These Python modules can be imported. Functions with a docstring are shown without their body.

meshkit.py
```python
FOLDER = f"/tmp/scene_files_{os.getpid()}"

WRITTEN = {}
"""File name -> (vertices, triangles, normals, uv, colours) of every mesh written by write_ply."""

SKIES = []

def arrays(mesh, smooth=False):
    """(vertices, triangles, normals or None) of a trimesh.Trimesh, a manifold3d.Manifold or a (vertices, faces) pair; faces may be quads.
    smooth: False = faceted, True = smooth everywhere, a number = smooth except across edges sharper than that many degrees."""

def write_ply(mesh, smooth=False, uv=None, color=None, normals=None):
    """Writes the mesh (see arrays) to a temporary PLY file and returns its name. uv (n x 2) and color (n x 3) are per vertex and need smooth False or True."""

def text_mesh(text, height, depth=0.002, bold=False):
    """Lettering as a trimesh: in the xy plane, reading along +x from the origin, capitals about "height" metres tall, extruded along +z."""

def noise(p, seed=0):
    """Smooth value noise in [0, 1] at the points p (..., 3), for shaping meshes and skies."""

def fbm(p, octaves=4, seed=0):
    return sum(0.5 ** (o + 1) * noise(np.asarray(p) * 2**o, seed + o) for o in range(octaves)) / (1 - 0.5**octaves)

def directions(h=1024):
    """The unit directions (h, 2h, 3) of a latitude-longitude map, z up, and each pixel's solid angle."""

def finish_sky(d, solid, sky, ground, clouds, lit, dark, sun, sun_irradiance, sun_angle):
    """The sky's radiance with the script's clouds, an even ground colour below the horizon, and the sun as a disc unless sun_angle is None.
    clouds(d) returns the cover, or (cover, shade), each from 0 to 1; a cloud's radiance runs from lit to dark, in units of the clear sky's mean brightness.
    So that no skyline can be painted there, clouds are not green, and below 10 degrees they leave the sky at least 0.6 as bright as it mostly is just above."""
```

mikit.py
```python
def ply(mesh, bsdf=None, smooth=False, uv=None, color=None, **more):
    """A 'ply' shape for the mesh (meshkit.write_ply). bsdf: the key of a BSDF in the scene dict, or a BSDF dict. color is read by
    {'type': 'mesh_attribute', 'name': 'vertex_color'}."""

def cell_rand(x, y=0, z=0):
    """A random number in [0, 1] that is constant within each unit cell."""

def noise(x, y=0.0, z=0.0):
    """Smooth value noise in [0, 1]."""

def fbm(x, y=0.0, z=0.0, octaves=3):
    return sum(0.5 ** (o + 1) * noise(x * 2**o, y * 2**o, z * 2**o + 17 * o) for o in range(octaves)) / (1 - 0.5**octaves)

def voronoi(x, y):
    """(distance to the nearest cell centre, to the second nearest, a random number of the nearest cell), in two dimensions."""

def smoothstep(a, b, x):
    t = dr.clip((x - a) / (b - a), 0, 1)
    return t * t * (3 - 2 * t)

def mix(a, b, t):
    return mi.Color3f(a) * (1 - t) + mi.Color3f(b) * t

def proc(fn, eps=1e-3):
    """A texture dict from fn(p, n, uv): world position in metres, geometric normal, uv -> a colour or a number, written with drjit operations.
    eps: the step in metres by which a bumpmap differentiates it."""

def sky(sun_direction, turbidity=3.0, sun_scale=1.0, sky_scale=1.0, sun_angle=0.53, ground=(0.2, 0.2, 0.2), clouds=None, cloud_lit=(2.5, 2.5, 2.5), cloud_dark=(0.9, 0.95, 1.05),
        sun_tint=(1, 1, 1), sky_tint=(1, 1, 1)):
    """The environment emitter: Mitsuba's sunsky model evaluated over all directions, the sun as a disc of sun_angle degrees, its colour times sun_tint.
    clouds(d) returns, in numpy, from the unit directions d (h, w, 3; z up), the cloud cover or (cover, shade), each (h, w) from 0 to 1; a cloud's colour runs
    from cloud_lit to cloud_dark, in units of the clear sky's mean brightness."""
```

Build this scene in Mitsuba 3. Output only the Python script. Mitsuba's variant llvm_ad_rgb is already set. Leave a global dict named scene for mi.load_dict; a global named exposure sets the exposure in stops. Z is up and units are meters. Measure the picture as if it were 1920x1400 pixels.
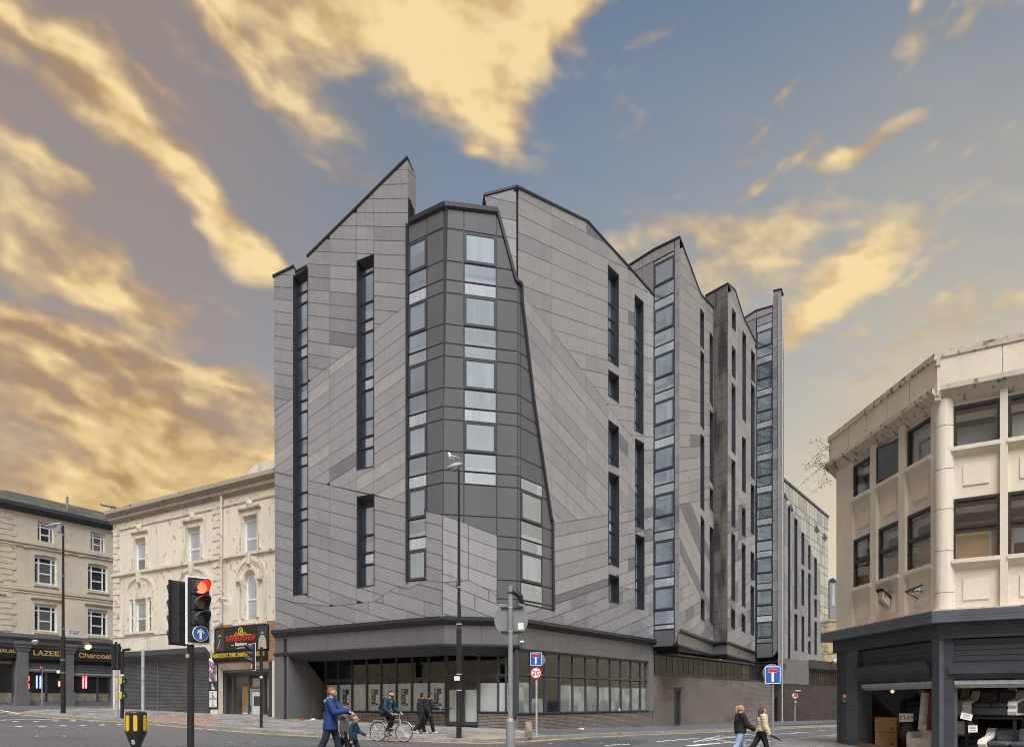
import math, random
import numpy as np, trimesh, drjit as dr, mitsuba as mi, manifold3d as m3
import mikit, meshkit
from shapely.geometry import Polygon, box as sbox, LineString, Point, MultiPolygon
from shapely.ops import unary_union
from mikit import noise, fbm, cell_rand, smoothstep, mix, voronoi, proc
T = mi.ScalarTransform4f
rng = random.Random(11)
scene, labels = {}, {}
# ------------------------------------------------------------------ camera, sky, exposure
EYE, FPX = 1.6, 1440.0            # eye height; focal length in pixels of a 1920 wide frame
HORIZON = 1314.0                  # a level camera with a risen lens: pixel row of the horizon
scene['camera'] = {'type': 'perspective', 'fov': math.degrees(2 * math.atan(960 / FPX)), 'fov_axis': 'x', 'near_clip': 0.1, 'far_clip': 4000.0,
                   'principal_point_offset_x': 0.0, 'principal_point_offset_y': (700 - HORIZON) / 1400,
                   'to_world': T().look_at(origin=[0, 0, EYE], target=[0, 10, EYE], up=[0, 0, 1])}
exposure = 1.3
SUN = (0.06, -0.80, 1.32)


def sky_clouds(d):
    """cover and shade of the evening clouds, by azimuth and elevation in degrees"""
    az, el = np.degrees(np.arctan2(d[..., 0], d[..., 1])), np.degrees(np.arcsin(np.clip(d[..., 2], -1, 1)))

    def n(sx, sy, seed, octaves=5, turn=0.0, wx=0.0, wy=0.0):
        c, s_ = math.cos(math.radians(turn)), math.sin(math.radians(turn))
        x, y = az + wx, el + wy
        return meshkit.fbm(np.stack([(x * c + y * s_) / sx, (-x * s_ + y * c) / sy, np.full_like(x, seed * 7.3)], -1), octaves, seed)

    w1, w2 = n(8, 5, 3, 4) - 0.5, n(8, 5, 4, 4) - 0.5
    billow = n(6.5, 3.2, 5, 6, -12, 5 * w1, 4 * w2)
    wisp = n(5.0, 0.9, 8, 5, -14, 6 * w1, 3 * w2)
    small = n(1.9, 1.0, 12, 5, -10, 4 * w2, 3 * w1)
    big = n(17, 7, 6, 4)
    ax, ey = az + 9 * w1, el + 6 * w2
    dens = np.zeros_like(az)
    warm = np.zeros_like(az)
    for a0, e0, ra, re, turn, k, sh in CLOUDS:
        c, s_ = math.cos(math.radians(turn)), math.sin(math.radians(turn))
        x, y = ax - a0, ey - e0
        b = k * np.exp(-((x * c + y * s_) / ra) ** 2 - ((-x * s_ + y * c) / re) ** 2)
        dens += b
        warm += b * sh
    warm = warm / (dens + 0.08)
    away = np.clip(np.maximum((np.abs(az) - 40) / 20, (el - 46) / 12), 0, 1)     # the same broken cloud goes on all round
    dens = dens * (1 - away) + away * np.clip((big - 0.47) * 3.0, 0, 0.8)
    warm = warm * (1 - away) + away * 0.35
    fray = np.clip(dens * 2.2, 0, 1)
    t = dens * (0.75 + 0.75 * billow) + ((billow - 0.5) * 1.25 + (small - 0.5) * 0.85 + (wisp - 0.5) * 0.7) * fray - 0.32
    scud = n(3.6, 0.95, 31, 5, 16, 5 * w1, 3 * w2)       # small torn shreds high on the right
    shred = np.clip((az - 2) / 14, 0, 1) * np.clip((el - 14) / 12, 0, 1) * (1 - away)
    t = np.maximum(t, shred * ((scud - 0.60) * 3.6 + (small - 0.5) * 0.6) * 0.9)
    cover = np.clip(t / 0.95, 0, 1)
    cover = cover * (1.35 - 0.35 * cover)
    tex = np.clip(0.5 + 1.9 * (small - 0.5) + 1.5 * (wisp - 0.5) + 1.9 * (billow - 0.5), 0, 1)
    core = np.clip((t - 0.05) / 0.95, 0, 1) * (0.45 + 0.55 * tex)
    shade = np.clip(0.62 - 0.56 * core + warm * 0.95 + 0.55 * (0.5 - tex), 0, 1)
    # thin veil that pales the sky to the right and towards the skyline, and a dull one to the left
    veil = np.clip((az + 10) / 38, 0, 1) * np.clip(1.30 - el / 34, 0, 1) * 0.68 * (0.75 + 0.5 * wisp) * (1 - away * 0.2)
    murk = np.clip((-az - 1) / 24, 0, 1) ** 1.3 * (0.58 + 0.65 / (1 + np.exp((el - 15) / 4))) * (0.65 + 0.6 * big)
    veil, murk = np.clip(veil, 0, 0.9), 1 - np.exp(-1.1 * murk)
    base = 1 - (1 - veil) * (1 - murk)
    base_shade = (veil * 0.06 + murk * 0.90) / (veil + murk + 1e-6)
    total = 1 - (1 - base) * (1 - cover * 0.94)
    shade = np.where(total > 0, (cover * shade + (1 - cover) * base * base_shade) / (cover + (1 - cover) * base + 1e-6), 0.5)
    return total, shade


# azimuth, elevation, radii, turn, strength, duskiness of the cloud masses
CLOUDS = [
    (-14, 42.2, 12, 3.2, 4, 1.0, -0.10), (-4, 41.2, 9, 3.6, -6, 1.0, -0.12), (4.5, 42.2, 6.5, 2.0, 4, 1.0, -0.12), (-3.0, 37.8, 4.5, 2.4, -30, 0.75, -0.05), (-1.0, 35.0, 2.0, 1.4, -50, 0.5, 0.05), (-18, 39.0, 5, 1.8, -25, 0.55, 0.0),
    (-23.5, 32.4, 4.5, 1.3, -36, 0.85, -0.1), (-19.5, 29.6, 5.0, 1.6, -30, 1.0, -0.2), (-26.5, 35.2, 5, 1.6, -30, 0.55, 0.2), (-16.5, 28.2, 3.4, 1.2, -24, 0.6, 0.0), (-24, 36.5, 3, 0.8, -20, 0.5, 0.2),
    (-29.6, 26.4, 7.4, 2.4, -14, 1.0, -0.05), (-23.5, 25.2, 4, 1.4, -12, 0.6, 0.0), (-33, 37.6, 4.6, 1.9, -20, 0.95, -0.02), (-29.5, 35.0, 5, 1.5, -22, 0.5, 0.3), (-33, 30.5, 4, 1.2, -20, 0.5, 0.3),
    (-29, 18.2, 15, 3.0, -6, 1.0, 0.30), (-20, 14.6, 11, 2.8, -8, 0.95, 0.24), (-27, 12.6, 14, 2.2, 2, 1.0, 0.26), (-33, 22.0, 10, 1.6, -6, 0.8, 0.55), (-21, 21, 6, 1.3, -14, 0.5, 0.4), (-22, 8.8, 14, 1.8, 0, 0.9, 0.45), (-34, 8.5, 6, 1.6, 0, 0.7, 0.3),
    (24.5, 27.0, 4.4, 1.2, 20, 0.78, -0.30), (20.5, 25.0, 5.0, 1.2, 16, 0.55, -0.30), (16.0, 26.2, 8, 3.2, 10, 0.42, -0.25), (16, 23.2, 6.5, 1.6, 14, 0.62, -0.32), (10, 29.2, 6, 2.4, 4, 0.46, -0.15), (19, 29.5, 7, 2.0, 10, 0.42, -0.2), (25.4, 33.0, 3.2, 0.9, 10, 0.75, 0.0), (21.5, 33.0, 3.6, 0.9, -6, 0.45, 0.1), (13, 31.2, 6, 1.0, -8, 0.40, 0.2),
    (20.5, 42.4, 2.4, 0.8, 28, 0.62, 0.0), (29, 38.5, 2.8, 0.7, 38, 0.5, 0.05), (30.5, 43.2, 3.6, 0.8, 20, 0.5, 0.05), (-3.4, 34.6, 1.6, 0.7, -25, 0.8, 0.0), (24, 22.0, 4.0, 0.5, 14, 0.42, 0.0), (28, 36.4, 2.0, 0.6, 20, 0.4, 0.1), (16.5, 41.6, 2.2, 0.7, 10, 0.4, 0.2),
    (27, 20.0, 5, 0.5, 10, 0.3, 0.1), (-13, 34.5, 5, 1.6, -6, 0.30, 0.5)]
scene['sky'] = mikit.sky(SUN, turbidity=3, sun_scale=1.9, sky_scale=1.0, sun_angle=34, ground=(0.12, 0.12, 0.12), clouds=sky_clouds,
                         cloud_lit=(2.60, 1.96, 1.00), cloud_dark=(1.14, 0.62, 0.24), sky_tint=(2.45, 1.84, 1.32), sun_tint=(0.78, 0.93, 1.24))
scene['sky']['sampling_weight'] = 300.0    # the sky lights nearly everything; the lamps are small


# ------------------------------------------------------------------ helpers
def ground_z(x, y=0.0):
    return EYE - 1.52 - 0.028 * x       # the road falls to the right


def at(u, v, y):
    return np.array([(u - 960) / FPX * y, y, EYE + (HORIZON - v) / FPX * y])


def on_ground(u, v, lift=0.0):
    y = (1.52 - lift) * FPX / ((v - HORIZON) - 0.028 * (u - 960))
    x = (u - 960) / FPX * y
    return np.array([x, y, ground_z(x) + lift])


_used = {}


def new(name):
    k = _used.get(name, -1) + 1
    _used[name] = k
    return name if k == 0 else f'{name}_{k:03d}'


def thing(name, label, cat, group=None):
    k = new(name)
    labels[k] = {'label': label, 'category': cat}
    if group:
        labels[k]['group'] = group
    return k


def struct(name, mesh, mat, smooth=False, **kw):
    k = new(name)
    labels[k] = {'label': kw.pop('label', name.replace('_', ' ')), 'kind': 'structure'}
    scene[k] = mikit.ply(mesh, mat, smooth=smooth)
    return k


def part(parent, name, mesh, mat, smooth=False, label=None, stuff=False, **more):
    k = new(parent + '__' + name)
    scene[k] = mikit.ply(mesh, mat, smooth=smooth, **more)
    if label or stuff:
        labels[k] = {}
        if label:
            labels[k]['label'] = label
        if stuff:
            labels[k]['kind'] = 'stuff'
    return k


def cat(ms):
    ms = [m for m in ms if m is not None and len(m.faces)]
    if len(ms) == 1:
        return ms[0]
    return trimesh.util.concatenate(ms)


def tm(v, f):
    return trimesh.Trimesh(np.asarray(v, float), np.asarray(f, int), process=False)


def convex_prism(p, z0, z1):
    """p: counter-clockwise convex polygon in 2-D, from z0 to z1"""
    p = np.asarray(p, float)
    n = len(p)
    v = np.vstack([np.c_[p, np.full(n, z0)], np.c_[p, np.full(n, z1)]])
    f = []
    for i in range(1, n - 1):
        f.append([0, i + 1, i])
        f.append([n, n + i, n + i + 1])
    for i in range(n):
        j = (i + 1) % n
        f += [[i, j, n + j], [i, n + j, n + i]]
    return tm(v, f)


def prism(poly, z0, z1):
    """shapely polygon or list of points, from z0 to z1 (local x, y, z)"""
    if not isinstance(poly, (Polygon, MultiPolygon)):
        poly = Polygon(poly)
    out = []
    for g in getattr(poly, 'geoms', [poly]):
        if g.is_empty or g.area < 1e-6:
            continue
        g = g.simplify(1e-4)
        c = np.array(g.exterior.coords)[:-1]
        if not g.interiors and abs(g.convex_hull.area - g.area) < 1e-6 * g.area:
            if not g.exterior.is_ccw:
                c = c[::-1]
            out.append(convex_prism(c, z0, z1))
        else:
            m = trimesh.creation.extrude_polygon(g, z1 - z0, engine='earcut')
            m.apply_translation([0, 0, z0])
            out.append(m)
    return cat(out) if out else None


def bx(x0, x1, y0, y1, z0, z1):
    return convex_prism([(x0, y0), (x1, y0), (x1, y1), (x0, y1)], z0, z1)


def rbox(sx, sy, sz, r=0.01, seg=2):
    """box centred on the origin with bevelled edges"""
    m = trimesh.creation.box((sx - 2 * r, sy - 2 * r, sz - 2 * r))
    pts = []
    for v in m.vertices:
        for k in range(3):
            e = np.zeros(3)
            e[k] = r * np.sign(v[k])
            pts.append(v + e)
    return trimesh.convex.convex_hull(np.array(pts))


def tube(p0, p1, r0, r1=None, n=12, cap=True):
    r1 = r0 if r1 is None else r1
    p0, p1 = np.asarray(p0, float), np.asarray(p1, float)
    z = p1 - p0
    z = z / (np.linalg.norm(z) + 1e-12)
    x = np.cross(z, [0, 0, 1] if abs(z[2]) < 0.9 else [1, 0, 0])
    x /= np.linalg.norm(x)
    y = np.cross(z, x)
    a = np.arange(n) * 2 * np.pi / n
    ring = np.cos(a)[:, None] * x + np.sin(a)[:, None] * y
    v = np.vstack([p0 + r0 * ring, p1 + r1 * ring])
    f = []
    for i in range(n):
        j = (i + 1) % n
        f += [[i, j, n + j], [i, n + j, n + i]]
    if cap:
        v = np.vstack([v, p0, p1])
        for i in range(n):
            j = (i + 1) % n
            f += [[2 * n, j, i], [2 * n + 1, n + i, n + j]]
    return tm(v, f)


def path_tube(pts, r, n=8):
    out = []
    for i in range(len(pts) - 1):
        ra, rb = (r[i], r[i + 1]) if hasattr(r, '__len__') else (r, r)
        out.append(tube(pts[i], pts[i + 1], ra, rb, n))
        if 0 < i:
            s = trimesh.creation.icosphere(1, ra * 1.0)
            s.apply_translation(pts[i])
            out.append(s)
    return cat(out)


def lathe(prof, n=20):
    m = trimesh.creation.revolve(np.array(prof, float), sections=n)
    return m


def move(m, x=0, y=0, z=0, rz=0.0):
    m = m.copy()
    if rz:
        m.apply_transform(trimesh.transformations.rotation_matrix(rz, [0, 0, 1]))
    m.apply_translation([x, y, z])
    return m


class Face:
    """An upright plane: s along it to the right as seen from outside, z height, o outwards."""

    def __init__(self, p0, d, lean=0.0):
        self.p = np.array(p0, float)
        d = np.array(d, float)
        self.d = d / np.linalg.norm(d)
        self.n = np.array([self.d[1], -self.d[0]])
        self.lean = lean
        m = np.eye(4)
        m[:2, 0] = self.d
        m[:2, 1] = 0
        m[2, 1] = 1
        m[:2, 2] = self.n
        m[:2, 3] = self.p
        self.m = m

    def px(self, u, v, o=0.0):
        u = u + self.lean * (850 - v)
        r = np.array([(u - 960) / FPX, 1.0])
        q = self.p + self.n * o
        # q + d s = r t
        t = np.linalg.solve(np.array([[r[0], -self.d[0]], [r[1], -self.d[1]]]), q)
        return np.array([t[1], EYE + (HORIZON - v) / FPX * t[0]])

    def poly(self, pts, o=0.0):
        return Polygon([self.px(u, v, o) for u, v in pts])

    def w(self, s, z, o=0.0):
        return np.array([*(self.p + self.d * s + self.n * o), z])

    def put(self, mesh):
        mesh = mesh.copy()
        mesh.apply_transform(self.m)
        return mesh

    def prism(self, poly, o0, o1):
        m = prism(poly, o0, o1)
        return None if m is None else self.put(m)

    def box(self, s0, s1, z0, z1, o0, o1):
        return self.put(bx(min(s0, s1), max(s0, s1), min(z0, z1), max(z0, z1), o0, o1))

    def bar(self, a, b, w, o0, o1):
        """flat bar of width w from (s,z) a to b"""
        a, b = np.array(a, float), np.array(b, float)
        t = (b - a) / np.linalg.norm(b - a)
        nn = np.array([-t[1], t[0]]) * w / 2
        return self.put(prism([a - nn, b - nn, b + nn, a + nn], o0, o1))


def rows(poly, a, b, h, cuts, z_ref=None, stagger=None):
    """Split a wall zone into sloping rows of panels. a, b: two points (s,z) on a joint; h: row height upright; cuts: upright joints, or stagger=(length, shift)."""
    k = (b[1] - a[1]) / (b[0] - a[0])
    r0 = a[1] - k * a[0]
    x0, y0, x1, y1 = poly.bounds
    lo = min(y - k * x for x in (x0, x1) for y in (y0, y1))
    hi = max(y - k * x for x in (x0, x1) for y in (y0, y1))
    out = []
    for i in range(math.floor((lo - r0) / h), math.ceil((hi - r0) / h)):
        ra, rb = r0 + i * h, r0 + (i + 1) * h
        if stagger:
            ln, sh = stagger
            st = x0 - 3 * ln + (i * sh) % ln
            cs = [st + j * ln for j in range(int((x1 - x0) / ln) + 6)]
        else:
            cs = [x0 - 0.1] + [c for c in cuts if x0 < c < x1] + [x1 + 0.1]
        for c0, c1 in zip(cs[:-1], cs[1:]):
            if c1 < x0 or c0 > x1:
                continue
            q = Polygon([(c0, ra + k * c0), (c1, ra + k * c1), (c1, rb + k * c1), (c0, rb + k * c0)])
            if not q.intersects(poly):
                continue
            g = q.intersection(poly)
            for e in getattr(g, 'geoms', [g]):
                if e.geom_type == 'Polygon' and e.area > 0.02:
                    out.append(e)
    return out


class Pieces:
    """Alike pieces of one holder: the largest `most` as parts, the rest as one part of kind stuff."""

    def __init__(self, parent, name, most=290):
        self.parent, self.name, self.most, self.l = parent, name, most, []

    def add(self, mesh, mat, size=None):
        if mesh is None:
            return
        if size is None:
            c = mesh.bounds.mean(0)
            size = mesh.area / (c[1] ** 2 + 1)
        self.l.append((size, len(self.l), mesh, mat))

    def done(self, rest='small_'):
        self.l.sort(key=lambda x: (-x[0], x[1]))
        for s, i, m, mat in self.l[:self.most]:
            part(self.parent, self.name, m, mat)
        left = {}
        for s, i, m, mat in self.l[self.most:]:
            left.setdefault(mat, []).append(m)
        for mat, ms in left.items():
            part(self.parent, rest + self.name, cat(ms), mat, stuff=True)
# ------------------------------------------------------------------ materials
def bsdf(name, d):
    scene[name] = {'type': 'twosided', 'bsdf': d} if d['type'] in ('principled', 'roughplastic', 'diffuse', 'bumpmap', 'blendbsdf', 'roughconductor') else d
    return name


def pr(color, rough=0.5, spec=0.5, metallic=0.0, **kw):
    c = {'type': 'rgb', 'value': list(color)} if isinstance(color, (tuple, list)) else color
    return {'type': 'principled', 'base_color': c, 'roughness': rough, 'specular': spec, 'metallic': metallic, **kw}


def bump(d, fn, scale=1.0, eps=2e-3):
    return {'type': 'bumpmap', 'arbitrary': proc(fn, eps), 'scale': scale, 'bsdf': d}


def along(p, n):
    l = dr.sqrt(n.x * n.x + n.y * n.y) + 1e-6
    return (p.y * n.x - p.x * n.y) / l


def panel_color(base, k):
    def f(p, n, uv):
        s = along(p, n)
        a = fbm(s * 1.3 + k * 7, p.z * 1.3, p.x * 0.2, 3)
        b = noise(s * 7, p.z * 7, k * 3.0)
        streak = fbm(s * 5, p.z * 0.25, 3.0 + k, 3)
        run = smoothstep(0.60, 0.78, fbm(s * 11, p.z * 0.16, 9.0 + k, 3))
        v = 0.91 + 0.14 * a + 0.05 * b - 0.05 * smoothstep(0.52, 0.75, streak) - 0.06 * run
        return mi.Color3f(*base) * v
    return proc(f)


for i, b in enumerate([(0.272, 0.266, 0.270), (0.250, 0.246, 0.252), (0.318, 0.306, 0.301), (0.165, 0.164, 0.171), (0.218, 0.216, 0.223), (0.200, 0.199, 0.208)]):
    bsdf(f'mat_panel_{i}', pr(panel_color(b, i), 0.55, 0.35))
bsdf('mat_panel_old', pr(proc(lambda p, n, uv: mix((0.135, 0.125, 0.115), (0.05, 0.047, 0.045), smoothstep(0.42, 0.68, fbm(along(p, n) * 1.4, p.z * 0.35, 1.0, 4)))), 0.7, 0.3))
bsdf('mat_navy', pr((0.022, 0.024, 0.032), 0.4, 0.5))
bsdf('mat_backing', pr((0.018, 0.018, 0.020), 0.8, 0.2))
bsdf('mat_frame', pr((0.045, 0.050, 0.060), 0.38, 0.5))
bsdf('mat_spandrel', pr(proc(lambda p, n, uv: mi.Color3f(0.105, 0.107, 0.115) * (0.9 + 0.2 * fbm(along(p, n) * 0.8, p.z * 0.5, 0.0, 3))), 0.30, 0.5))
bsdf('mat_fascia', pr(proc(lambda p, n, uv: mi.Color3f(0.118, 0.116, 0.120) * (0.88 + 0.24 * fbm(along(p, n) * 2.0, p.z * 0.7, 0.0, 3))), 0.42, 0.5))


def glass_like(name, blind, refl, w, tint=(0.88, 0.95, 1.0)):
    """coated window glass with a drawn blind close behind it"""
    return bsdf(name, {'type': 'blendbsdf', 'weight': w, 'a': pr(blind, 0.5, 0.3), 'b': {'type': 'roughconductor', 'alpha': 0.02, 'material': 'none', 'specular_reflectance': {'type': 'rgb', 'value': [refl * t for t in tint]}}})


def blind_col(c, k):
    def f(p, n, uv):
        s = along(p, n)
        h = fbm(s * 0.7 + k, p.z * 0.45, k * 1.0, 3)
        fl = dr.floor((p.z - 0.73) / 3.06)
        r1, r2 = cell_rand(fl, dr.floor(s / 2.2), k + 1.0), cell_rand(fl, dr.floor(s / 2.2), k + 7.0)
        drawn = smoothstep(-0.01, 0.01, (p.z - 0.73) / 3.06 - fl - 0.52 * r2)          # blind drawn part of the way down
        fold = noise(s * 11, 0.0, k + fl) * smoothstep(0.6, 0.7, r1)
        return mi.Color3f(*c) * (0.60 + 0.45 * h + 0.35 * r1 - 0.22 * (1 - drawn) + 0.25 * fold)
    return proc(f)


glass_like('mat_glass_0', blind_col((0.24, 0.30, 0.36), 0), 0.80, 0.50)
glass_like('mat_glass_1', blind_col((0.30, 0.35, 0.40), 5), 0.80, 0.42)
glass_like('mat_glass_2', blind_col((0.16, 0.21, 0.27), 9), 0.80, 0.58)
glass_like('mat_glass_dark', blind_col((0.03, 0.035, 0.045), 2), 0.85, 0.30)
glass_like('mat_glass_pale', blind_col((0.36, 0.38, 0.41), 3), 0.8, 0.22)
GLASS = ['mat_glass_0', 'mat_glass_0', 'mat_glass_1', 'mat_glass_2']


def brick_fn(c1, c2, mortar, L=0.225, H=0.075, m=0.011):
    def f(p, n, uv):
        s, z = along(p, n), p.z + 20.0
        r = dr.floor(z / H)
        q = s / L + 0.5 * (r - 2 * dr.floor(r / 2)) + 400.0
        i = dr.floor(q)
        fs, fz = (q - i) * L, z - r * H
        e = dr.minimum(dr.minimum(fs, L - fs), dr.minimum(fz, H - fz))
        t = smoothstep(m * 0.35, m * 0.65, e)
        rnd = cell_rand(i, r, 5.0)
        c = mix(c1, c2, rnd) * (0.85 + 0.3 * noise(s * 30, z * 30, 1.0))
        w = 0.75 + 0.5 * fbm(s * 0.6, z * 0.9, 2.0, 3)
        return mix(mortar, c, t) * w
    return f


bsdf('mat_brick', pr(proc(brick_fn((0.050, 0.036, 0.034), (0.100, 0.070, 0.062), (0.36, 0.33, 0.31), m=0.015)), 0.75, 0.3))
bsdf('mat_brick_dark', pr(proc(brick_fn((0.030, 0.024, 0.022), (0.062, 0.046, 0.042), (0.085, 0.075, 0.07))), 0.75, 0.3))
bsdf('mat_clear', {'type': 'thindielectric', 'int_ior': 1.52, 'specular_reflectance': {'type': 'rgb', 'value': [0.55, 0.60, 0.66]}})
bsdf('mat_film', pr(proc(lambda p, n, uv: mi.Color3f(0.50, 0.55, 0.53) * (0.8 + 0.35 * fbm(along(p, n) * 6, p.z * 0.6, 0.0, 3))), 0.5, 0.4))
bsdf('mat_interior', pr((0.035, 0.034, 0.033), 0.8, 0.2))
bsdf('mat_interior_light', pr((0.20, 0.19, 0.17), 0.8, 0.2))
bsdf('mat_black', pr((0.012, 0.012, 0.013), 0.32, 0.5))
bsdf('mat_black_matt', pr((0.016, 0.016, 0.017), 0.7, 0.3))
bsdf('mat_white', pr((0.72, 0.72, 0.71), 0.4, 0.5))
bsdf('mat_galv', pr(proc(lambda p, n, uv: mi.Color3f(0.20, 0.21, 0.215) * (0.75 + 0.5 * fbm(p.x * 9, p.y * 9, p.z * 5, 3))), 0.45, 0.5))
bsdf('mat_galv_light', pr(proc(lambda p, n, uv: mi.Color3f(0.36, 0.37, 0.38) * (0.75 + 0.5 * fbm(p.x * 9, p.y * 9, p.z * 3, 3))), 0.45, 0.5))

# ------------------------------------------------------------------ the apartment building on the corner
ZE = EYE
CA, CB = np.array([-3.31, 37.0]), np.array([0.29, 37.94])
FL = Face(CA, (1.396, -1), 0.0085)
FM = Face(CA, CB - CA, 0.005)
FR = Face(CB, (0.698, 1), 0.0028)
F2S = Face((10.72, 49.5), (0.89, -1), 0.0025)
F2 = Face((10.72, 49.5), (0.458, 1), 0.0025)
F3D = Face((16.85, 60.05), (0.81, -1), 0.0025)
F3 = Face((16.85, 60.05), (0.48, 1), 0.0025)
F4S = Face((25.0, 71.5), (1.01, -1), 0.003)
FH, ZF = 3.06, 21.25 + ZE                # storey height, one storey's datum
TB = thing('apartment_building', 'tall grey apartment building with sloping rooflines and folded panel walls on the street corner', 'apartment building')
panels = Pieces(TB, 'panel', 295)
spandrels = Pieces(TB, 'spandrel', 200)
PW = [0, 0, 0, 1, 1, 4, 2, 0]
GAP = 0.016


def pick(weights, dark=0.05):
    if rng.random() < dark:
        return 'mat_panel_3'
    return f'mat_panel_{rng.choice(weights)}'


def clad(face, zones, openings, o0=-0.03, o1=0.0, weights=PW, dark=0.05):
    cut = unary_union(openings) if openings else None
    for z in zones:
        wts = z.get('w', weights)
        ps = rows(z['poly'], z['a'], z['b'], z['h'], z.get('cuts', ()), stagger=z.get('stagger'))
        for g in ps:
            if cut is not None:
                g = g.difference(cut)
            g = g.buffer(-GAP, join_style='mitre')
            for e in getattr(g, 'geoms', [g]):
                if e.area < 0.03:
                    continue
                m = face.prism(e, o0, o1 + rng.uniform(-0.003, 0.003))
                panels.add(m, z['mat'] if 'mat' in z else pick(wts, z.get('dark', dark)))


def floors(z0, z1):
    """(bottom, top, kind) of the bands between z0 and z1: tall window, mid pane, low spandrel"""
    out = []
    for k in range(-7, 17):
        zf = ZF + FH * k
        for a, b, kind in ((zf - 0.92, zf, 'mid'), (zf - 1.54, zf - 0.92, 'low'), (zf - FH, zf - 1.54, 'tall')):
            lo, hi = max(a, z0), min(b, z1)
            if hi - lo > 0.12:
                out.append((lo, hi, kind))
    return sorted(out)


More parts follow.
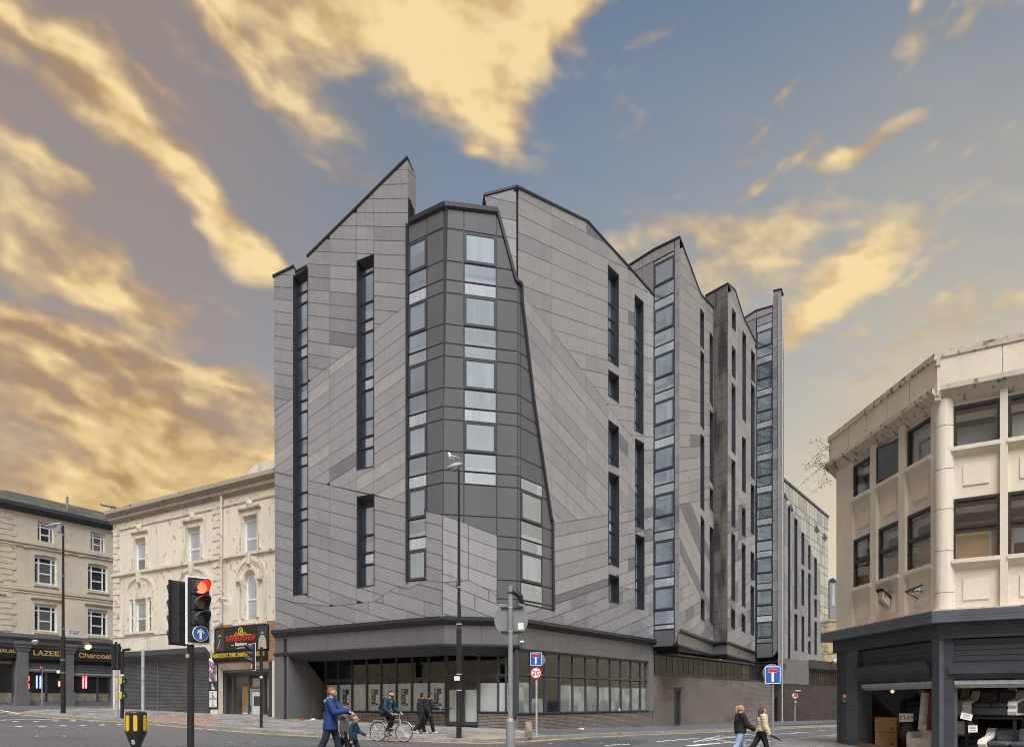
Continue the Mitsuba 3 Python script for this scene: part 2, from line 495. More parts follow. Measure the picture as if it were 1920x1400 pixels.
def slit(face, quad, depth=0.33, dark=False, lite=False):
    """a tall recessed window: dark lined opening, frame with transoms, panes. quad: pixel corners top-left, top-right, bottom-right, bottom-left. Returns the opening."""
    op = face.poly(quad)
    s0 = (face.px(*quad[0])[0] + face.px(*quad[3])[0]) / 2
    s1 = (face.px(*quad[1])[0] + face.px(*quad[2])[0]) / 2
    zt0, zt1, zb1, zb0 = face.px(*quad[0])[1], face.px(*quad[1])[1], face.px(*quad[2])[1], face.px(*quad[3])[1]
    op = Polygon([(s0, zt0), (s1, zt1), (s1, zb1), (s0, zb0)])
    ring = op.buffer(0.035, join_style='mitre').difference(op.buffer(-0.012, join_style='mitre'))
    ms = [face.prism(ring, -depth - 0.05, 0.012)]
    fr = op.difference(op.buffer(-0.07, join_style='mitre'))
    ms.append(face.prism(fr, -depth - 0.04, -depth + 0.03))
    zt, zb = max(zt0, zt1), min(zb0, zb1)
    mid = s0 + (s1 - s0) * (0.20 if face is FL else 0.74)
    panes = []
    for lo, hi, kind in floors(zb, zt):
        if lo > zb + 0.1:
            ms.append(face.box(s0 + 0.02, s1 - 0.02, lo - 0.04, lo + 0.04, -depth - 0.03, -depth + 0.045))
        cells = [(s0, mid), (mid, s1)]
        for ci, (a, b) in enumerate(cells):
            g = sbox(a + 0.045, lo + 0.045, b - 0.045, hi - 0.045).intersection(op.buffer(-0.06, join_style='mitre'))
            if g.is_empty or g.area < 0.02:
                continue
            side = (ci == 0) == (face is FL)
            mat = 'mat_glass_pale' if (kind == 'low' and not side) else ('mat_glass_dark' if side or dark else rng.choice(GLASS))
            panes.append((face.prism(g, -depth - 0.012, -depth), mat))
    ms.append(face.box(mid - 0.03, mid + 0.03, zb + 0.05, zt - 0.05 - max(0, abs(zt0 - zt1)), -depth - 0.03, -depth + 0.04))
    win = part(TB, 'window', cat(ms), 'mat_navy')
    if lite:
        part(win, 'pane', cat([m for m, _ in panes]), 'mat_glass_dark')
    else:
        for m, mat in panes:
            part(win, 'pane', m, mat)
    return op.buffer(0.03, join_style='mitre')


def wall_sheet(face, poly, openings, o0=-0.5, o1=-0.028, name='wall'):
    if face is F2S or face is F3D or face is F4S:
        poly = poly.intersection(sbox(-90, -20, -0.28, 90))
    if face is F2 or face is F3:
        poly = poly.intersection(sbox(0.26, -20, 90, 90))
    g = poly.difference(unary_union(openings)) if openings else poly
    part(TB, name, face.prism(g, o0, o1), 'mat_backing')


def coping(face, pts, w=0.11, o0=-0.4, o1=0.05):
    q = [face.px(*p) for p in pts]
    for a, b in zip(q[:-1], q[1:]):
        part(TB, 'coping', face.bar(np.array(a) + (0, -0.02), np.array(b) + (0, -0.02), w, o0, o1), 'mat_navy')


def sg(face, a, b):
    return (face.px(*a), face.px(*b))


# left front
polyL = FL.poly([(510, 520), (548, 501), (551, 511), (572.5, 500), (573.3, 482), (759.6, 297), (761, 425), (764, 760), (767, 1091), (801, 1088), (799.5, 959), (831, 966), (832, 1171), (519, 1198)])
openL = [slit(FL, [(547.5, 519), (573.5, 504), (579.3, 1113), (552.5, 1116)]), slit(FL, [(666.2, 491), (697, 478), (701, 874.5), (670, 880.5)]), slit(FL, [(670.5, 932.6), (702, 927), (703, 1097), (672, 1102)])]
cutsL = [FL.px(u, v)[0] for u, v in ((550, 800), (575.5, 800), (617.5, 800), (668.5, 800), (699.5, 800))]
b1 = [(500, 782), (515.7, 770), (548, 747), (579, 715), (667, 648.5), (699, 619), (761.8, 571), (790, 550)]
b2 = [(500, 880), (515.7, 884.6), (551, 892.5), (578, 901), (699.6, 927.5), (765.7, 945), (800, 956), (870, 975)]
b3 = [(500, 1112), (519, 1119), (552, 1129), (620, 1137), (704, 1128), (745, 1100), (768, 1104), (800, 1088), (831, 1092), (860, 1100)]


def between(face, wall, up, dn):
    """part of the wall under the pixel line up and above the line dn"""
    a = [face.px(*p) for p in up] if up else [(-60, 90), (60, 90)]
    b = [face.px(*p) for p in dn] if dn else [(-60, -20), (60, -20)]
    return wall.intersection(Polygon(list(a) + list(b)[::-1]).buffer(0))


def zone(face, wall, up, dn, a, b, h, **kw):
    g = between(face, wall, up, dn)
    out = []
    A, B = sg(face, a, b)
    for e in getattr(g, 'geoms', [g]):
        if e.geom_type == 'Polygon' and e.area > 0.05:
            out.append({'poly': e, 'a': A, 'b': B, 'h': h, **kw})
    return out


zl = []
zl += zone(FL, polyL, None, b1, (576, 567.5), (665, 577), 0.715, cuts=cutsL, w=[1, 1, 1, 0, 4], dark=0.02)
zl += zone(FL, polyL, b1, b2, (700, 644), (761, 598), 0.715, cuts=cutsL, w=[0, 0, 0, 0, 2], dark=0.03)
zl += zone(FL, polyL, b2, b3, (578, 925), (668, 947), 0.715, cuts=cutsL + [FL.px(768, 900)[0]], w=[1, 1, 1, 4, 1], dark=0.02)
zl += zone(FL, polyL, b3, None, (519, 1143), (620, 1178), 0.74, stagger=(2.75, 1.1), w=[4, 5, 4, 1], dark=0.0)
clad(FL, zl, openL)
wall_sheet(FL, polyL, openL)
coping(FL, [(509, 519), (548.5, 500)])
coping(FL, [(551, 511), (573, 500)])
coping(FL, [(572.5, 482), (760.3, 295.5)])
# the end of the tall fin and of the low left part
z0f, z1f = FL.px(760, 424)[1], FL.px(759.6, 297)[1]
sfin = FL.px(760, 360)[0]
FIN = Face(FL.w(sfin + 0.012, 0)[:2], (-FL.n[0], -FL.n[1]))
clad(FIN, [{'poly': Polygon([(0.01, z0f - 0.5), (0.62, z0f - 0.5), (0.62, z1f - 0.5), (0.01, z1f - 0.1)]), 'a': (0, z0f), 'b': (1, z0f - 0.2), 'h': 1.4, 'cuts': []}], [], o0=-0.02, o1=0.0, weights=[4, 5])

# curtain wall glazing that wraps the corner
wins_k = 0


def glazing(face, wall, cols, winsel, o=-0.02, wall_top=None):
    """cells between the upright lines cols (s) and the storey bands, cut to wall; winsel(column, z, kind) tells which are windows"""
    x0, y0, x1, y1 = wall.bounds
    part(TB, 'curtain_wall_frame', face.prism(wall, -0.35, o - 0.03), 'mat_frame')
    top = ZF + 1.52 + 0.05 if wall_top is None else wall_top
    bands = floors(y0 - 0.2, top) + ([(top, y1 + 0.1, 'top')] if y1 > top else [])
    for ci, (c0, c1) in enumerate(zip(cols[:-1], cols[1:])):
        for lo, hi, kind in bands:
            g = sbox(c0 + 0.035, lo + 0.035, c1 - 0.035, hi - 0.035).intersection(wall.buffer(-0.03, join_style='mitre'))
            if g.is_empty or g.area < 0.03 or g.geom_type != 'Polygon':
                continue
            if winsel(ci, (lo + hi) / 2, kind):
                if kind == 'tall':
                    fr = g.buffer(0.02, join_style='mitre').difference(g.buffer(-0.10, join_style='mitre'))
                    w = part(TB, 'window', cat([face.prism(fr, o - 0.03, o + 0.03)]), 'mat_frame')
                    part(w, 'pane', face.prism(g.buffer(-0.09, join_style='mitre'), o - 0.03, o + 0.005), rng.choice(GLASS))
                else:
                    w = part(TB, 'window', face.prism(g.difference(g.buffer(-0.015, join_style='mitre')), o - 0.03, o + 0.006), 'mat_frame')
                    part(w, 'pane', face.prism(g.buffer(-0.01, join_style='mitre'), o - 0.03, o + 0.002), 'mat_glass_pale' if kind == 'low' else rng.choice(GLASS))
            else:
                spandrels.add(face.prism(g, o - 0.03, o + rng.uniform(-0.001, 0.003)), 'mat_spandrel')


gl1 = FL.poly([(761.5, 424), (768, 417), (831, 386), (831, 966), (800, 959.5), (801, 1088), (767, 1091)])
sA = 0.0
cl1 = [FL.px(765, 800)[0], FL.px(799.8, 800)[0], 0.0]
glazing(FL, gl1, cl1, lambda c, z, k: c == 0 and k != 'top')
part(TB, 'trim', FL.box(FL.px(762.5, 800)[0], FL.px(765.5, 800)[0], FL.px(767, 1093)[1], FL.px(762, 424)[1], -0.3, 0.10), 'mat_navy')
gl2 = FM.poly([(831, 386), (930, 398), (966, 528), (971, 532), (971, 1131), (933, 1131), (933, 1004.5), (862, 976.6), (831, 966)])
cm = [FM.px(u, 800)[0] for u in (831, 869.5, 931, 970.5)]
glazing(FM, gl2, cm, lambda c, z, k: c == 1 and k != 'top' and z > FM.px(900, 905)[1])
gl3 = FR.poly([(971, 532), (976.7, 536), (977.5, 567), (1001, 760), (1034, 976.6), (1036.5, 977), (1038, 1143.5), (971, 1128.5)])
cr = [FR.px(u, 900)[0] for u in (971, 977, 1017.5, 1040)]
glazing(FR, gl3, cr, lambda c, z, k: c == 1 and z < FR.px(1000, 893)[1])
# dark trim that follows its slanting edge
tr = [(930.6, 398), (965.8, 528), (976.7, 536)]
part(TB, 'trim', cat([FM.bar(FM.px(930.6, 398), FM.px(966, 528), 0.13, -0.3, 0.08), FM.bar(FM.px(966, 528), FM.px(971, 531), 0.13, -0.3, 0.08)]), 'mat_navy')
part(TB, 'trim', cat([FR.bar(FR.px(*a), FR.px(*b), 0.15, -0.3, 0.08) for a, b in zip([(971, 531.5), (976.7, 536), (977.5, 567), (1001, 760), (1034, 976.6), (1036, 977)], [(976.7, 536), (977.5, 567), (1001, 760), (1034, 976.6), (1036, 977), (1038, 1145)])]), 'mat_navy')
part(TB, 'gutter', cat([FL.bar(FL.px(765, 419), FL.px(831, 387), 0.22, -0.35, 0.10), FM.bar(FM.px(831, 387), FM.px(931, 399), 0.22, -0.35, 0.10)]), 'mat_navy')

# wall under and over the glazing on the blunt corner
polyM = FM.poly([(831, 966), (862, 976.6), (933, 1004.5), (933, 1131), (971, 1131), (971, 1173), (831, 1170)])
cutsM = [FM.px(u, 1050)[0] for u in (862, 880)]
bm = [(831, 1092), (880, 1088), (912, 1104), (935, 1118), (990, 1140)]
clad(FM, zone(FM, polyM, None, bm, (831, 992), (933, 1028), 0.715, cuts=[FM.px(879, 1050)[0]], w=[0, 0, 1]) + zone(FM, polyM, bm, None, (831, 1120), (920, 1156), 0.74, stagger=(1.6, 0.7), w=[4, 5, 1], dark=0.0), [])
wall_sheet(FM, polyM, [])
polyU = FM.poly([(905.5, 368), (966, 351), (967, 528), (931.5, 398), (911, 396)])
clad(FM, zone(FM, polyU, None, None, (911, 369), (966, 382), 0.88, cuts=[], w=[4, 1, 0]), [])
wall_sheet(FM, polyU, [])
coping(FM, [(905, 367), (967, 350.5)])

# right front, first stretch
polyR = FR.poly([(971, 353.5), (1101, 418), (1137, 458), (1176, 500.5), (1225, 556), (1226, 1211), (971, 1176), (971, 1130), (1038, 1145), (1036.5, 977), (1034, 976.6), (1001, 760), (977.5, 567), (976.7, 536), (971, 531)])
oR = []
for q in ([(1139.3, 498), (1158.8, 517), (1159, 688.5), (1140, 675)], [(1140, 694), (1159.5, 706), (1159.5, 755.4), (1141, 741.7)], [(1141, 788.5), (1159.4, 802), (1160, 877.5), (1141, 868)],
          [(1141.6, 885), (1160.4, 894), (1161, 1064), (1142, 1055.5)], [(1142.6, 1077), (1161, 1083), (1161, 1131), (1142.6, 1127.7)],
          [(1188.7, 552.5), (1205, 567.5), (1206, 815), (1191, 807)], [(1191, 823), (1206.7, 832), (1207.4, 991.7), (1192, 985.7)], [(1192, 1001.8), (1208, 1008.5), (1208.7, 1143), (1192.6, 1140)]):
    oR.append(slit(FR, q))
cutsR = [FR.px(u, 800)[0] for u in (1034.5, 1099.5, 1140.5, 1159.7, 1178, 1190.7, 1206.5)]
r1 = [(960, 524), (977, 544.5), (1033.7, 618), (1099, 707), (1141, 762), (1167, 798), (1188, 824), (1206, 867), (1226, 893), (1240, 910)]
r2 = [(960, 995), (1036.8, 982.6), (1141, 965.5), (1190, 957), (1240, 949)]
r3 = [(960, 1160), (1038, 1134), (1101, 1112), (1142, 1098), (1190, 1105), (1226, 1092), (1240, 1088)]
zr = zone(FR, polyR, None, r1, (1035.5, 618), (1099, 637), 0.86, cuts=cutsR, w=[2, 2, 2, 2, 0], dark=0.05)
zr += zone(FR, polyR, r1, r2, (1035, 777), (1099, 848), 0.86, cuts=cutsR[:5], w=[2, 2, 2, 0], dark=0.02)
zr += zone(FR, polyR, r2, r3, (1037, 1008), (1141, 986), 0.78, cuts=cutsR, w=[2, 2, 2, 2, 0], dark=0.08)
zr += zone(FR, polyR, r3, None, (1050, 1152), (1140, 1119), 0.74, stagger=(1.75, 0.8), w=[4, 1, 5, 0], dark=0.02)
clad(FR, zr, oR)
wall_sheet(FR, polyR, oR)
coping(FR, [(966, 350.5), (1101, 416.5), (1137, 456.5), (1176, 499), (1226, 555)])

# second bay: strip of windows facing the camera, then a long front, and so on
polyS = F2S.poly([(1177, 500.5), (1224, 470.5), (1273.5, 446), (1274.5, 1183), (1266, 1211), (1225, 1211), (1224, 570)])
s_r, s_l = F2S.px(1264.3, 800)[0], F2S.px(1226, 800)[0]
zt = F2S.px(1245, 480)[1]
strip = sbox(s_l, F2S.px(1245, 1180)[1], s_r, zt)
glazing(F2S, strip, [s_l, s_r], lambda c, z, k: True, wall_top=99)
part(TB, 'spandrel', F2S.prism(sbox(s_l + 0.05, F2S.px(1245, 1211)[1], s_r - 0.05, F2S.px(1245, 1182)[1]), -0.1, 0.0), 'mat_fascia')
clad(F2S, [{'poly': polyS.intersection(sbox(s_r + 0.02, 0, 5, 60)), 'a': (0, 10), 'b': (1, 10.05), 'h': 1.05, 'cuts': [], 'w': [1, 4, 0]},
           {'poly': polyS.intersection(sbox(-9, zt + 0.03, s_r - 0.02, 60)), 'a': (0, 10), 'b': (1, 10.0), 'h': 1.7, 'cuts': [s_l - 1.0], 'w': [0, 1]},
           {'poly': polyS.intersection(sbox(-9, 0, s_l - 0.04, zt)), 'a': (0, 10), 'b': (1, 10.0), 'h': 2.7, 'cuts': [s_l - 1.0], 'w': [1, 4]}], [])
wall_sheet(F2S, polyS.difference(strip), [])
coping(F2S, [(1177, 499.5), (1224, 469.5), (1274, 445)])

poly2 = F2.poly([(1274, 448), (1307.4, 539), (1314, 555), (1339, 582), (1340, 1208.5), (1274, 1186)])
o2 = []
for q in ([(1312, 578), (1319, 588.6), (1319.3, 654.6), (1312.7, 648)], [(1312.7, 657), (1319.3, 665), (1320, 807), (1313, 795.4)], [(1313, 812.6), (1320, 821), (1320.7, 959), (1313.8, 951)],
          [(1313.8, 965), (1321, 977), (1321, 1110.7), (1314.8, 1105.6)], [(1314.8, 1121), (1321.5, 1126), (1321.5, 1165), (1314.8, 1159)],
          [(1330, 623), (1336, 633.5), (1336, 764), (1330.7, 752)], [(1330.7, 769.6), (1337, 778), (1337, 909.5), (1331, 900)], [(1331, 915), (1337, 921), (1337, 960), (1331, 951)], [(1331, 987), (1337.6, 993), (1338, 1173), (1332, 1165)]):
    o2.append(slit(F2, q, dark=True, lite=True))
c2 = [F2.px(u, 800)[0] for u in (1293, 1313, 1321, 1331, 1337)]
q1 = [(1260, 948), (1274, 945), (1339, 936), (1350, 934)]
q2 = [(1260, 1035), (1276, 1058), (1313, 1128), (1337, 1172), (1350, 1190)]
clad(F2, zone(F2, poly2, None, q1, (1274, 700), (1313, 714), 0.80, cuts=c2, w=[2, 2, 0], dark=0.04) + zone(F2, poly2, q1, q2, (1276, 1010), (1300, 1062), 1.0, cuts=[], w=[2, 2, 0], dark=0.12) + zone(F2, poly2, q2, None, (1276, 1150), (1313, 1128), 0.8, stagger=(3.0, 1.1), w=[2, 0, 1], dark=0.1), o2)
wall_sheet(F2, poly2, o2)
coping(F2, [(1273, 445.5), (1307.4, 537.5), (1314, 553.5), (1340, 581)], w=0.13)

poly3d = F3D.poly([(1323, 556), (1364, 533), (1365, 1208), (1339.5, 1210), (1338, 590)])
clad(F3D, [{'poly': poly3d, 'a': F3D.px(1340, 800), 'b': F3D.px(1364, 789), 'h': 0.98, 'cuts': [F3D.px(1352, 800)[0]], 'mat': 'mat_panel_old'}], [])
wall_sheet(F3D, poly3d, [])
coping(F3D, [(1322, 555.5), (1364.5, 532)])

poly3 = F3.poly([(1364.5, 534), (1377.5, 547), (1393, 596), (1416.5, 645), (1418, 1224), (1365, 1207)])
o3 = []
for u0, u1, l in ((1371.5, 1378.5, [(577, 615), (647, 704), (717, 845), (861, 986), (999, 1124), (1140, 1176)]), (1391.2, 1398, [(620, 785), (819, 920), (951, 1003), (1018, 1135), (1150, 1182)]), (1407.8, 1414.5, [(655, 711), (718, 893), (907, 999), (1033.6, 1085), (1097, 1188)])):
    for a, b in l:
        e = 10 if a < 800 else 5
        o3.append(slit(F3, [(u0, a), (u1, a + e), (u1 + 0.5, b + e * 0.8), (u0 + 0.5, b)], dark=True, lite=True))
c3 = [F3.px(u, 800)[0] for u in (1384, 1398, 1407)]
clad(F3, zone(F3, poly3, None, [(1350, 953), (1430, 940)], (1366, 700), (1390, 740), 1.3, cuts=c3[:1], w=[2, 0, 2], dark=0.05) + zone(F3, poly3, [(1350, 953), (1430, 940)], [(1350, 1140), (1430, 1130)], (1366, 1000), (1406, 988), 0.85, cuts=c3, w=[2, 0, 2], dark=0.15) + zone(F3, poly3, [(1350, 1140), (1430, 1130)], None, (1366, 1185), (1406, 1165), 1.0, stagger=(2.6, 1.1), w=[1, 0], dark=0.15), o3)
wall_sheet(F3, poly3, o3)
coping(F3, [(1364, 532.5), (1377.5, 545), (1393, 594.5), (1418, 645)], w=0.13)

poly4 = F4S.poly([(1393, 599), (1416.5, 583.5), (1447.5, 574.5), (1449.6, 546.5), (1464, 543), (1466.5, 1213), (1448, 1232), (1418, 1232), (1417, 650)])
t_r, t_l = F4S.px(1448.3, 900)[0], F4S.px(1418.5, 900)[0]
z4 = F4S.px(1433, 592)[1]
strip4 = sbox(t_l, F4S.px(1433, 1205)[1], t_r, z4)
glazing(F4S, strip4, [t_l, t_r], lambda c, z, k: True, wall_top=99)
part(TB, 'spandrel', F4S.prism(sbox(t_l + 0.05, F4S.px(1433, 1232)[1], t_r - 0.05, F4S.px(1433, 1207)[1]), -0.1, 0.0), 'mat_fascia')
clad(F4S, [{'poly': poly4.intersection(sbox(t_r + 0.03, 0, 5, 60)), 'a': (0, 10), 'b': (1, 10.1), 'h': 0.95, 'cuts': [], 'w': [4, 1, 5], 'dark': 0.2},
           {'poly': poly4.intersection(sbox(-9, z4 + 0.04, t_r - 0.02, 60)), 'a': (0, 10), 'b': (1, 10.0), 'h': 1.7, 'cuts': [t_l], 'w': [0, 1]},
           {'poly': poly4.intersection(sbox(-9, 0, t_l - 0.05, z4)), 'a': (0, 10), 'b': (1, 10.0), 'h': 2.7, 'cuts': [], 'w': [4, 5]}], [])
wall_sheet(F4S, poly4.difference(strip4), [])
coping(F4S, [(1392, 599), (1416.5, 583), (1447.5, 574)])
coping(F4S, [(1449, 546), (1465, 542.5)])
panels.done()
spandrels.done()
# end wall round the far corner, and the building's core behind the fronts
e4 = F4S.w(F4S.px(1465, 900)[0], 0)[:2]
FE = Face(e4, (-0.57, 0.82))
zt4 = F4S.px(1457, 545)[1]
part(TB, 'wall', Face(e4 + np.array([0.02, 0.02]), (0.35, 0.94)).box(0.0, 14, EYE + 2.0, zt4 - 0.2, -0.3, 0.0), 'mat_panel_5')
core = [tuple(FL.w(-12.0, 0, -0.7)[:2]), tuple(FL.w(-0.3, 0, -0.7)[:2]), tuple(FR.w(0.2, 0, -0.7)[:2]), tuple(FR.w(15, 0, -0.7)[:2]), (9.6, 51.6), (10.6, 51.0), (15.4, 61.8), (16.4, 61.6), (22.6, 74.3), (24.4, 72.8), (26, 84), (4, 84), (-4.5, 53)]
part(TB, 'inner_wall', prism(Polygon(core).buffer(0), EYE + 4.6, EYE + 20.6), 'mat_backing')
# ------------------------------------------------------------------ its ground floor
def E(z):
    return z + EYE


def shopfront(holder, face, us, zb, zt, zs, film=None, mull=0.075, glass='mat_clear', name='shop_window', skip=(), film_o=-0.07, sub=True, filmmat='mat_film'):
    """frame with uprights at the pixel columns us, transom at zt, top zs, panes above and below; film: height up to which the lower panes are papered over"""
    ss = [face.px(u, 1300)[0] if not isinstance(u, tuple) else u[0] for u in us]
    ms = [face.box(s - mull / 2, s + mull / 2, zb, zs, -0.06, 0.06) for s in ss]
    ms += [face.box(ss[0], ss[-1], z - mull / 2, z + mull / 2, -0.05, 0.053) for z in ((zb + mull / 2, zt, zs - mull / 2) if zt else (zb + mull / 2, zs - mull / 2))]
    w = part(holder, name, cat(ms), 'mat_frame')
    for i, (a, b) in enumerate(zip(ss[:-1], ss[1:])):
        spans = [(zb + mull, zt - mull / 2), (zt + mull / 2, zs - mull)] if zt else [(zb + mull, zs - mull)]
        for j, (lo, hi) in enumerate(spans):
            part(w, 'pane', face.put(tm([(a + mull / 2, lo, -0.01), (b - mull / 2, lo, -0.01), (b - mull / 2, hi, -0.01), (a + mull / 2, hi, -0.01)], [[0, 1, 2], [0, 2, 3]])), glass)
        if film is not None and i not in skip:
            f = film(i) if callable(film) else film
            if f:
                part(w, 'window_film', face.box(a + mull / 2, b - mull / 2, zb + mull, f, film_o - 0.004, film_o), filmmat)
    return w


GB = -3.2 + EYE
sl, s45 = FL.px(519, 1190)[0], FL.px(544, 1240)[0]
for f, a, b in ((FL, sl - 0.05, 0.06), (FM, -0.06, np.linalg.norm(CB - CA) + 0.08), (FR, -0.08, FR.px(1226, 1208)[0])):
    part(TB, 'cornice', f.box(a, b, E(3.63), E(3.80), -0.3, 0.27), 'mat_navy')
    part(TB, 'cornice', f.box(a, b, E(2.56), E(2.66), -0.35, 0.10), 'mat_navy') if f is not FR else None
sB = np.linalg.norm(CB - CA)
for f, a, b, bot in ((FL, s45 + 0.004, 0.0, 2.64), (FM, 0.0, sB, 2.64), (FR, 0.0, FR.px(1225.5, 1208)[0], 2.58)):
    n = max(1, round((b - a) / 1.6))
    for i in range(n):
        part(TB, 'fascia_panel', f.box(a + (b - a) * i / n + 0.006, a + (b - a) * (i + 1) / n - 0.006, E(bot), E(3.64), -0.12, 0.03 + rng.uniform(-0.002, 0.002)), 'mat_fascia')
    part(TB, 'fascia_frame', f.box(a, b, E(bot + 0.02), E(3.62), -0.3, -0.1), 'mat_backing')
# pier at the left end and the return wall of the recess
part(TB, 'pier', FL.box(sl, FL.px(535, 1250)[0], GB, E(3.63), -2.9, 0.02), 'mat_fascia')
part(TB, 'downpipe', FL.box(FL.px(535.2, 1250)[0], FL.px(541, 1250)[0], GB, E(3.63), -0.5, -0.05), 'mat_navy')
part(TB, 'return_wall', FL.box(FL.px(541.3, 1250)[0], s45, GB, E(3.63), -2.9, 0.0), 'mat_fascia')
SF1 = Face(FL.w(0, 0, -2.4)[:2], FL.d)
P836 = SF1.w(SF1.px(836, 1300)[0], 0)[:2]
SF3 = Face(FR.w(0, 0, -0.14)[:2], FR.d)
P967 = SF3.w(SF3.px(968, 1300)[0], 0)[:2]
SF2 = Face(P836, P967 - P836)
sof = Polygon([tuple(FL.w(s45 - 0.2, 0, -0.02)[:2]), tuple(CA + 0), tuple(CB), tuple(FR.w(2.0, 0, -0.3)[:2]), tuple(P967), tuple(P836), tuple(FL.w(s45 - 0.2, 0, -2.6)[:2])])
part(TB, 'soffit', prism(sof.buffer(-0.01), E(2.60), E(2.63)), bsdf('mat_soffit', pr((0.30, 0.28, 0.26), 0.6, 0.3)))
l1 = SF1.px(608, 1300)[0]
US1 = [611, 634.5, 660.5, 688, 715, 743.5, 772.5, 804, 836]
shopfront(TB, SF1, US1, E(-0.75), E(1.17), E(2.60), film=E(1.02))
part(TB, 'plinth', SF1.box(l1, SF1.px(836, 1300)[0] - 0.03, GB, E(-0.76), -0.25, 0.10), 'mat_brick')
part(TB, 'sill', SF1.box(l1, SF1.px(836, 1300)[0] - 0.03, E(-0.76), E(-0.70), -0.1, 0.16), 'mat_navy')
# entrance doors in the slanting part, then more panes
d0, d1, d2 = [SF2.px(u, 1300)[0] for u in (838.5, 868.5, 898)]
gz = ground_z(-3, 39) + 0.12
for a, b in ((d0, d1), (d1, d2)):
    fr = sbox(a + 0.02, gz + 0.02, b - 0.02, E(1.22)).difference(sbox(a + 0.11, gz + 0.22, b - 0.11, E(1.12)))
    dk = part(TB, 'entrance_door', cat([SF2.prism(fr, -0.03, 0.04), SF2.box(a + 0.03, b - 0.03, E(0.62), E(0.70), -0.02, 0.035)]), 'mat_frame')
    part(dk, 'pane', SF2.put(tm([(a + .11, gz + .2, 0), (b - .11, gz + .2, 0), (b - .11, E(1.12), 0), (a + .11, E(1.12), 0)], [[0, 1, 2], [0, 2, 3]])), 'mat_clear')
    part(dk, 'window_film', SF2.box(a + 0.12, b - 0.12, gz + 0.23, E(0.60), -0.03, -0.026), 'mat_film')
    part(dk, 'handle', cat([SF2.put(tube(((b - 0.16) if a == d0 else (a + 0.16), E(-0.35), 0.09), ((b - 0.16) if a == d0 else (a + 0.16), E(0.15), 0.09), 0.015)),
                            SF2.put(tube(((b - 0.16) if a == d0 else (a + 0.16), E(0.1), 0.03), ((b - 0.16) if a == d0 else (a + 0.16), E(0.1), 0.09), 0.01))]), 'mat_galv')
shopfront(TB, SF2, [838, 868.5, 898], E(1.24), None, E(2.60))
shopfront(TB, SF2, [898.5, 934, 949, 967], E(-0.72), E(1.25), E(2.58), film=E(0.98))
part(TB, 'plinth', SF2.box(d2 + 0.02, SF2.px(967, 1300)[0], GB, E(-0.73), -0.25, 0.10), 'mat_brick')
part(TB, 'sill', SF2.box(d2 + 0.02, SF2.px(967, 1300)[0], E(-0.73), E(-0.67), -0.1, 0.15), 'mat_navy')
US3 = [967.5, 994.5, 1022, 1049, 1073.5, 1098, 1121, 1143.7, 1164, 1182.6, 1200.5, 1217]
fh = {0: 1.0, 1: 0, 2: 0, 3: 0.93, 4: 0.90, 5: 0.92, 6: 0.88, 7: 0.9, 8: 0.86, 9: 0.9, 10: 0.9}
bsdf('mat_film_grey', pr(proc(lambda p, n, uv: mix((0.20, 0.225, 0.215), (0.40, 0.42, 0.40), smoothstep(0.35, 0.7, fbm(along(p, n) * 2.2, p.z * 1.6, 4.0, 4)))), 0.5, 0.4))
w3 = shopfront(TB, SF3, US3, E(-0.70), E(1.28), E(2.57), film=lambda i: E(fh[i]) if fh[i] else None, filmmat='mat_film_grey')
part(w3, 'window_film', SF3.box(SF3.px(998, 1300)[0], SF3.px(1020, 1300)[0], E(-0.62), E(0.2), -0.08, -0.074), 'mat_film_grey')
part(TB, 'plinth', FR.box(-0.02, FR.px(1224, 1300)[0], GB, E(-0.71), -0.3, 0.0), 'mat_brick')
part(TB, 'sill', FR.box(-0.02, FR.px(1217, 1300)[0], E(-0.71), E(-0.65), -0.25, 0.06), 'mat_navy')
sC = FR.px(1223, 1300)[0]
part(TB, 'pier', FR.box(FR.px(1217.2, 1300)[0], sC + 0.3, E(-0.70), E(2.58), -0.35, 0.02), 'mat_fascia')
part(TB, 'pier', FR.box(-0.10, 0.12, E(-0.70), E(2.58), -0.35, -0.02), 'mat_frame')
# rooms behind the glass
room = Polygon([tuple(SF1.w(l1 - 0.3, 0, -0.25)[:2]), tuple(SF1.w(SF1.px(836, 1300)[0], 0, -0.3)[:2]), tuple(P967 + (0.2, 0.35)), tuple(FR.w(sC + 0.2, 0, -0.6)[:2]), tuple(FR.w(sC + 0.2, 0, -9)[:2]), tuple(FR.w(4, 0, -10)[:2]), tuple(SF1.w(l1 - 0.3, 0, -8)[:2])])
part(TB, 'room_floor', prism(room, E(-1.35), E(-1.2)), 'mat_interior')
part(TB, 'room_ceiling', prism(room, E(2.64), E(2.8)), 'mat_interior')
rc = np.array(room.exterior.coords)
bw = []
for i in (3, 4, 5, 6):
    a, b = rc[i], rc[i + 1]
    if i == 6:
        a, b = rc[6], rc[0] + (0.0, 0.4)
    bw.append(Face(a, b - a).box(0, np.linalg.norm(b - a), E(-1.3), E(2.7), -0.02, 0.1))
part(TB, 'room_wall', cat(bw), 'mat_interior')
for s, o in ((2.2, -2.6), (6.4, -2.4), (9.3, -2.2), (-1.5, -4.2)):
    part(TB, 'column', FR.box(s - 0.2, s + 0.2, E(-1.25), E(2.65), o - 0.4, o), 'mat_interior_light')
for s in (-6.2, -3.2, -9.0):
    part(TB, 'column', SF1.box(s - 0.2, s + 0.2, E(-1.25), E(2.65), -3.4, -3.0), 'mat_interior_light')
bsdf('mat_lamp', {'type': 'diffuse', 'reflectance': {'type': 'rgb', 'value': [0.8, 0.8, 0.8]}})
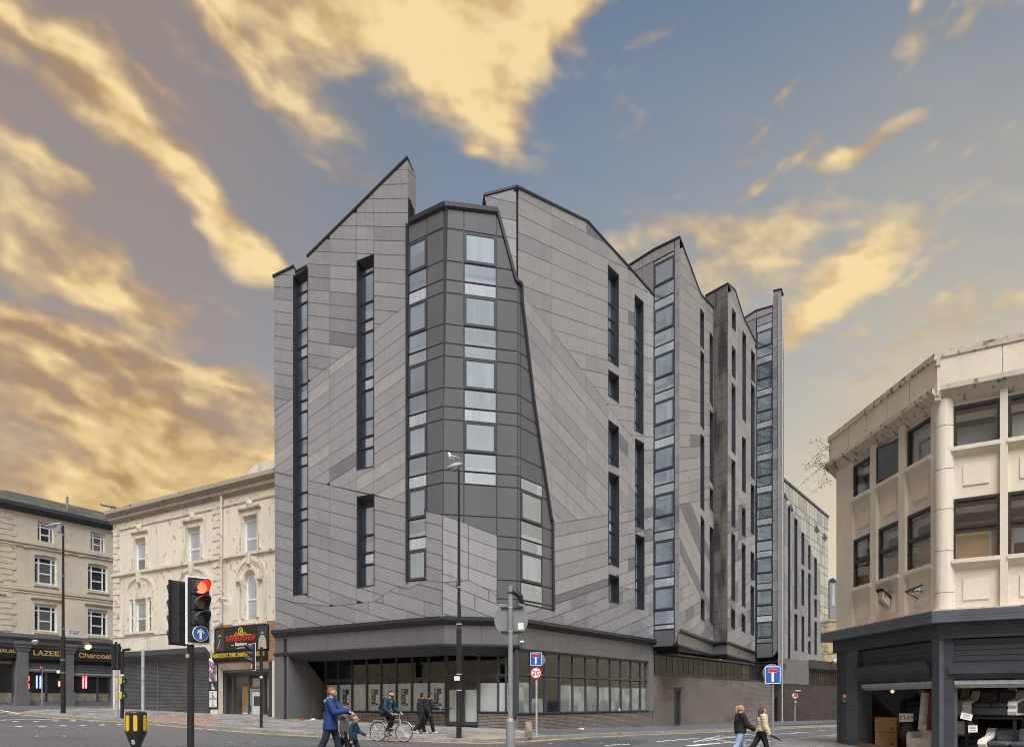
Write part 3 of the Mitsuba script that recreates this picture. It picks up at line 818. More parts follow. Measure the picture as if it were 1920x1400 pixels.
for s, o in ((2.75, -1.4), (5.4, -1.6)):
    k = thing('ceiling_lamp', ('warm lit ceiling lamp behind the shopfront glass right of the speed limit sign' if s < 3 else 'warm lit ceiling lamp deeper along the shopfront, further right of the signs'), 'lamp')
    part(k, 'disc', FR.put(move(trimesh.creation.cylinder(0.16, 0.05, sections=16), s, 0, 0).apply_transform(trimesh.transformations.rotation_matrix(0, [1, 0, 0]))) if False else trimesh.creation.cylinder(0.16, 0.05, sections=16).apply_translation(FR.w(s, E(2.56), o)), 'mat_lamp', emitter={'type': 'area', 'radiance': {'type': 'rgb', 'value': [5.0, 3.6, 1.6]}})

# brick wall along the side street with its clerestory and the overhanging bays
sE = FR.px(1452, 1300)[0]
dr0, dr1 = FR.px(1264.8, 1300)[0], FR.px(1279, 1300)[0]
zdoor = FR.px(1272, 1291)[1]
bw = sbox(sC + 0.3, GB - 1.5, sE, E(1.745)).difference(sbox(dr0, GB - 2, dr1, zdoor))
part(TB, 'brick_wall', FR.prism(bw, -0.35, 0.0), 'mat_brick')
part(TB, 'coping', FR.box(sC + 0.3, sE, E(1.745), E(1.82), -0.4, 0.05), 'mat_navy')
dk = part(TB, 'side_door', FR.box(dr0 + 0.03, dr1 - 0.03, ground_z(11) + 0.12, zdoor - 0.05, -0.32, -0.20), 'mat_navy')
part(dk, 'frame', FR.prism(sbox(dr0 - 0.0, GB, dr1, zdoor).difference(sbox(dr0 + 0.06, GB - 1, dr1 - 0.06, zdoor - 0.07)), -0.30, -0.12), 'mat_frame')
part(dk, 'lintel', FR.box(dr0 - 0.15, dr1 + 0.35, zdoor, zdoor + 0.09, -0.1, 0.03), 'mat_navy')
part(dk, 'handle', FR.put(tube((dr1 - 0.2, zdoor - 1.25, -0.17), (dr1 - 0.2, zdoor - 1.05, -0.17), 0.02)), 'mat_galv')
nC = 27
sS = [sC + 0.35 + (sE - sC - 0.5) * i / nC for i in range(nC + 1)]
fr = [FR.box(s - 0.04, s + 0.04, E(1.8), E(3.6), -0.42, -0.345) for s in sS]
cw = part(TB, 'clerestory', cat(fr + [FR.box(sS[0], sS[-1], E(3.5), E(3.62), -0.42, -0.25), FR.box(sS[0], sS[-1], E(1.8), E(1.9), -0.42, -0.255)]), 'mat_black')
for a, b in zip(sS[:-1], sS[1:]):
    part(cw, 'pane', FR.box(a + 0.04, b - 0.04, E(1.9), E(3.5), -0.40, -0.37), rng.choice(['mat_clere_0', 'mat_clere_1', 'mat_clere_2']))
glass_like('mat_clere_0', blind_col((0.016, 0.014, 0.013), 1), 0.8, 0.03)
glass_like('mat_clere_1', blind_col((0.034, 0.030, 0.027), 4), 0.8, 0.03)
glass_like('mat_clere_2', blind_col((0.010, 0.009, 0.009), 7), 0.8, 0.03)
L2, L3 = np.hypot(16.0 - 10.72, 61.1 - 49.5), np.hypot(23.2 - 16.85, 73.3 - 60.05)
L3D = np.hypot(0.85, 1.05)
for f, a, b in ((F2, 0.0, L2), (F3D, -L3D, 0.0), (F3, 0.0, L3)):
    part(TB, 'cornice', f.box(a, b, E(4.40), E(4.55), -0.06, 0.14), 'mat_navy')
    part(TB, 'fascia_panel', f.box(a, b, E(3.64), E(4.40), -0.05, 0.0), 'mat_fascia')
    part(TB, 'trim', f.box(a, b, E(3.56), E(3.64), -0.06, 0.05), 'mat_navy')
for f, a in ((F2S, F2S.px(1226, 1200)[0]), (F4S, F4S.px(1418, 1200)[0])):
    part(TB, 'trim', f.box(a, 0.0, E(3.56), E(3.66), -0.06, 0.05), 'mat_navy')
part(TB, 'vent', F3.box(5.2, 5.6, E(3.95), E(4.2), 0.0, 0.03), 'mat_black')
so = Polygon([tuple(FR.w(sC, 0, -0.5)[:2]), (10.72, 49.5), (16.0, 61.1), (16.85, 60.05), (23.2, 73.3), (25.0, 71.5), (27.5, 76.5), tuple(FR.w(sE + 4, 0, -0.5)[:2])])
part(TB, 'soffit', prism(so.buffer(-0.02), E(3.58), E(3.70)), 'mat_spandrel')
part(TB, 'downpipe', cat([tube((25.25, 71.75, ground_z(25)), (25.25, 71.75, zt4 - 1.5), 0.06), tube((25.25, 71.75, E(3.2)), (26.2, 74.2, E(2.9)), 0.05)]), 'mat_galv_light', smooth=40)
# small things on it
cc = thing('security_camera', 'small white dome camera on the grey fascia above the dead end sign', 'camera')
q = FR.w(0.18, E(2.93), 0.03)
part(cc, 'base', tube(q, q + np.array([*FR.n, 0]) * 0.09, 0.055), 'mat_white', smooth=40)
part(cc, 'dome', trimesh.creation.icosphere(2, 0.075).apply_translation(q + np.array([*FR.n, -0.1]) * 0.13), 'mat_white', smooth=True)
part(cc, 'lens', trimesh.creation.icosphere(1, 0.04).apply_translation(q + np.array([*FR.n, -0.3]) * 0.19), 'mat_black', smooth=True)

bsdf('mat_poster', pr((0.016, 0.030, 0.055), 0.5, 0.3))
bsdf('mat_green', pr((0.20, 0.42, 0.03), 0.5, 0.3))
bsdf('mat_orange', pr((0.55, 0.20, 0.04), 0.5, 0.3))
bsdf('mat_bluedisc', pr((0.05, 0.16, 0.27), 0.5, 0.3))
bsdf('mat_paper', pr((0.62, 0.63, 0.62), 0.6, 0.3))
for i, (c, lab) in enumerate(((1, 'leftmost of the four dark blue posters in the papered shopfront'), (3, 'second of the four dark blue posters in the papered shopfront, counted from the left'), (5, 'third dark blue poster from the left in the papered shopfront, behind the cyclist'), (7, 'rightmost of the four dark blue posters in the papered shopfront, right of the two men'))):
    s0, s1 = SF1.px(US1[c], 1300)[0], SF1.px(US1[c + 1], 1300)[0]
    m = (s0 + s1) / 2 - 0.02
    k = thing('poster', lab, 'poster', 'dark blue posters in the shop window')
    O = -0.062
    zt_, zb_ = E(0.72), E(-0.18)
    part(k, 'sheet', SF1.box(m - 0.25, m + 0.25, zb_, zt_, O, O + 0.004), 'mat_poster')
    part(k, 'print', cat([SF1.box(m - 0.2, m - 0.2 + w, zt_ - 0.09 - 0.07 * j, zt_ - 0.06 - 0.07 * j, O + 0.004, O + 0.006) for j, w in enumerate((0.2, 0.13, 0.17))] + [SF1.box(m - 0.21, m + 0.1, zb_ + 0.04, zb_ + 0.07, O + 0.004, O + 0.006)]), 'mat_paper')
    part(k, 'print', SF1.box(m - 0.2, m + 0.0, zt_ - 0.31, zt_ - 0.26, O + 0.004, O + 0.006), 'mat_green')
    part(k, 'print', SF1.put(move(trimesh.creation.cylinder(0.10, 0.002, sections=20), m - 0.06, zb_ + 0.42, O + 0.005)), 'mat_bluedisc')
    part(k, 'print', SF1.put(move(trimesh.creation.cylinder(0.075, 0.002, sections=20), m - 0.12, zb_ + 0.25, O + 0.007)), 'mat_orange')
    ast = unary_union([Point(m + 0.2, zb_ + 0.5).buffer(0.11), Polygon([(m + 0.06, zb_ + 0.12), (m + 0.34, zb_ + 0.1), (m + 0.33, zb_ + 0.45), (m + 0.12, zb_ + 0.45)])])
    part(k, 'print', SF1.prism(ast, O + 0.004, O + 0.007), 'mat_paper')
# ------------------------------------------------------------------ ground, pavements, markings
def asphalt(p, n, uv):
    big = fbm(p.x * 0.22, p.y * 0.22, 1.0, 4)
    grain = noise(p.x * 60, p.y * 60, 2.0)
    tyre = fbm(p.x * 0.35 + p.y * 0.12, p.y * 1.6, 5.0, 3)
    patch = smoothstep(0.55, 0.6, noise(p.x * 0.16 + 3, p.y * 0.3, 8.0))
    v = 0.70 + 0.5 * big + 0.28 * grain + 0.25 * (tyre - 0.5) - 0.14 * patch
    return mi.Color3f(0.058, 0.058, 0.061) * v


bsdf('mat_asphalt', pr(proc(asphalt), 0.55, 0.5))
bsdf('mat_asphalt_path', pr(proc(lambda p, n, uv: mi.Color3f(0.060, 0.060, 0.062) * (0.7 + 0.5 * fbm(p.x * 0.8, p.y * 0.8, 1.0, 4) + 0.3 * noise(p.x * 50, p.y * 50, 0.0))), 0.6, 0.4))


def flag(k, c):
    def f(p, n, uv):
        a = fbm(p.x * 1.5 + k, p.y * 1.5, 3.0, 4)
        spot = smoothstep(0.74, 0.78, noise(p.x * 9, p.y * 9, 4.0))
        return mi.Color3f(*c) * (0.72 + 0.5 * a - 0.2 * spot + 0.12 * noise(p.x * 40, p.y * 40, 0.0))
    return proc(f)


for i, c in enumerate([(0.150, 0.145, 0.138), (0.115, 0.112, 0.110), (0.195, 0.185, 0.172), (0.205, 0.170, 0.120)]):
    bsdf(f'mat_flag_{i}', pr(flag(i, c), 0.5, 0.45))
bsdf('mat_kerb', pr(flag(9, (0.24, 0.235, 0.225)), 0.6, 0.4))
bsdf('mat_tactile', pr(flag(5, (0.19, 0.115, 0.095)), 0.6, 0.3))
bsdf('mat_line_yellow', pr(proc(lambda p, n, uv: mix((0.52, 0.36, 0.06), (0.12, 0.11, 0.09), smoothstep(0.45, 0.75, fbm(p.x * 3, p.y * 3, 1.0, 4)))), 0.6, 0.3))
bsdf('mat_line_white', pr(proc(lambda p, n, uv: mix((0.60, 0.59, 0.56), (0.12, 0.12, 0.12), smoothstep(0.48, 0.78, fbm(p.x * 3.2, p.y * 3.2, 2.0, 4)))), 0.6, 0.3))
XL, XR = -46.0, 60.0


def gz_clip(x):
    return EYE - 1.52 - 0.028 * np.clip(x, XL, XR)


def drape(poly, z, thick=None, cell=None):
    """flat polygon laid on the sloping ground, z above the road; thick: downwards"""
    m = prism(poly, 0.0, thick or 0.02)
    if m is None:
        return None
    v = np.array(m.vertices)
    h = thick or 0.02
    v[:, 2] = gz_clip(v[:, 0]) + z - h + v[:, 2]
    return tm(v, m.faces)


xs = np.array([-900, -300, XL, -20, 0, 20, 40, XR, 300, 900.0])
ys = np.array([-300, -40, 0, 20, 40, 60, 90, 150, 400, 1500.0])
V = np.array([(x, y, gz_clip(x)) for x in xs for y in ys])
F = []
for i in range(len(xs) - 1):
    for j in range(len(ys) - 1):
        a, b, c, d_ = i * len(ys) + j, (i + 1) * len(ys) + j, (i + 1) * len(ys) + j + 1, i * len(ys) + j + 1
        F += [[a, b, c], [a, c, d_]]
struct('road', tm(V, F), 'mat_asphalt', label='dark grey asphalt road of the junction')

kpx = [(40, 1338.5), (75, 1341.5), (110, 1345), (189, 1350.6), (268, 1355), (390, 1365.5), (514, 1375), (620, 1381), (720, 1386), (800, 1389), (870, 1391.6), (905, 1392), (942, 1390.5), (980, 1388), (1024, 1385), (1090, 1381.5), (1162, 1378), (1235, 1375), (1307, 1372.5)]
K1 = [on_ground(u, v)[:2] for u, v in kpx]
far = [K1[-1] + np.array([0.698, 1.0]) * t for t in (12, 30, 60, 110)]
side = [np.array((-29.6, 47.5)), np.array((-31.0, 53.0)), np.array((-31.5, 58.0))]
back = [np.array((4, 200.0)), np.array((-60.0, 120.0))]
side_far = [np.array((-31.5, 58.0)) + np.array([0.55, 1]) * t for t in (80, 30, 8)]
pav1 = Polygon([tuple(p) for p in side[::-1] + K1 + far] + [(60, 200)] + [tuple(p) for p in side_far]).buffer(0)
kerbl = side[::-1] + K1 + far[:2]
kw = 0.15
pav_in = pav1.buffer(-kw, join_style='mitre')
flagzone = Polygon([(-60, 30), (-33, 20), (1.6, 20), (1.6, 31.6), (0.4, 37.5), (-3.2, 46), (-12, 60), (-60, 130)])
struct('pavement', drape(pav_in.difference(flagzone), 0.12, 0.2), 'mat_asphalt_path', label='asphalt pavement along the brick wall')
struct('pavement', drape(pav_in.intersection(flagzone), 0.085, 0.2), 'mat_backing', label='bed of the flagged pavement round the corner')
FLG = [k for k in labels if k.startswith('pavement')][1]
flags = Pieces(FLG, 'paving_flag', 290)
tact = Polygon([tuple(on_ground(u, v, 0.12)[:2]) for u, v in ((262, 1347), (300, 1343.5), (384, 1341), (415, 1350), (395, 1359.5), (300, 1354.5))])
buff = Polygon([tuple(on_ground(u, v, 0.12)[:2]) for u, v in ((862, 1377), (952, 1376), (985, 1381), (955, 1387), (880, 1389))])
ax_, ay_ = FL.d, np.array([-FL.d[1], FL.d[0]])
zone_in = pav_in.intersection(flagzone)
bl = Polygon([tuple(FL.w(-40, 0, -3)[:2]), tuple(FL.w(s45, 0, -3)[:2]), tuple(FL.w(s45, 0, -2.3)[:2]), tuple(P836), tuple(P967), (14, 60), (-20, 90)])
r = random.Random(5)
o = np.array(CA)
for j in range(-20, 9):
    w0 = 0.62
    off = r.uniform(0, 0.9)
    s = -34 + off
    while s < 8:
        ln = r.choice([0.6, 0.75, 0.9])
        q = Polygon([tuple(o + ax_ * a + ay_ * b) for a, b in ((s, j * w0), (s + ln, j * w0), (s + ln, (j + 1) * w0), (s, (j + 1) * w0))])
        s += ln
        if not q.intersects(zone_in):
            continue
        g = q.buffer(-0.006, join_style='mitre').intersection(zone_in).difference(bl)
        for e in getattr(g, 'geoms', [g]):
            if e.geom_type != 'Polygon' or e.area < 0.03:
                continue
            c = e.centroid
            mat = 'mat_tactile' if tact.contains(c) else 'mat_flag_3' if buff.contains(c) else f'mat_flag_{r.choice([0, 0, 1, 1, 2])}'
            dd = FL.n @ (np.array([c.x, c.y]) - CA)
            if mat != 'mat_tactile' and -2.4 < dd < 0.4:
                mat = f'mat_flag_{r.choice([2, 2, 3, 0])}'
            m = drape(e, 0.12 + r.uniform(-0.003, 0.003), 0.05)
            flags.add(m, mat, e.area / (c.y ** 2) ** 1.5)
flags.done()
# kerb stones
KB = new('kerb')
labels[KB] = {'label': 'pale stone kerb of the corner pavement', 'kind': 'structure'}
line = LineString([tuple(p) for p in kerbl])
inner = line.parallel_offset(kw / 2, 'left')
nst = int(line.length / 0.915)
kerbs = Pieces(KB, 'kerb_stone', 150)
for i in range(nst):
    a, b = line.interpolate(i * 0.915 + 0.006), line.interpolate((i + 1) * 0.915 - 0.006)
    a, b = np.array(a.coords[0]), np.array(b.coords[0])
    t = (b - a) / np.linalg.norm(b - a)
    nn = np.array([-t[1], t[0]])
    q = Polygon([tuple(a), tuple(b), tuple(b + nn * kw), tuple(a + nn * kw)])
    kerbs.add(drape(q, 0.124 + rng.uniform(-0.004, 0.004), 0.24), 'mat_kerb', 1 / a[1])
kerbs.done()
# pavement at the right shop and its kerb; pavement before the restaurant; near side
K3 = [on_ground(u, v)[:2] for u, v in ((1575, 1379.7), (1515, 1385.5), (1458, 1390.6), (1407, 1399))]
K3 = [K3[0] + np.array([0.698, 1]) * t for t in (60, 20)] + K3 + [np.array(p) for p in ((8.6, 27.0), (8.9, 22.0), (9.3, 12.0))]
pav3 = Polygon([tuple(p) for p in K3] + [(9.3, -10), (60, -10), (60, 110)]).buffer(0)
struct('pavement', drape(pav3.buffer(-kw, join_style='mitre'), 0.12, 0.2), 'mat_flag_1', label='paved footway in front of the cream office block')
KB3 = new('kerb')
labels[KB3] = {'label': 'pale stone kerb on the shop side of the street', 'kind': 'structure'}
line3 = LineString([tuple(p) for p in K3])
for i in range(int(line3.length / 0.915)):
    a, b = (np.array(line3.interpolate(i * 0.915 + e).coords[0]) for e in (0.006, 0.909))
    t = (b - a) / np.linalg.norm(b - a)
    nn = np.array([-t[1], t[0]])
    part(KB3, 'kerb_stone', drape(Polygon([tuple(a), tuple(b), tuple(b + nn * kw), tuple(a + nn * kw)]), 0.124 + rng.uniform(-0.004, 0.004), 0.24), 'mat_kerb')
RF = Face(at(100, 1314, 66.0)[:2], (0.55, 1))
p2_ = Polygon([tuple(RF.w(-40, 0, 2.4)[:2]), tuple(RF.w(60, 0, 2.4)[:2]), tuple(RF.w(60, 0, -3)[:2]), tuple(RF.w(-40, 0, -3)[:2])])
struct('pavement', drape(p2_, 0.12, 0.2), 'mat_flag_0', label='footway in front of the restaurant')
struct('pavement', drape(Polygon([(-16, 4), (4, 4), (4, 15.6), (-16, 15.2)]), 0.12, 0.2), 'mat_flag_0', label='near footway below the picture')

# markings


def ribbon(pts, w, z=0.004):
    l = LineString([tuple(p) for p in pts])
    return drape(l.buffer(w / 2, cap_style='flat', join_style='mitre'), z, 0.003)


for off, name in ((0.28, ''), (0.50, '')):
    l = line.parallel_offset(off, 'right')
    m = drape(l.buffer(0.05, cap_style='flat'), 0.004, 0.003)
    struct('road_marking', m, 'mat_line_yellow', label='yellow no parking line along the kerb')
l3 = line3.parallel_offset(0.3, 'right')
struct('road_marking', drape(l3.buffer(0.05, cap_style='flat'), 0.004, 0.003), 'mat_line_yellow', label='yellow line along the far side kerb')


def dash(a, b, w=0.12, mat='mat_line_white', lab='worn white line painted on the asphalt'):
    struct('road_marking', ribbon([on_ground(*a)[:2], on_ground(*b)[:2]], w), mat, label=lab)


dash((0, 1349.6), (112, 1347.4), 0.2)
dash((0, 1331.6), (36, 1337.2), 0.15)
dash((0, 1334.5), (34, 1338.8), 0.12, 'mat_line_yellow')
dash((1134, 1397.2), (1181, 1394.6), 0.12)
dash((1231, 1390), (1307, 1384), 0.12)
dash((1290, 1398), (1352, 1392.5), 0.25)
dash((1025, 1393), (1035, 1392.6), 0.12)
for a, b in (((1320, 1385), (1452, 1377)), ((1318, 1389), (1400, 1377)), ((1340, 1394), (1460, 1383)), ((1352, 1379), (1440, 1391)), ((1322, 1383), (1392, 1394)), ((1390, 1374.5), (1462, 1385)), ((1300, 1391), (1350, 1379)), ((1440, 1377), (1520, 1372)), ((1484, 1374), (1500, 1373)), ((1530, 1370), (1548, 1369))):
    dash(a, b, 0.08)
STUDS = {}
for row, lst in (('far', (30, 68, 105, 137, 172)), ('near', (36.5, 78.6, 119.5, 156, 192, 225.6))):
    for i, u in enumerate(lst):
        STUDS[u] = f"white square stud in the {row} row on the road, {('leftmost', 'second from the left', 'third from the left', 'fourth from the left', 'fifth from the left', 'rightmost')[i]}"
for u, v in ((30, 1352.8), (68, 1352.6), (105, 1351.4), (137, 1351.4), (36.5, 1362), (78.6, 1361.2), (119.5, 1360.5), (156, 1359.6), (192, 1359), (225.6, 1358.5), (172, 1351.5)):
    p = on_ground(u, v)
    k = new('crossing_stud')
    scene[k] = mikit.ply(drape(sbox(p[0] - 0.10, p[1] - 0.10, p[0] + 0.10, p[1] + 0.10), 0.012, 0.02), 'mat_white')
    labels[k] = {'label': STUDS[u], 'category': 'road stud', 'group': 'white crossing studs in the road'}
# manhole covers and a newer strip of tar
for u, v, lab in ((455, 1391, 'round iron manhole cover in the road left of the man in blue'), (1110, 1392, 'round iron manhole cover in the road right of the grey sign pole'), (95, 1380, 'round iron manhole cover in the road at the lower left')):
    p = on_ground(u, v)
    k = thing('manhole_cover', lab, 'manhole cover')
    part(k, 'rim', drape(Point(p[0], p[1]).buffer(0.42, 20).difference(Point(p[0], p[1]).buffer(0.36, 20)), 0.006, 0.004), 'mat_kerb')
    part(k, 'lid', drape(Point(p[0], p[1]).buffer(0.355, 20), 0.004, 0.003), 'mat_black_matt')
bsdf('mat_tar', pr(proc(lambda p, n, uv: mi.Color3f(0.042, 0.042, 0.044) * (0.7 + 0.5 * fbm(p.x * 0.9, p.y * 0.9, 1.0, 4) + 0.3 * noise(p.x * 50, p.y * 50, 0.0))), 0.55, 0.4))
tarp = [on_ground(u, v)[:2] for u, v in ((1000, 1391.5), (1150, 1383.5), (1215, 1389), (1180, 1400), (960, 1400))]
struct('road_patch', drape(Polygon([tuple(p) for p in tarp]), 0.003, 0.0025), 'mat_tar', label='darker newer tar patch in the road by the corner')
# litter and a cup on the window ledge
bsdf('mat_cup', pr((0.65, 0.63, 0.60), 0.5, 0.3))
bsdf('mat_red', pr((0.45, 0.02, 0.02), 0.45, 0.4))
for u, v, lab, mat in ((567, 1350, 'red crushed can on the paving by the return wall', 'mat_red'), (587, 1350.5, 'white paper cup lying on the paving by the return wall', 'mat_cup'), (1090, 1368.5, 'flat white paper litter on the path by the brick plinth', 'mat_paper'), (1486, 1358, 'pale crumpled bag at the foot of the no vehicles sign', 'mat_paper')):
    p = on_ground(u, v, 0.12)
    m = trimesh.creation.icosphere(2, 0.11)
    vv = np.array(m.vertices) * (1 + 0.5 * (meshkit.noise(np.array(m.vertices) * 18 + u) - 0.5)[:, None])
    vv[:, 2] *= 0.55
    vv[:, 0] *= 1.35
    m = tm(vv, m.faces).apply_translation(p + (0, 0, 0.05))
    k = thing('litter', lab, 'litter')
    scene[k] = mikit.ply(m, mat, smooth=40)
k = thing('bottle', 'small pale bottle left on the ledge of the brick plinth', 'bottle')
scene[k] = mikit.ply(lathe([(0, 0), (0.045, 0), (0.045, 0.14), (0.015, 0.2), (0.015, 0.25), (0, 0.25)]).apply_translation(FR.w(FR.px(1163, 1333)[0], E(-0.65), 0.0)), 'mat_cup', smooth=40)
# ------------------------------------------------------------------ the old cream building with the barber's and the shutters
def stucco(c, k, stain=0.5):
    def f(p, n, uv):
        s = along(p, n)
        a = fbm(s * 0.5 + k, p.z * 0.4, 1.0, 4)
        st = smoothstep(0.55, 0.80, fbm(s * 2.6, p.z * 0.22, 6.0 + k, 4))
        patch = smoothstep(0.60, 0.66, fbm(s * 0.9 + 9, p.z * 0.9, 3.0 + k, 4))
        chip = smoothstep(0.735, 0.76, fbm(s * 3.1, p.z * 3.1, 8.0 + k, 3))
        v = 0.85 + 0.28 * a + 0.06 * noise(s * 25, p.z * 25, 2.0)
        col = mi.Color3f(*c) * v
        col = mix(col, mi.Color3f(0.30, 0.26, 0.20) * v, st * stain)
        col = mix(col, mi.Color3f(c[0] * 1.06, c[1] * 1.0, c[2] * 0.90), patch * 0.5)
        return mix(col, mi.Color3f(0.17, 0.15, 0.13), chip * 0.75 * stain * 1.6)
    return proc(f)


bsdf('mat_stucco', pr(stucco((0.62, 0.565, 0.468), 1.0, 0.42), 0.7, 0.3))
bsdf('mat_trim_cream', pr(stucco((0.59, 0.53, 0.435), 4.0, 0.55), 0.7, 0.3))
bsdf('mat_cornice_dirty', pr(stucco((0.34, 0.30, 0.24), 7.0, 0.9), 0.7, 0.3))
bsdf('mat_stucco_far', pr(stucco((0.54, 0.485, 0.395), 12.0, 0.12), 0.7, 0.3))
bsdf('mat_trim_far', pr(stucco((0.52, 0.465, 0.375), 15.0, 0.15), 0.7, 0.3))
glass_like('mat_glass_old', blind_col((0.30, 0.32, 0.34), 11), 0.8, 0.28)
glass_like('mat_glass_net', blind_col((0.13, 0.135, 0.125), 17), 0.8, 0.16)
bsdf('mat_grime', pr((0.10, 0.09, 0.075), 0.8, 0.2))
OB = thing('old_building', 'weathered cream stucco building with arched windows, a barber shop and closed roller shutters below', 'building')
NF = Face(at(515, 1314, 47.5)[:2], (1.5, -1), 0.004)
n0, n1 = NF.px(212.5, 1100)[0], 2.4
sN = lambda u, v=1100: NF.px(u, v)[0]
base = -2.0
opn = []
NW = []
# upper sash windows
def sash(face, owner, s0, s1, z0, z1, o=-0.22, mats=('mat_glass_old', 'mat_glass_net'), fmat='mat_white', rail=0.5, arch=0):
    w = s1 - s0
    if arch:
        op = unary_union([sbox(s0, z0, s1, z1 - w / 2), Point((s0 + s1) / 2, z1 - w / 2).buffer(w / 2, 16)])
    else:
        op = sbox(s0, z0, s1, z1)
    f = op.difference(op.buffer(-0.08, join_style='mitre'))
    zm = z0 + (z1 - z0) * rail
    k = part(owner, 'window', cat([face.prism(f, o - 0.06, o + 0.02), face.box(s0 + 0.07, s1 - 0.07, zm - 0.04, zm + 0.04, o - 0.05, o + 0.03)]), fmat)
    inn = op.buffer(-0.075, join_style='mitre')
    part(k, 'pane', face.prism(inn.intersection(sbox(s0, zm, s1, z1)), o - 0.03, o - 0.02), mats[0])
    part(k, 'pane', face.prism(inn.intersection(sbox(s0, z0, s1, zm)), o - 0.035, o - 0.025), mats[0] if rng.random() < 0.5 else mats[1])
    return op


Z = lambda face, u, v: face.px(u, v)[1]
orn = []
for ua, ub in ((254, 274), (352, 376.5), (457, 483.5)):
    a, b = sN(ua), sN(ub)
    z0, z1 = E(9.30), E(11.75)
    opn.append(sash(NF, OB, a, b, z0, z1))
    part(OB, 'architrave', NF.prism(sbox(a - 0.16, z0 - 0.05, b + 0.16, z1 + 0.16).difference(sbox(a, z0 - 0.1, b, z1)), -0.1, 0.05), 'mat_trim_cream')
    part(OB, 'hood_mould', NF.box(a - 0.38, b + 0.38, z1 + 0.34, z1 + 0.45, -0.05, 0.16), 'mat_trim_cream')
    m = (a + b) / 2
    lump = trimesh.creation.icosphere(2, 0.26)
    v = np.array(lump.vertices)
    v *= (0.75 + 0.6 * meshkit.noise(v * 9 + ua))[:, None]
    v[:, 2] *= 0.5
    part(OB, 'carved_ornament', NF.put(tm(v, lump.faces).apply_translation([m, z1 + 0.62, 0.08])), 'mat_trim_cream', smooth=35)
    for sgn in (-1, 1):   # scrolls beside the sill
        q = []
        for t in np.linspace(0, 1, 7):
            lump = trimesh.creation.icosphere(1, 0.16 - 0.10 * t)
            lump.apply_translation([m + sgn * ((b - a) / 2 + 0.42 - 0.22 * t), z0 + 0.15 + t * 1.05, 0.03])
            q.append(lump)
        part(OB, 'carved_ornament', NF.put(cat(q)), 'mat_trim_cream', smooth=35)
# arched first floor windows
def arch_ring(m, zc, r0, r1, f=1.0):
    from shapely import affinity
    e = lambda q: affinity.scale(Point(m, zc).buffer(q, 24), 1, f, origin=(m, zc))
    return e(r1).difference(e(r0)).intersection(sbox(m - 9, zc, m + 9, zc + 9))


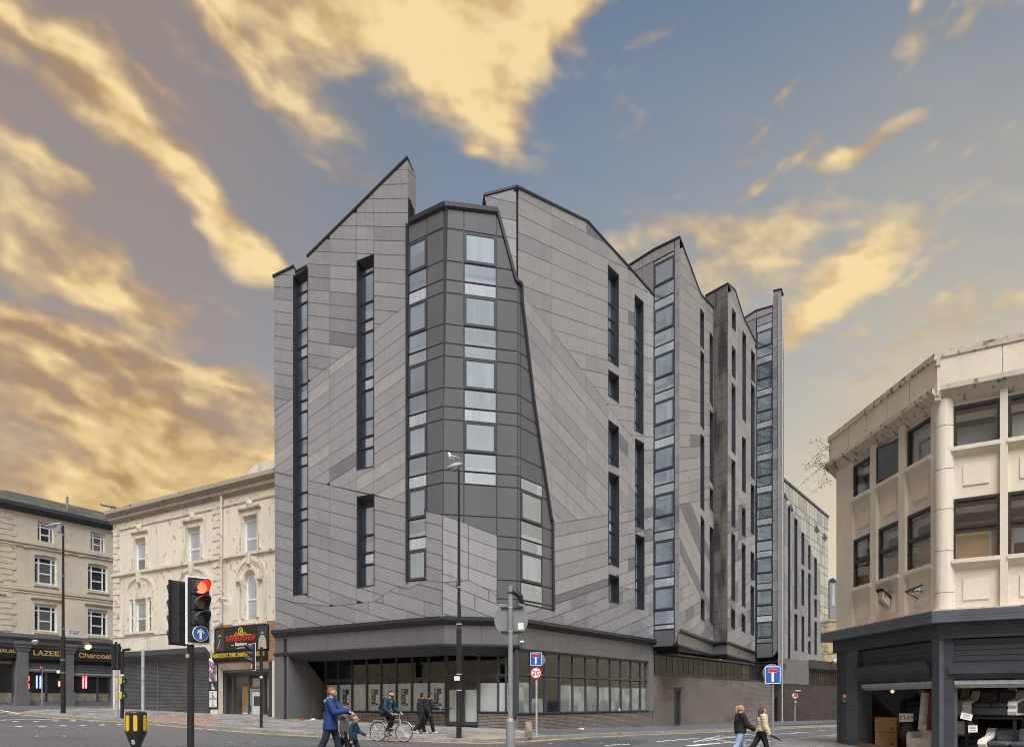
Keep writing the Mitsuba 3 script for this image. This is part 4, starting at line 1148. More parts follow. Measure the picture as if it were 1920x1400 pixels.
for ua, ub, kind in ((237, 292, 3), (333, 394, 3), (440.5, 502, 1)):
    a, b = sN(ua), sN(ub)
    m, R = (a + b) / 2, (b - a) / 2
    af = 0.60 if kind == 3 else 1.0
    zsp = E(9.0 if kind == 3 else 9.12) - R * af
    part(OB, 'arch', NF.prism(unary_union([arch_ring(m, zsp, R - 0.30, R, af), sbox(m - R, E(4.9), m - R + 0.30, zsp), sbox(m + R - 0.30, E(4.9), m + R, zsp)]), -0.05, 0.09), 'mat_trim_cream')
    part(OB, 'arch', NF.prism(unary_union([arch_ring(m, zsp, R - 0.42, R - 0.30, af), sbox(m - R + 0.3, E(4.9), m - R + 0.42, zsp), sbox(m + R - 0.42, E(4.9), m + R - 0.3, zsp)]), -0.1, 0.03), 'mat_trim_cream')
    part(OB, 'keystone', NF.prism(Polygon([(m - 0.26, zsp + R * af + 0.12), (m + 0.26, zsp + R * af + 0.12), (m + 0.14, zsp + R * af - 0.65), (m - 0.14, zsp + R * af - 0.65)]), -0.05, 0.22), 'mat_trim_cream')
    if kind == 3:
        zl = zsp - 0.05
        zt_ = zl - 0.42
        part(OB, 'lintel', NF.box(m - R + 0.42, m + R - 0.42, zt_, zl, -0.12, 0.02), 'mat_trim_cream')
        wd = R - 0.50
        opn.append(sash(NF, OB, m - wd * 0.50, m + wd * 0.50, E(4.95), zt_, mats=('mat_glass_old', 'mat_glass_net')))
        opn.append(sash(NF, OB, m - wd, m - wd * 0.66, E(4.95), zt_, o=-0.10, mats=('mat_glass_net', 'mat_glass_net')))
        opn.append(sash(NF, OB, m + wd * 0.66, m + wd, E(4.95), zt_, o=-0.10, mats=('mat_glass_net', 'mat_glass_net')))
        for sgn in (-1, 1):
            part(OB, 'colonnette', NF.put(lathe([(0, 0), (0.10, 0), (0.085, 0.1), (0.085, zt_ - E(4.95) - 0.2), (0.13, zt_ - E(4.95) - 0.05), (0.13, zt_ - E(4.95)), (0, zt_ - E(4.95))], 10).apply_transform(trimesh.transformations.rotation_matrix(-math.pi / 2, [1, 0, 0])).apply_translation([m + sgn * wd * 0.59, E(4.95), -0.04])), 'mat_trim_cream', smooth=40)
    else:
        wd = R * 0.36
        opn.append(sash(NF, OB, m - wd, m + wd, E(5.2), E(8.25), arch=1, rail=0.48, mats=('mat_glass_old', 'mat_glass_net')))
        opn.append(sash(NF, OB, m - wd - 0.55, m - wd - 0.30, E(5.2), E(7.2), mats=('mat_glass_net', 'mat_glass_net')))
        part(OB, 'arch', NF.prism(arch_ring(m, E(8.25) - wd, wd + 0.02, wd + 0.28), -0.1, 0.07), 'mat_trim_cream')
        for sgn in (-1, 1):
            part(OB, 'colonnette', NF.put(lathe([(0, 0), (0.12, 0), (0.10, 0.1), (0.10, 1.95), (0.20, 2.1), (0.20, 2.3), (0, 2.3)], 10).apply_transform(trimesh.transformations.rotation_matrix(-math.pi / 2, [1, 0, 0])).apply_translation([m + sgn * (wd + 0.16), E(5.2), 0.0])), 'mat_trim_cream', smooth=40)
            part(OB, 'capital', NF.box(m + sgn * (wd + 0.36) - 0.32, m + sgn * (wd + 0.36) + 0.32, E(7.45), E(7.68), -0.1, 0.2), 'mat_trim_cream')
    part(OB, 'sill', NF.box(m - R, m + R, E(4.72), E(4.88), -0.1, 0.14), 'mat_trim_cream')
par = [(212.5, 960.7), (412.5, 908.5), (447, 900), (447.3, 893), (462, 889.5), (465, 885), (478.6, 871.5), (520, 860)]
wall = Polygon([(n0, base)] + [tuple(NF.px(u, v)) for u, v in par] + [(n1, E(14.95)), (n1, base)])
bs0 = sN(398)
shopcut = [sbox(sN(229, 1280), base, sN(396.5, 1280), E(2.9)), sbox(sN(410, 1290), base, 1.2, E(2.45))]
part(OB, 'wall', NF.prism(wall.difference(unary_union(opn + shopcut)), -0.4, 0.0), 'mat_stucco')
part(OB, 'side_wall', NF.box(n0, n0 + 0.35, base, E(14.1), -9.0, -0.4), 'mat_stucco')
part(OB, 'inner_wall', NF.box(n0 + 0.4, n1 + 4, E(3.2), E(13.6), -9.0, -0.6), 'mat_backing')
part(OB, 'cornice', NF.box(n0 - 0.3, n1, E(13.45), E(13.72), -0.1, 0.48), 'mat_cornice_dirty')
part(OB, 'cornice', NF.box(n0 - 0.15, n1, E(13.22), E(13.45), -0.1, 0.25), 'mat_cornice_dirty')
for z, h, o in ((12.62, 0.10, 0.07), (9.16, 0.16, 0.14), (4.66, 0.10, 0.06)):
    part(OB, 'string_course', NF.box(n0 - 0.05, n1 if z > 5 else sN(400), E(z), E(z + h), -0.05, o), 'mat_trim_cream')
part(OB, 'parapet_cap', NF.box(n0 - 0.05, sN(412), E(14.12), E(14.22), -0.35, 0.06), 'mat_cornice_dirty')
part(OB, 'parapet_pier', NF.box(sN(411), sN(417), E(13.7), E(14.28), -0.35, 0.10), 'mat_stucco')
qn = Pieces(OB, 'quoin_stone', 60)
for a, b in ((sN(214), sN(226)), (sN(400.5), sN(416.5))):
    z = 4.8
    i = 0
    while z < 12.4:
        w = 1.0 if i % 2 else 0.55
        if abs(z - 9.2) > 0.3:
            if a < -10:
                qn.add(NF.box(a, a + (b - a) * w, E(z), E(z + 0.38), -0.02, 0.05), 'mat_trim_cream')
            else:
                qn.add(NF.box(b - (b - a) * w, b, E(z), E(z + 0.38), -0.02, 0.05), 'mat_trim_cream')
        z += 0.44
        i += 1
qn.done()
sp = sN(419.5)
part(OB, 'drainpipe', cat([NF.put(tube((sp, E(4.9), 0.14), (sp, E(13.3), 0.14), 0.075, n=10))] + [NF.put(tube((sp, E(z), 0.14), (sp, E(z + 0.14), 0.14), 0.11, n=10)) for z in (12.9, 10.6, 9.2, 7.0)] + [NF.put(path_tube([(sp, E(4.95), 0.14), (sp - 0.3, E(4.7), 0.2), (sp - 0.75, E(4.55), 0.2), (sp - 0.8, E(2.9), 0.2)], 0.06))]), 'mat_trim_cream', smooth=40)
part(OB, 'hook', NF.put(path_tube([(sN(423), E(9.0), 0), (sN(436), E(8.95), 0.15), (sN(438), E(8.6), 0.15), (sN(437), E(8.35), 0.15)], 0.02, 6)), 'mat_galv')
# roller shutters
bsdf('mat_shutter', pr(proc(lambda p, n, uv: mi.Color3f(0.105, 0.107, 0.116) * (0.75 + 0.5 * fbm(along(p, n) * 0.8, p.z * 1.4, 0.0, 3))), 0.45, 0.5))
zs0, zs1 = E(-0.85), E(2.84)
fa0, fa1 = sN(229, 1280), sN(396.5, 1280)
part(OB, 'shutter_box', NF.box(fa0, fa1, E(2.80), E(3.16), -0.2, 0.42), 'mat_frame')
mid = sN(296.5, 1280)
slats = Pieces(OB, 'shutter_slat', 120)
nsl = 38
for a, b in ((fa0 + 0.08, mid - 0.05), (mid + 0.05, fa1 - 0.08)):
    for i in range(nsl):
        z = zs0 + (zs1 - zs0) * i / nsl
        h = (zs1 - zs0) / nsl
        slats.add(NF.put(move(trimesh.transformations and convex_prism([(0, 0.006), (0.022, h * 0.30), (0.022, h * 0.62), (0, h * 0.90)][::-1] if False else [(0, 0.006), (0.030, h * 0.25), (0.030, h * 0.65), (0, h * 0.92)], a, b).apply_transform(np.array([[0, 0, 1, 0], [0, 1, 0, 0], [1, 0, 0, 0], [0, 0, 0, 1.0]])), 0, z, -0.10)), 'mat_shutter')
slats.done()
part(OB, 'shutter_recess', NF.box(fa0, fa1, zs0 - 0.5, zs1, -0.3, -0.12), 'mat_backing')
for a in (fa0 + 0.03, mid, fa1 - 0.03):
    part(OB, 'shutter_guide', NF.box(a - 0.05, a + 0.05, base, zs1, -0.14, -0.02), 'mat_shutter')
part(OB, 'shutter_foot', NF.box(fa0, fa1, base, zs0 - 0.02, -0.25, -0.05), 'mat_backing')
# barber shop
bsdf('mat_signblack', pr((0.018, 0.018, 0.020), 0.5, 0.4))
bsdf('mat_letter_red', pr((0.50, 0.035, 0.03), 0.5, 0.3))
bsdf('mat_letter_yellow', pr((0.62, 0.47, 0.03), 0.5, 0.3))
bsdf('mat_letter_gold', pr((0.50, 0.34, 0.12), 0.4, 0.5))
bsdf('mat_skin', pr((0.50, 0.31, 0.22), 0.55, 0.35))
bsdf('mat_hide', pr((0.42, 0.36, 0.29), 0.6, 0.3))
bsdf('mat_wood', pr(proc(lambda p, n, uv: mix((0.30, 0.18, 0.08), (0.45, 0.29, 0.14), fbm(along(p, n) * 14, p.z * 1.2, 0.0, 3))), 0.55, 0.4))
bsdf('mat_brick_orange', pr(proc(brick_fn((0.22, 0.10, 0.05), (0.36, 0.18, 0.09), (0.34, 0.28, 0.22))), 0.8, 0.2))
bsdf('mat_grey_skin', pr((0.30, 0.27, 0.25), 0.6, 0.3))


def text(face, s, s1, z, h, string, mat, holder, name='lettering', o=0.0, bold=True, depth=0.02, fit=True):
    """raised letters from s to s1, base line z, height h, fitted to the width"""
    m = meshkit.text_mesh(string, h, depth, bold)
    w = m.bounds[1][0] - m.bounds[0][0]
    k = (s1 - s) / w if fit else 1.0
    m.apply_transform(np.diag([k, 1, 1, 1]))
    m.apply_translation([s - m.bounds[0][0], z, o])
    return part(holder, name, face.put(m), mat)


b0, b1 = sN(407.5, 1200), sN(507, 1200)
bz0, bz1 = E(3.10), E(4.66)
part(OB, 'brick_patch', NF.box(sN(403, 1200), 1.1, E(2.45), E(4.95), -0.02, 0.03), 'mat_brick_orange')
sg_ = part(OB, 'shop_sign', NF.box(b0, b1, bz0, bz1, 0.03, 0.13), 'mat_signblack', label='black barber shop sign with red lettering and two portraits')
W_ = b1 - b0
text(NF, b0 + W_ * 0.225, b0 + W_ * 0.78, bz0 + 0.62, 0.34, 'BARBERSHOP', 'mat_letter_red', sg_, o=0.13)
part(sg_, 'emblem', NF.prism(Point(b0 + W_ * 0.5, bz1 - 0.34).buffer(0.25, 16).difference(Point(b0 + W_ * 0.5, bz1 - 0.34).buffer(0.20, 16)), 0.13, 0.145), 'mat_letter_yellow')
text(NF, b0 + W_ * 0.46, b0 + W_ * 0.54, bz1 - 0.47, 0.26, 'LVI', 'mat_letter_yellow', sg_, o=0.13)
part(sg_, 'emblem', cat([NF.bar((b0 + W_ * 0.30, bz1 - 0.60), (b0 + W_ * 0.70, bz1 - 0.57), 0.035, 0.13, 0.14)] + [NF.put(prism(LineString([(b0 + W_ * 0.5 + sx * (0.32 + t * 0.35), bz1 - 0.5 + 0.10 * math.sin(t * 5)) for t in np.linspace(0, 1, 8)]).buffer(0.022), 0.13, 0.14)) for sx in (-1, 1)]), 'mat_letter_yellow', stuff=True)
text(NF, b0 + W_ * 0.40, b0 + W_ * 0.62, bz0 + 0.30, 0.2, 'Barbers', 'mat_paper', sg_, o=0.13)
part(sg_, 'emblem', cat([NF.bar((b0 + W_ * 0.32, bz0 + 0.36), (b0 + W_ * 0.37, bz0 + 0.34), 0.05, 0.13, 0.14), NF.bar((b0 + W_ * 0.65, bz0 + 0.36), (b0 + W_ * 0.70, bz0 + 0.34), 0.05, 0.13, 0.14), NF.bar((b0 + W_ * 0.43, bz0 + 0.16), (b0 + W_ * 0.58, bz0 + 0.16), 0.03, 0.13, 0.14)]), 'mat_paper', stuff=True)
bsdf('mat_print_dark', pr((0.055, 0.048, 0.046), 0.5, 0.3))
bsdf('mat_print_bg', pr((0.045, 0.050, 0.055), 0.5, 0.3))
for cx, mats in ((0.10, ('mat_print_dark', 'mat_grey_skin')), (0.90, ('mat_hide', 'mat_grey_skin'))):
    x = b0 + W_ * cx
    part(sg_, 'portrait', NF.box(x - 0.42, x + 0.40, bz0 + 0.03, bz1 - 0.12, 0.13, 0.134), 'mat_print_bg')
    bod = unary_union([Polygon([(x - 0.34, bz0 + 0.06), (x + 0.36, bz0 + 0.06), (x + 0.30, bz0 + 0.62), (x + 0.12, bz0 + 0.86), (x - 0.12, bz0 + 0.86), (x - 0.30, bz0 + 0.6)]).buffer(0.03), ])
    part(sg_, 'portrait', NF.prism(bod, 0.134, 0.139), mats[0])
    fc = Point(x, 0).buffer(0.125)
    from shapely import affinity
    fc = affinity.translate(affinity.scale(fc, 1, 1.3), 0, bz0 + 1.02)
    part(sg_, 'portrait', NF.prism(fc, 0.139, 0.142), mats[1])
    part(sg_, 'portrait', NF.prism(unary_union([fc.intersection(sbox(x - 1, bz0 + 1.09, x + 1, bz1)), fc.intersection(sbox(x - 1, bz0, x + 1, bz0 + 0.95))]), 0.142, 0.145), 'mat_signblack')
    part(sg_, 'portrait', NF.bar((x - 0.22, bz0 + 0.2), (x + 0.05, bz0 + 0.78), 0.09, 0.139, 0.143), mats[1])
st = part(OB, 'shop_sign', NF.box(sN(404, 1235), sN(505, 1235), E(2.50), E(2.95), 0.03, 0.22), 'mat_signblack', label='narrow black sign strip with yellow lettering')
text(NF, sN(405, 1235) + 0.05, sN(504, 1235) - 0.05, E(2.60), 0.26, 'HAIRCUT/HOT TOWEL SHAVE/HEAD MASSAGE', 'mat_letter_yellow', st, o=0.22, bold=False)
part(OB, 'end_pier', NF.box(sN(513.5, 1290), sN(516.6, 1290), base, E(2.45), -0.1, 0.06), 'mat_cup')
part(OB, 'end_pier', NF.box(sN(505, 1290), sN(513.3, 1290), base, E(2.45), -0.25, -0.02), 'mat_print_dark')
shop_ = [sN(u, 1290) for u in (411, 423.5, 453.5, 481.5, 505)]
gzb = ground_z(-15.5) + 0.12
fr = [NF.box(s - 0.07, s + 0.07, gzb, E(2.45), -0.75, -0.6) for s in shop_] + [NF.box(shop_[0], shop_[-1], z0, z1, -0.74, -0.61) for z0, z1 in ((E(2.3), E(2.45)), (gzb, gzb + 0.18))] + [NF.box(shop_[2], shop_[3], E(1.42), E(1.52), -0.74, -0.61)]
sf = part(OB, 'shop_window', cat(fr), 'mat_frame')
for a, b in ((shop_[1], shop_[2]), (shop_[3], shop_[4])):
    part(sf, 'pane', NF.put(tm([(a + .07, gzb + .18, -.68), (b - .07, gzb + .18, -.68), (b - .07, E(2.3), -.68), (a + .07, E(2.3), -.68)], [[0, 1, 2], [0, 2, 3]])), 'mat_clear')
bsdf('mat_tan_blind', pr((0.34, 0.30, 0.23), 0.6, 0.3))
part(sf, 'wood_screen', NF.box(shop_[1] + 0.1, shop_[1] + (shop_[2] - shop_[1]) * 0.72, gzb + 0.2, E(2.25), -1.3, -1.25), 'mat_wood')
part(sf, 'blind', NF.box(shop_[3] + 0.1, shop_[4] - 0.05, gzb + 0.2, E(2.28), -0.85, -0.82), 'mat_tan_blind')
part(sf, 'blind', NF.box(shop_[2] + 0.1, shop_[3] - 0.08, E(1.5), E(2.3), -0.85, -0.82), 'mat_tan_blind')
dr_ = part(OB, 'shop_door', NF.prism(sbox(shop_[2] + 0.1, gzb + 0.02, shop_[3] - 0.1, E(1.42)).difference(sbox(shop_[2] + 0.27, gzb + 0.22, shop_[3] - 0.25, E(1.28))), -0.70, -0.62), 'mat_galv')
part(dr_, 'panel', NF.box(shop_[2] + 0.27, shop_[3] - 0.25, gzb + 0.22, E(1.28), -0.70, -0.67), 'mat_film')
part(dr_, 'notice', NF.box(shop_[2] + 0.42, shop_[3] - 0.42, E(0.35), E(0.98), -0.67, -0.66), 'mat_print_dark')
part(dr_, 'handle', NF.put(tube((shop_[2] + 0.2, E(-0.05), -0.58), (shop_[2] + 0.2, E(0.3), -0.58), 0.025)), 'mat_black')
part(OB, 'room_wall', cat([NF.box(shop_[0] - 0.2, shop_[4] + 0.2, gzb - 0.1, E(2.6), -3.2, -3.0), NF.box(shop_[0] - 0.3, shop_[0] - 0.2, gzb - 0.1, E(2.6), -3.0, -0.4), NF.box(shop_[4] + 0.2, shop_[4] + 0.3, gzb - 0.1, E(2.6), -3.0, -0.4), NF.box(shop_[0] - 0.2, shop_[4] + 0.2, E(2.5), E(2.6), -3.0, -0.4), NF.box(shop_[0] - 0.2, shop_[4] + 0.2, gzb - 0.2, gzb - 0.02, -3.0, 0.0)]), 'mat_interior_light')
part(OB, 'stone_step', NF.box(shop_[0], shop_[4], base, gzb + 0.03, -0.6, 0.1), 'mat_kerb')
k = thing('basin_stand', 'white basin on a stand behind the barber shop window', 'basin')
part(k, 'stem', NF.put(tube((shop_[2] - 0.75, gzb, -1.0), (shop_[2] - 0.75, E(-0.05), -1.0), 0.045)), 'mat_white', smooth=40)
part(k, 'bowl', NF.put(rbox(0.42, 0.2, 0.3, 0.05).apply_translation([shop_[2] - 0.75, E(0.05), -1.0])), 'mat_white')
k = thing('notice_board', 'grey framed notice with a white sheet low in the right barber shop window', 'notice')
part(k, 'frame', NF.box(shop_[4] - 0.85, shop_[4] - 0.15, E(-0.62), E(0.10), -0.66, -0.63), 'mat_frame')
part(k, 'sheet', NF.box(shop_[4] - 0.68, shop_[4] - 0.24, E(-0.5), E(0.08), -0.63, -0.625), 'mat_paper')
# barber's pole and the picture strip beside the door
pc = thing('hairstyle_board', 'tall narrow panel of hairstyle pictures on the black post beside the barber shop', 'panel')
p0_, p1_ = sN(394.5, 1290), sN(410.5, 1290)
part(pc, 'board', NF.box(p0_, p1_, E(-0.55), E(2.4), -0.02, 0.05), 'mat_signblack')
rr = random.Random(8)
for j in range(5):
    z = E(-0.45) + j * 0.57
    part(pc, 'picture', NF.box(p0_ + 0.05, p1_ - 0.05, z, z + 0.5, 0.05, 0.055), rr.choice(['mat_print_bg', 'mat_paper', 'mat_print_dark', 'mat_glass_pale']))
    part(pc, 'picture', NF.prism(unary_union([Point((p0_ + p1_) / 2 + rr.uniform(-.1, .1), z + 0.32).buffer(0.10), Polygon([((p0_ + p1_) / 2 - 0.2, z + 0.02), ((p0_ + p1_) / 2 + 0.2, z + 0.02), ((p0_ + p1_) / 2 + 0.1, z + 0.22), ((p0_ + p1_) / 2 - 0.1, z + 0.22)])]), 0.055, 0.058), rr.choice(['mat_grey_skin', 'mat_hide', 'mat_paper']))
bp = thing('barber_pole', 'red, white and blue striped barber pole on a bracket beside the shop door', 'barber pole')
bsdf('mat_barber', pr(proc(lambda p, n, uv: dr.select((lambda t: t - dr.floor(t))((along(p, n) * 1.0 + p.z) * 2.2) < 0.33, mi.Color3f(0.65, 0.65, 0.66), dr.select((lambda t: t - dr.floor(t))((along(p, n) * 1.0 + p.z) * 2.2) < 0.66, mi.Color3f(0.50, 0.03, 0.03), mi.Color3f(0.03, 0.10, 0.42)))), 0.25, 0.5))
xb = sN(407, 1260)
part(bp, 'cylinder', NF.put(tube((xb, E(1.25), 0.35), (xb, E(2.0), 0.35), 0.15, n=20)), 'mat_barber', smooth=40)
part(bp, 'globe', NF.put(trimesh.creation.icosphere(2, 0.17).apply_translation([xb, E(2.2), 0.35])), 'mat_white', smooth=True)
part(bp, 'cap', cat([NF.put(tube((xb, E(1.12), 0.35), (xb, E(1.25), 0.35), 0.12, 0.17)), NF.put(tube((xb, E(2.0), 0.35), (xb, E(2.08), 0.35), 0.17, 0.17)), NF.box(xb - 0.03, xb + 0.03, E(1.2), E(1.26), 0.05, 0.3), NF.box(xb - 0.03, xb + 0.03, E(2.0), E(2.06), 0.05, 0.3)]), 'mat_galv')
ca = thing('security_camera', 'white bullet camera sticking out beside the drainpipe of the cream building', 'camera')
q = (sp + 0.1, E(6.1), 0.1)
part(ca, 'body', NF.put(tube((sp + 0.35, E(6.25), 0.35), (sp + 0.95, E(6.15), 0.35), 0.09)), 'mat_white', smooth=40)
part(ca, 'bracket', NF.put(path_tube([(sp + 0.05, E(6.3), 0.05), (sp + 0.05, E(6.3), 0.35), (sp + 0.4, E(6.3), 0.35)], 0.03)), 'mat_galv')
gl = thing('floodlight', 'flat grey lamp standing on the left end of the cream parapet', 'lamp')
q = NF.w(n0 - 0.3, E(14.45), 0.3)
part(gl, 'head', rbox(1.1, 0.4, 0.16, 0.05).apply_transform(trimesh.transformations.rotation_matrix(0.2, [0, 1, 0])).apply_translation(q + (0.1, 0, 0.18)), 'mat_galv')
part(gl, 'stem', tube(q + (0.35, 0.2, -0.35), q + (0.3, 0.1, 0.15), 0.04), 'mat_galv')

# ------------------------------------------------------------------ the restaurant block on the far left
RB = thing('restaurant_building', 'cream three storey corner block with white windows above a dark grey restaurant front', 'building')
RF = Face(at(100, 1314, 66.0)[:2], (0.55, 1), 0.004)
sR = lambda u, v=1100: RF.px(u, v)[0]
r0, r1 = sR(-75), sR(245)
opn = []


def casement(face, owner, s0, s1, z0, z1, arched=False):
    o = -0.18
    op = sbox(s0, z0, s1, z1)
    if arched:
        op = op.union(Polygon([(s0, z1 - 0.01)] + [(s0 + (s1 - s0) * t, z1 + 0.10 * math.sin(math.pi * t)) for t in np.linspace(0, 1, 9)] + [(s1, z1 - 0.01)]))
    w, h = s1 - s0, z1 - z0
    a, b = s0 + w * 0.22, s1 - w * 0.22
    c, d_ = z0 + h * 0.16, z1 - h * 0.17
    ms = [face.prism(op.difference(op.buffer(-0.09, join_style='mitre')), o - 0.05, o + 0.02)]
    ms += [face.box(x - 0.055, x + 0.055, z0 + 0.08, z1 - 0.08, o - 0.04, o + 0.025) for x in (a, b)]
    ms += [face.box(s0 + 0.08, s1 - 0.08, z - 0.045, z + 0.045, o - 0.04, o + 0.022) for z in (c, d_)] + [face.box(a, b, z0 + h * 0.48 - 0.045, z0 + h * 0.48 + 0.045, o - 0.04, o + 0.028)]
    k = part(owner, 'window', cat(ms), 'mat_white')
    for x0, x1 in ((s0, a), (a, b), (b, s1)):
        for y0, y1 in ((z0, c), (c, d_), (d_, z1)):
            part(k, 'pane', face.box(x0 + 0.04, x1 - 0.04, y0 + 0.03, y1 - 0.03, o - 0.05, o - 0.02), rng.choice(['mat_glass_net', 'mat_glass_net', 'mat_glass_dark']))
    part(owner, 'sill', face.box(s0 - 0.12, s1 + 0.12, z0 - 0.16, z0, -0.1, 0.12), 'mat_trim_far')
    return op


def zr_(u, v):
    return RF.px(u, v)[1]


rowsR = [(zr_(66.5, 1015.5), zr_(66.5, 975), 0), (zr_(65.6, 1096.5), zr_(65.6, 1040), 1), (zr_(66, 1186), zr_(66, 1130), 2)]
for ua, ub in ((-38, 2), (66, 108), (166, 203)):
    for z0, z1, kd in rowsR:
        a, b = sR(ua), sR(ub)
        if kd == 0:
            a, b = a + 0.25, b - 0.25
        opn.append(casement(RF, RB, a, b, z0, z1, kd == 1))
        if kd == 1:
            m, hw = (a + b) / 2, (b - a) / 2 + 0.55
            part(RB, 'hood_mould', RF.put(prism(LineString([(m - hw - 0.3, z1 + 0.45)] + [(m + hw * t, z1 + 0.5 + 0.42 * math.cos(t * math.pi / 2)) for t in np.linspace(-1, 1, 11)] + [(m + hw + 0.3, z1 + 0.45)]).buffer(0.07), -0.02, 0.10)), 'mat_trim_far')
        if kd == 2:
            part(RB, 'hood_mould', RF.box(a - 0.35, b + 0.35, z1 + 0.28, z1 + 0.42, -0.02, 0.14), 'mat_trim_far')
eave = zr_(0, 949.5)
shopz = zr_(0, 1196)
part(RB, 'wall', RF.prism(sbox(r0, shopz - 0.3, r1, eave).difference(unary_union(opn)), -0.35, 0.0), 'mat_stucco_far')
part(RB, 'inner_wall', RF.box(r0, r1, -1.0, eave, -8, -0.5), 'mat_stucco_far')
part(RB, 'gutter', RF.box(r0 - 0.2, r1, eave - 0.12, eave + 0.2, -0.4, 0.40), 'mat_frame')
bsdf('mat_slate', pr(proc(lambda p, n, uv: mix((0.050, 0.052, 0.050), (0.075, 0.078, 0.045), smoothstep(0.45, 0.65, fbm(p.x * 1.2, p.y * 1.2, p.z * 2, 4))) * (0.8 + 0.4 * noise(p.x * 8, p.y * 8, p.z * 12))), 0.75, 0.3))
e0, e1 = RF.w(r0 - 0.2, eave + 0.18, 0.38), RF.w(r1, eave + 0.18, 0.38)
g0, g1 = RF.w(sR(55), eave + 2.3, -3.4), RF.w(r1, eave + 2.3, -3.4)
h0 = RF.w(r0 - 0.2, eave + 1.6, -3.4)
part(RB, 'roof', tm([e0, e1, g1, g0, h0, RF.w(r0, eave, -8), RF.w(r1, eave, -8)], [[0, 1, 2], [0, 2, 3], [0, 3, 4], [4, 3, 5], [3, 2, 6], [3, 6, 5]]), 'mat_slate')
vt = part(RB, 'vent_pipe', tube(RF.w(sR(146), eave + 1.0, -1.5), RF.w(sR(146), eave + 2.5, -1.5), 0.10), 'mat_galv')
for v0, o in ((1006.8, 0.16), (1095, 0.09), (1188, 0.12)):
    z = zr_(0, v0)
    part(RB, 'string_course', RF.box(r0, r1, z - 0.32, z, -0.05, o), 'mat_trim_far')
    part(RB, 'string_course', RF.box(r0, r1, z - 0.5, z - 0.4, -0.05, o * 0.6), 'mat_trim_far')
qn = Pieces(RB, 'quoin_stone', 60)
for i in range(30):
    z = shopz + 0.6 + i * 0.46
    if z < eave - 0.6:
        w = 0.9 if i % 2 else 0.6
        qn.add(RF.box(sR(9) - w, sR(9) + w, z, z + 0.40, -0.02, 0.05), 'mat_trim_far')
qn.done()
nm = part(RB, 'street_nameplate', RF.box(sR(129), sR(151), zr_(140, 1191), zr_(140, 1181.5), -0.01, 0.02), 'mat_white')
zz = zr_(140, 1191)
hh = zr_(140, 1181.5) - zz
text(RF, sR(130), sR(150), zz + hh * 0.56, hh * 0.30, 'HOTHAM', 'mat_black', nm, o=0.02, depth=0.01)
text(RF, sR(130), sR(150), zz + hh * 0.14, hh * 0.30, 'STREET', 'mat_black', nm, o=0.02, depth=0.01)
bsdf('mat_shopgrey', pr(proc(lambda p, n, uv: mi.Color3f(0.135, 0.133, 0.138) * (0.85 + 0.3 * fbm(along(p, n) * 1.5, p.z * 0.8, 0.0, 3))), 0.45, 0.5))
part(RB, 'shop_cornice', RF.box(r0, r1, shopz - 0.25, shopz + 0.05, -0.05, 0.42), 'mat_shopgrey')
part(RB, 'shop_cornice', RF.box(r0, r1, shopz - 0.55, shopz - 0.25, -0.05, 0.22), 'mat_shopgrey')
zb_ = -1.0
zh = zr_(60, 1218)
part(RB, 'shop_frieze', RF.box(r0, r1, zh - 0.1, shopz - 0.5, -0.2, 0.06), 'mat_shopgrey')
pil = [(-60, -48), (31, 53), (123, 138), (212, 245)]
for a, b in pil:
    a, b = sR(a, 1260), sR(b, 1260)
    pp = part(RB, 'pilaster', RF.box(a, b, zb_, shopz - 0.5, -0.5, 0.18), 'mat_shopgrey')
    part(pp, 'plinth', RF.box(a - 0.1, b + 0.1, zb_, EYE + 0.5, -0.5, 0.28), 'mat_shopgrey')
    part(pp, 'capital', cat([RF.box(a - 0.1 - 0.06 * j, b + 0.1 + 0.06 * j, shopz - 1.15 + 0.2 * j, shopz - 0.95 + 0.2 * j, -0.3, 0.24 + 0.07 * j) for j in range(3)]), 'mat_shopgrey')
zc0, zc1 = zr_(60, 1238.5), zh
for a, b, string, f0, f1 in ((-48, 31, 'HALAL', 0.52, 0.97), (53, 123, 'LAZEEZ', 0.12, 0.95), (138, 212, 'Charcoal', 0.12, 0.95)):
    a, b = sR(a, 1230), sR(b, 1230)
    s_ = part(RB, 'shop_sign', RF.box(a, b, zc0, zc1, -0.1, 0.16), 'mat_signblack')
    text(RF, a + (b - a) * f0, a + (b - a) * f1, zc0 + (zc1 - zc0) * (0.34 if string != 'HALAL' else 0.45), (zc1 - zc0) * (0.44 if string != 'HALAL' else 0.3), string, 'mat_letter_gold', s_, o=0.16)
zt_ = zc0
zg_ = EYE - 0.05
bsdf('mat_etched', pr(proc(lambda p, n, uv: mix((0.16, 0.145, 0.11), (0.23, 0.21, 0.165), smoothstep(0.45, 0.6, fbm(along(p, n) * 2.2, p.z * 2.2, 1.0, 3)))), 0.5, 0.4))
glass_like('mat_glass_shop', blind_col((0.012, 0.012, 0.013), 21), 0.8, 0.07)
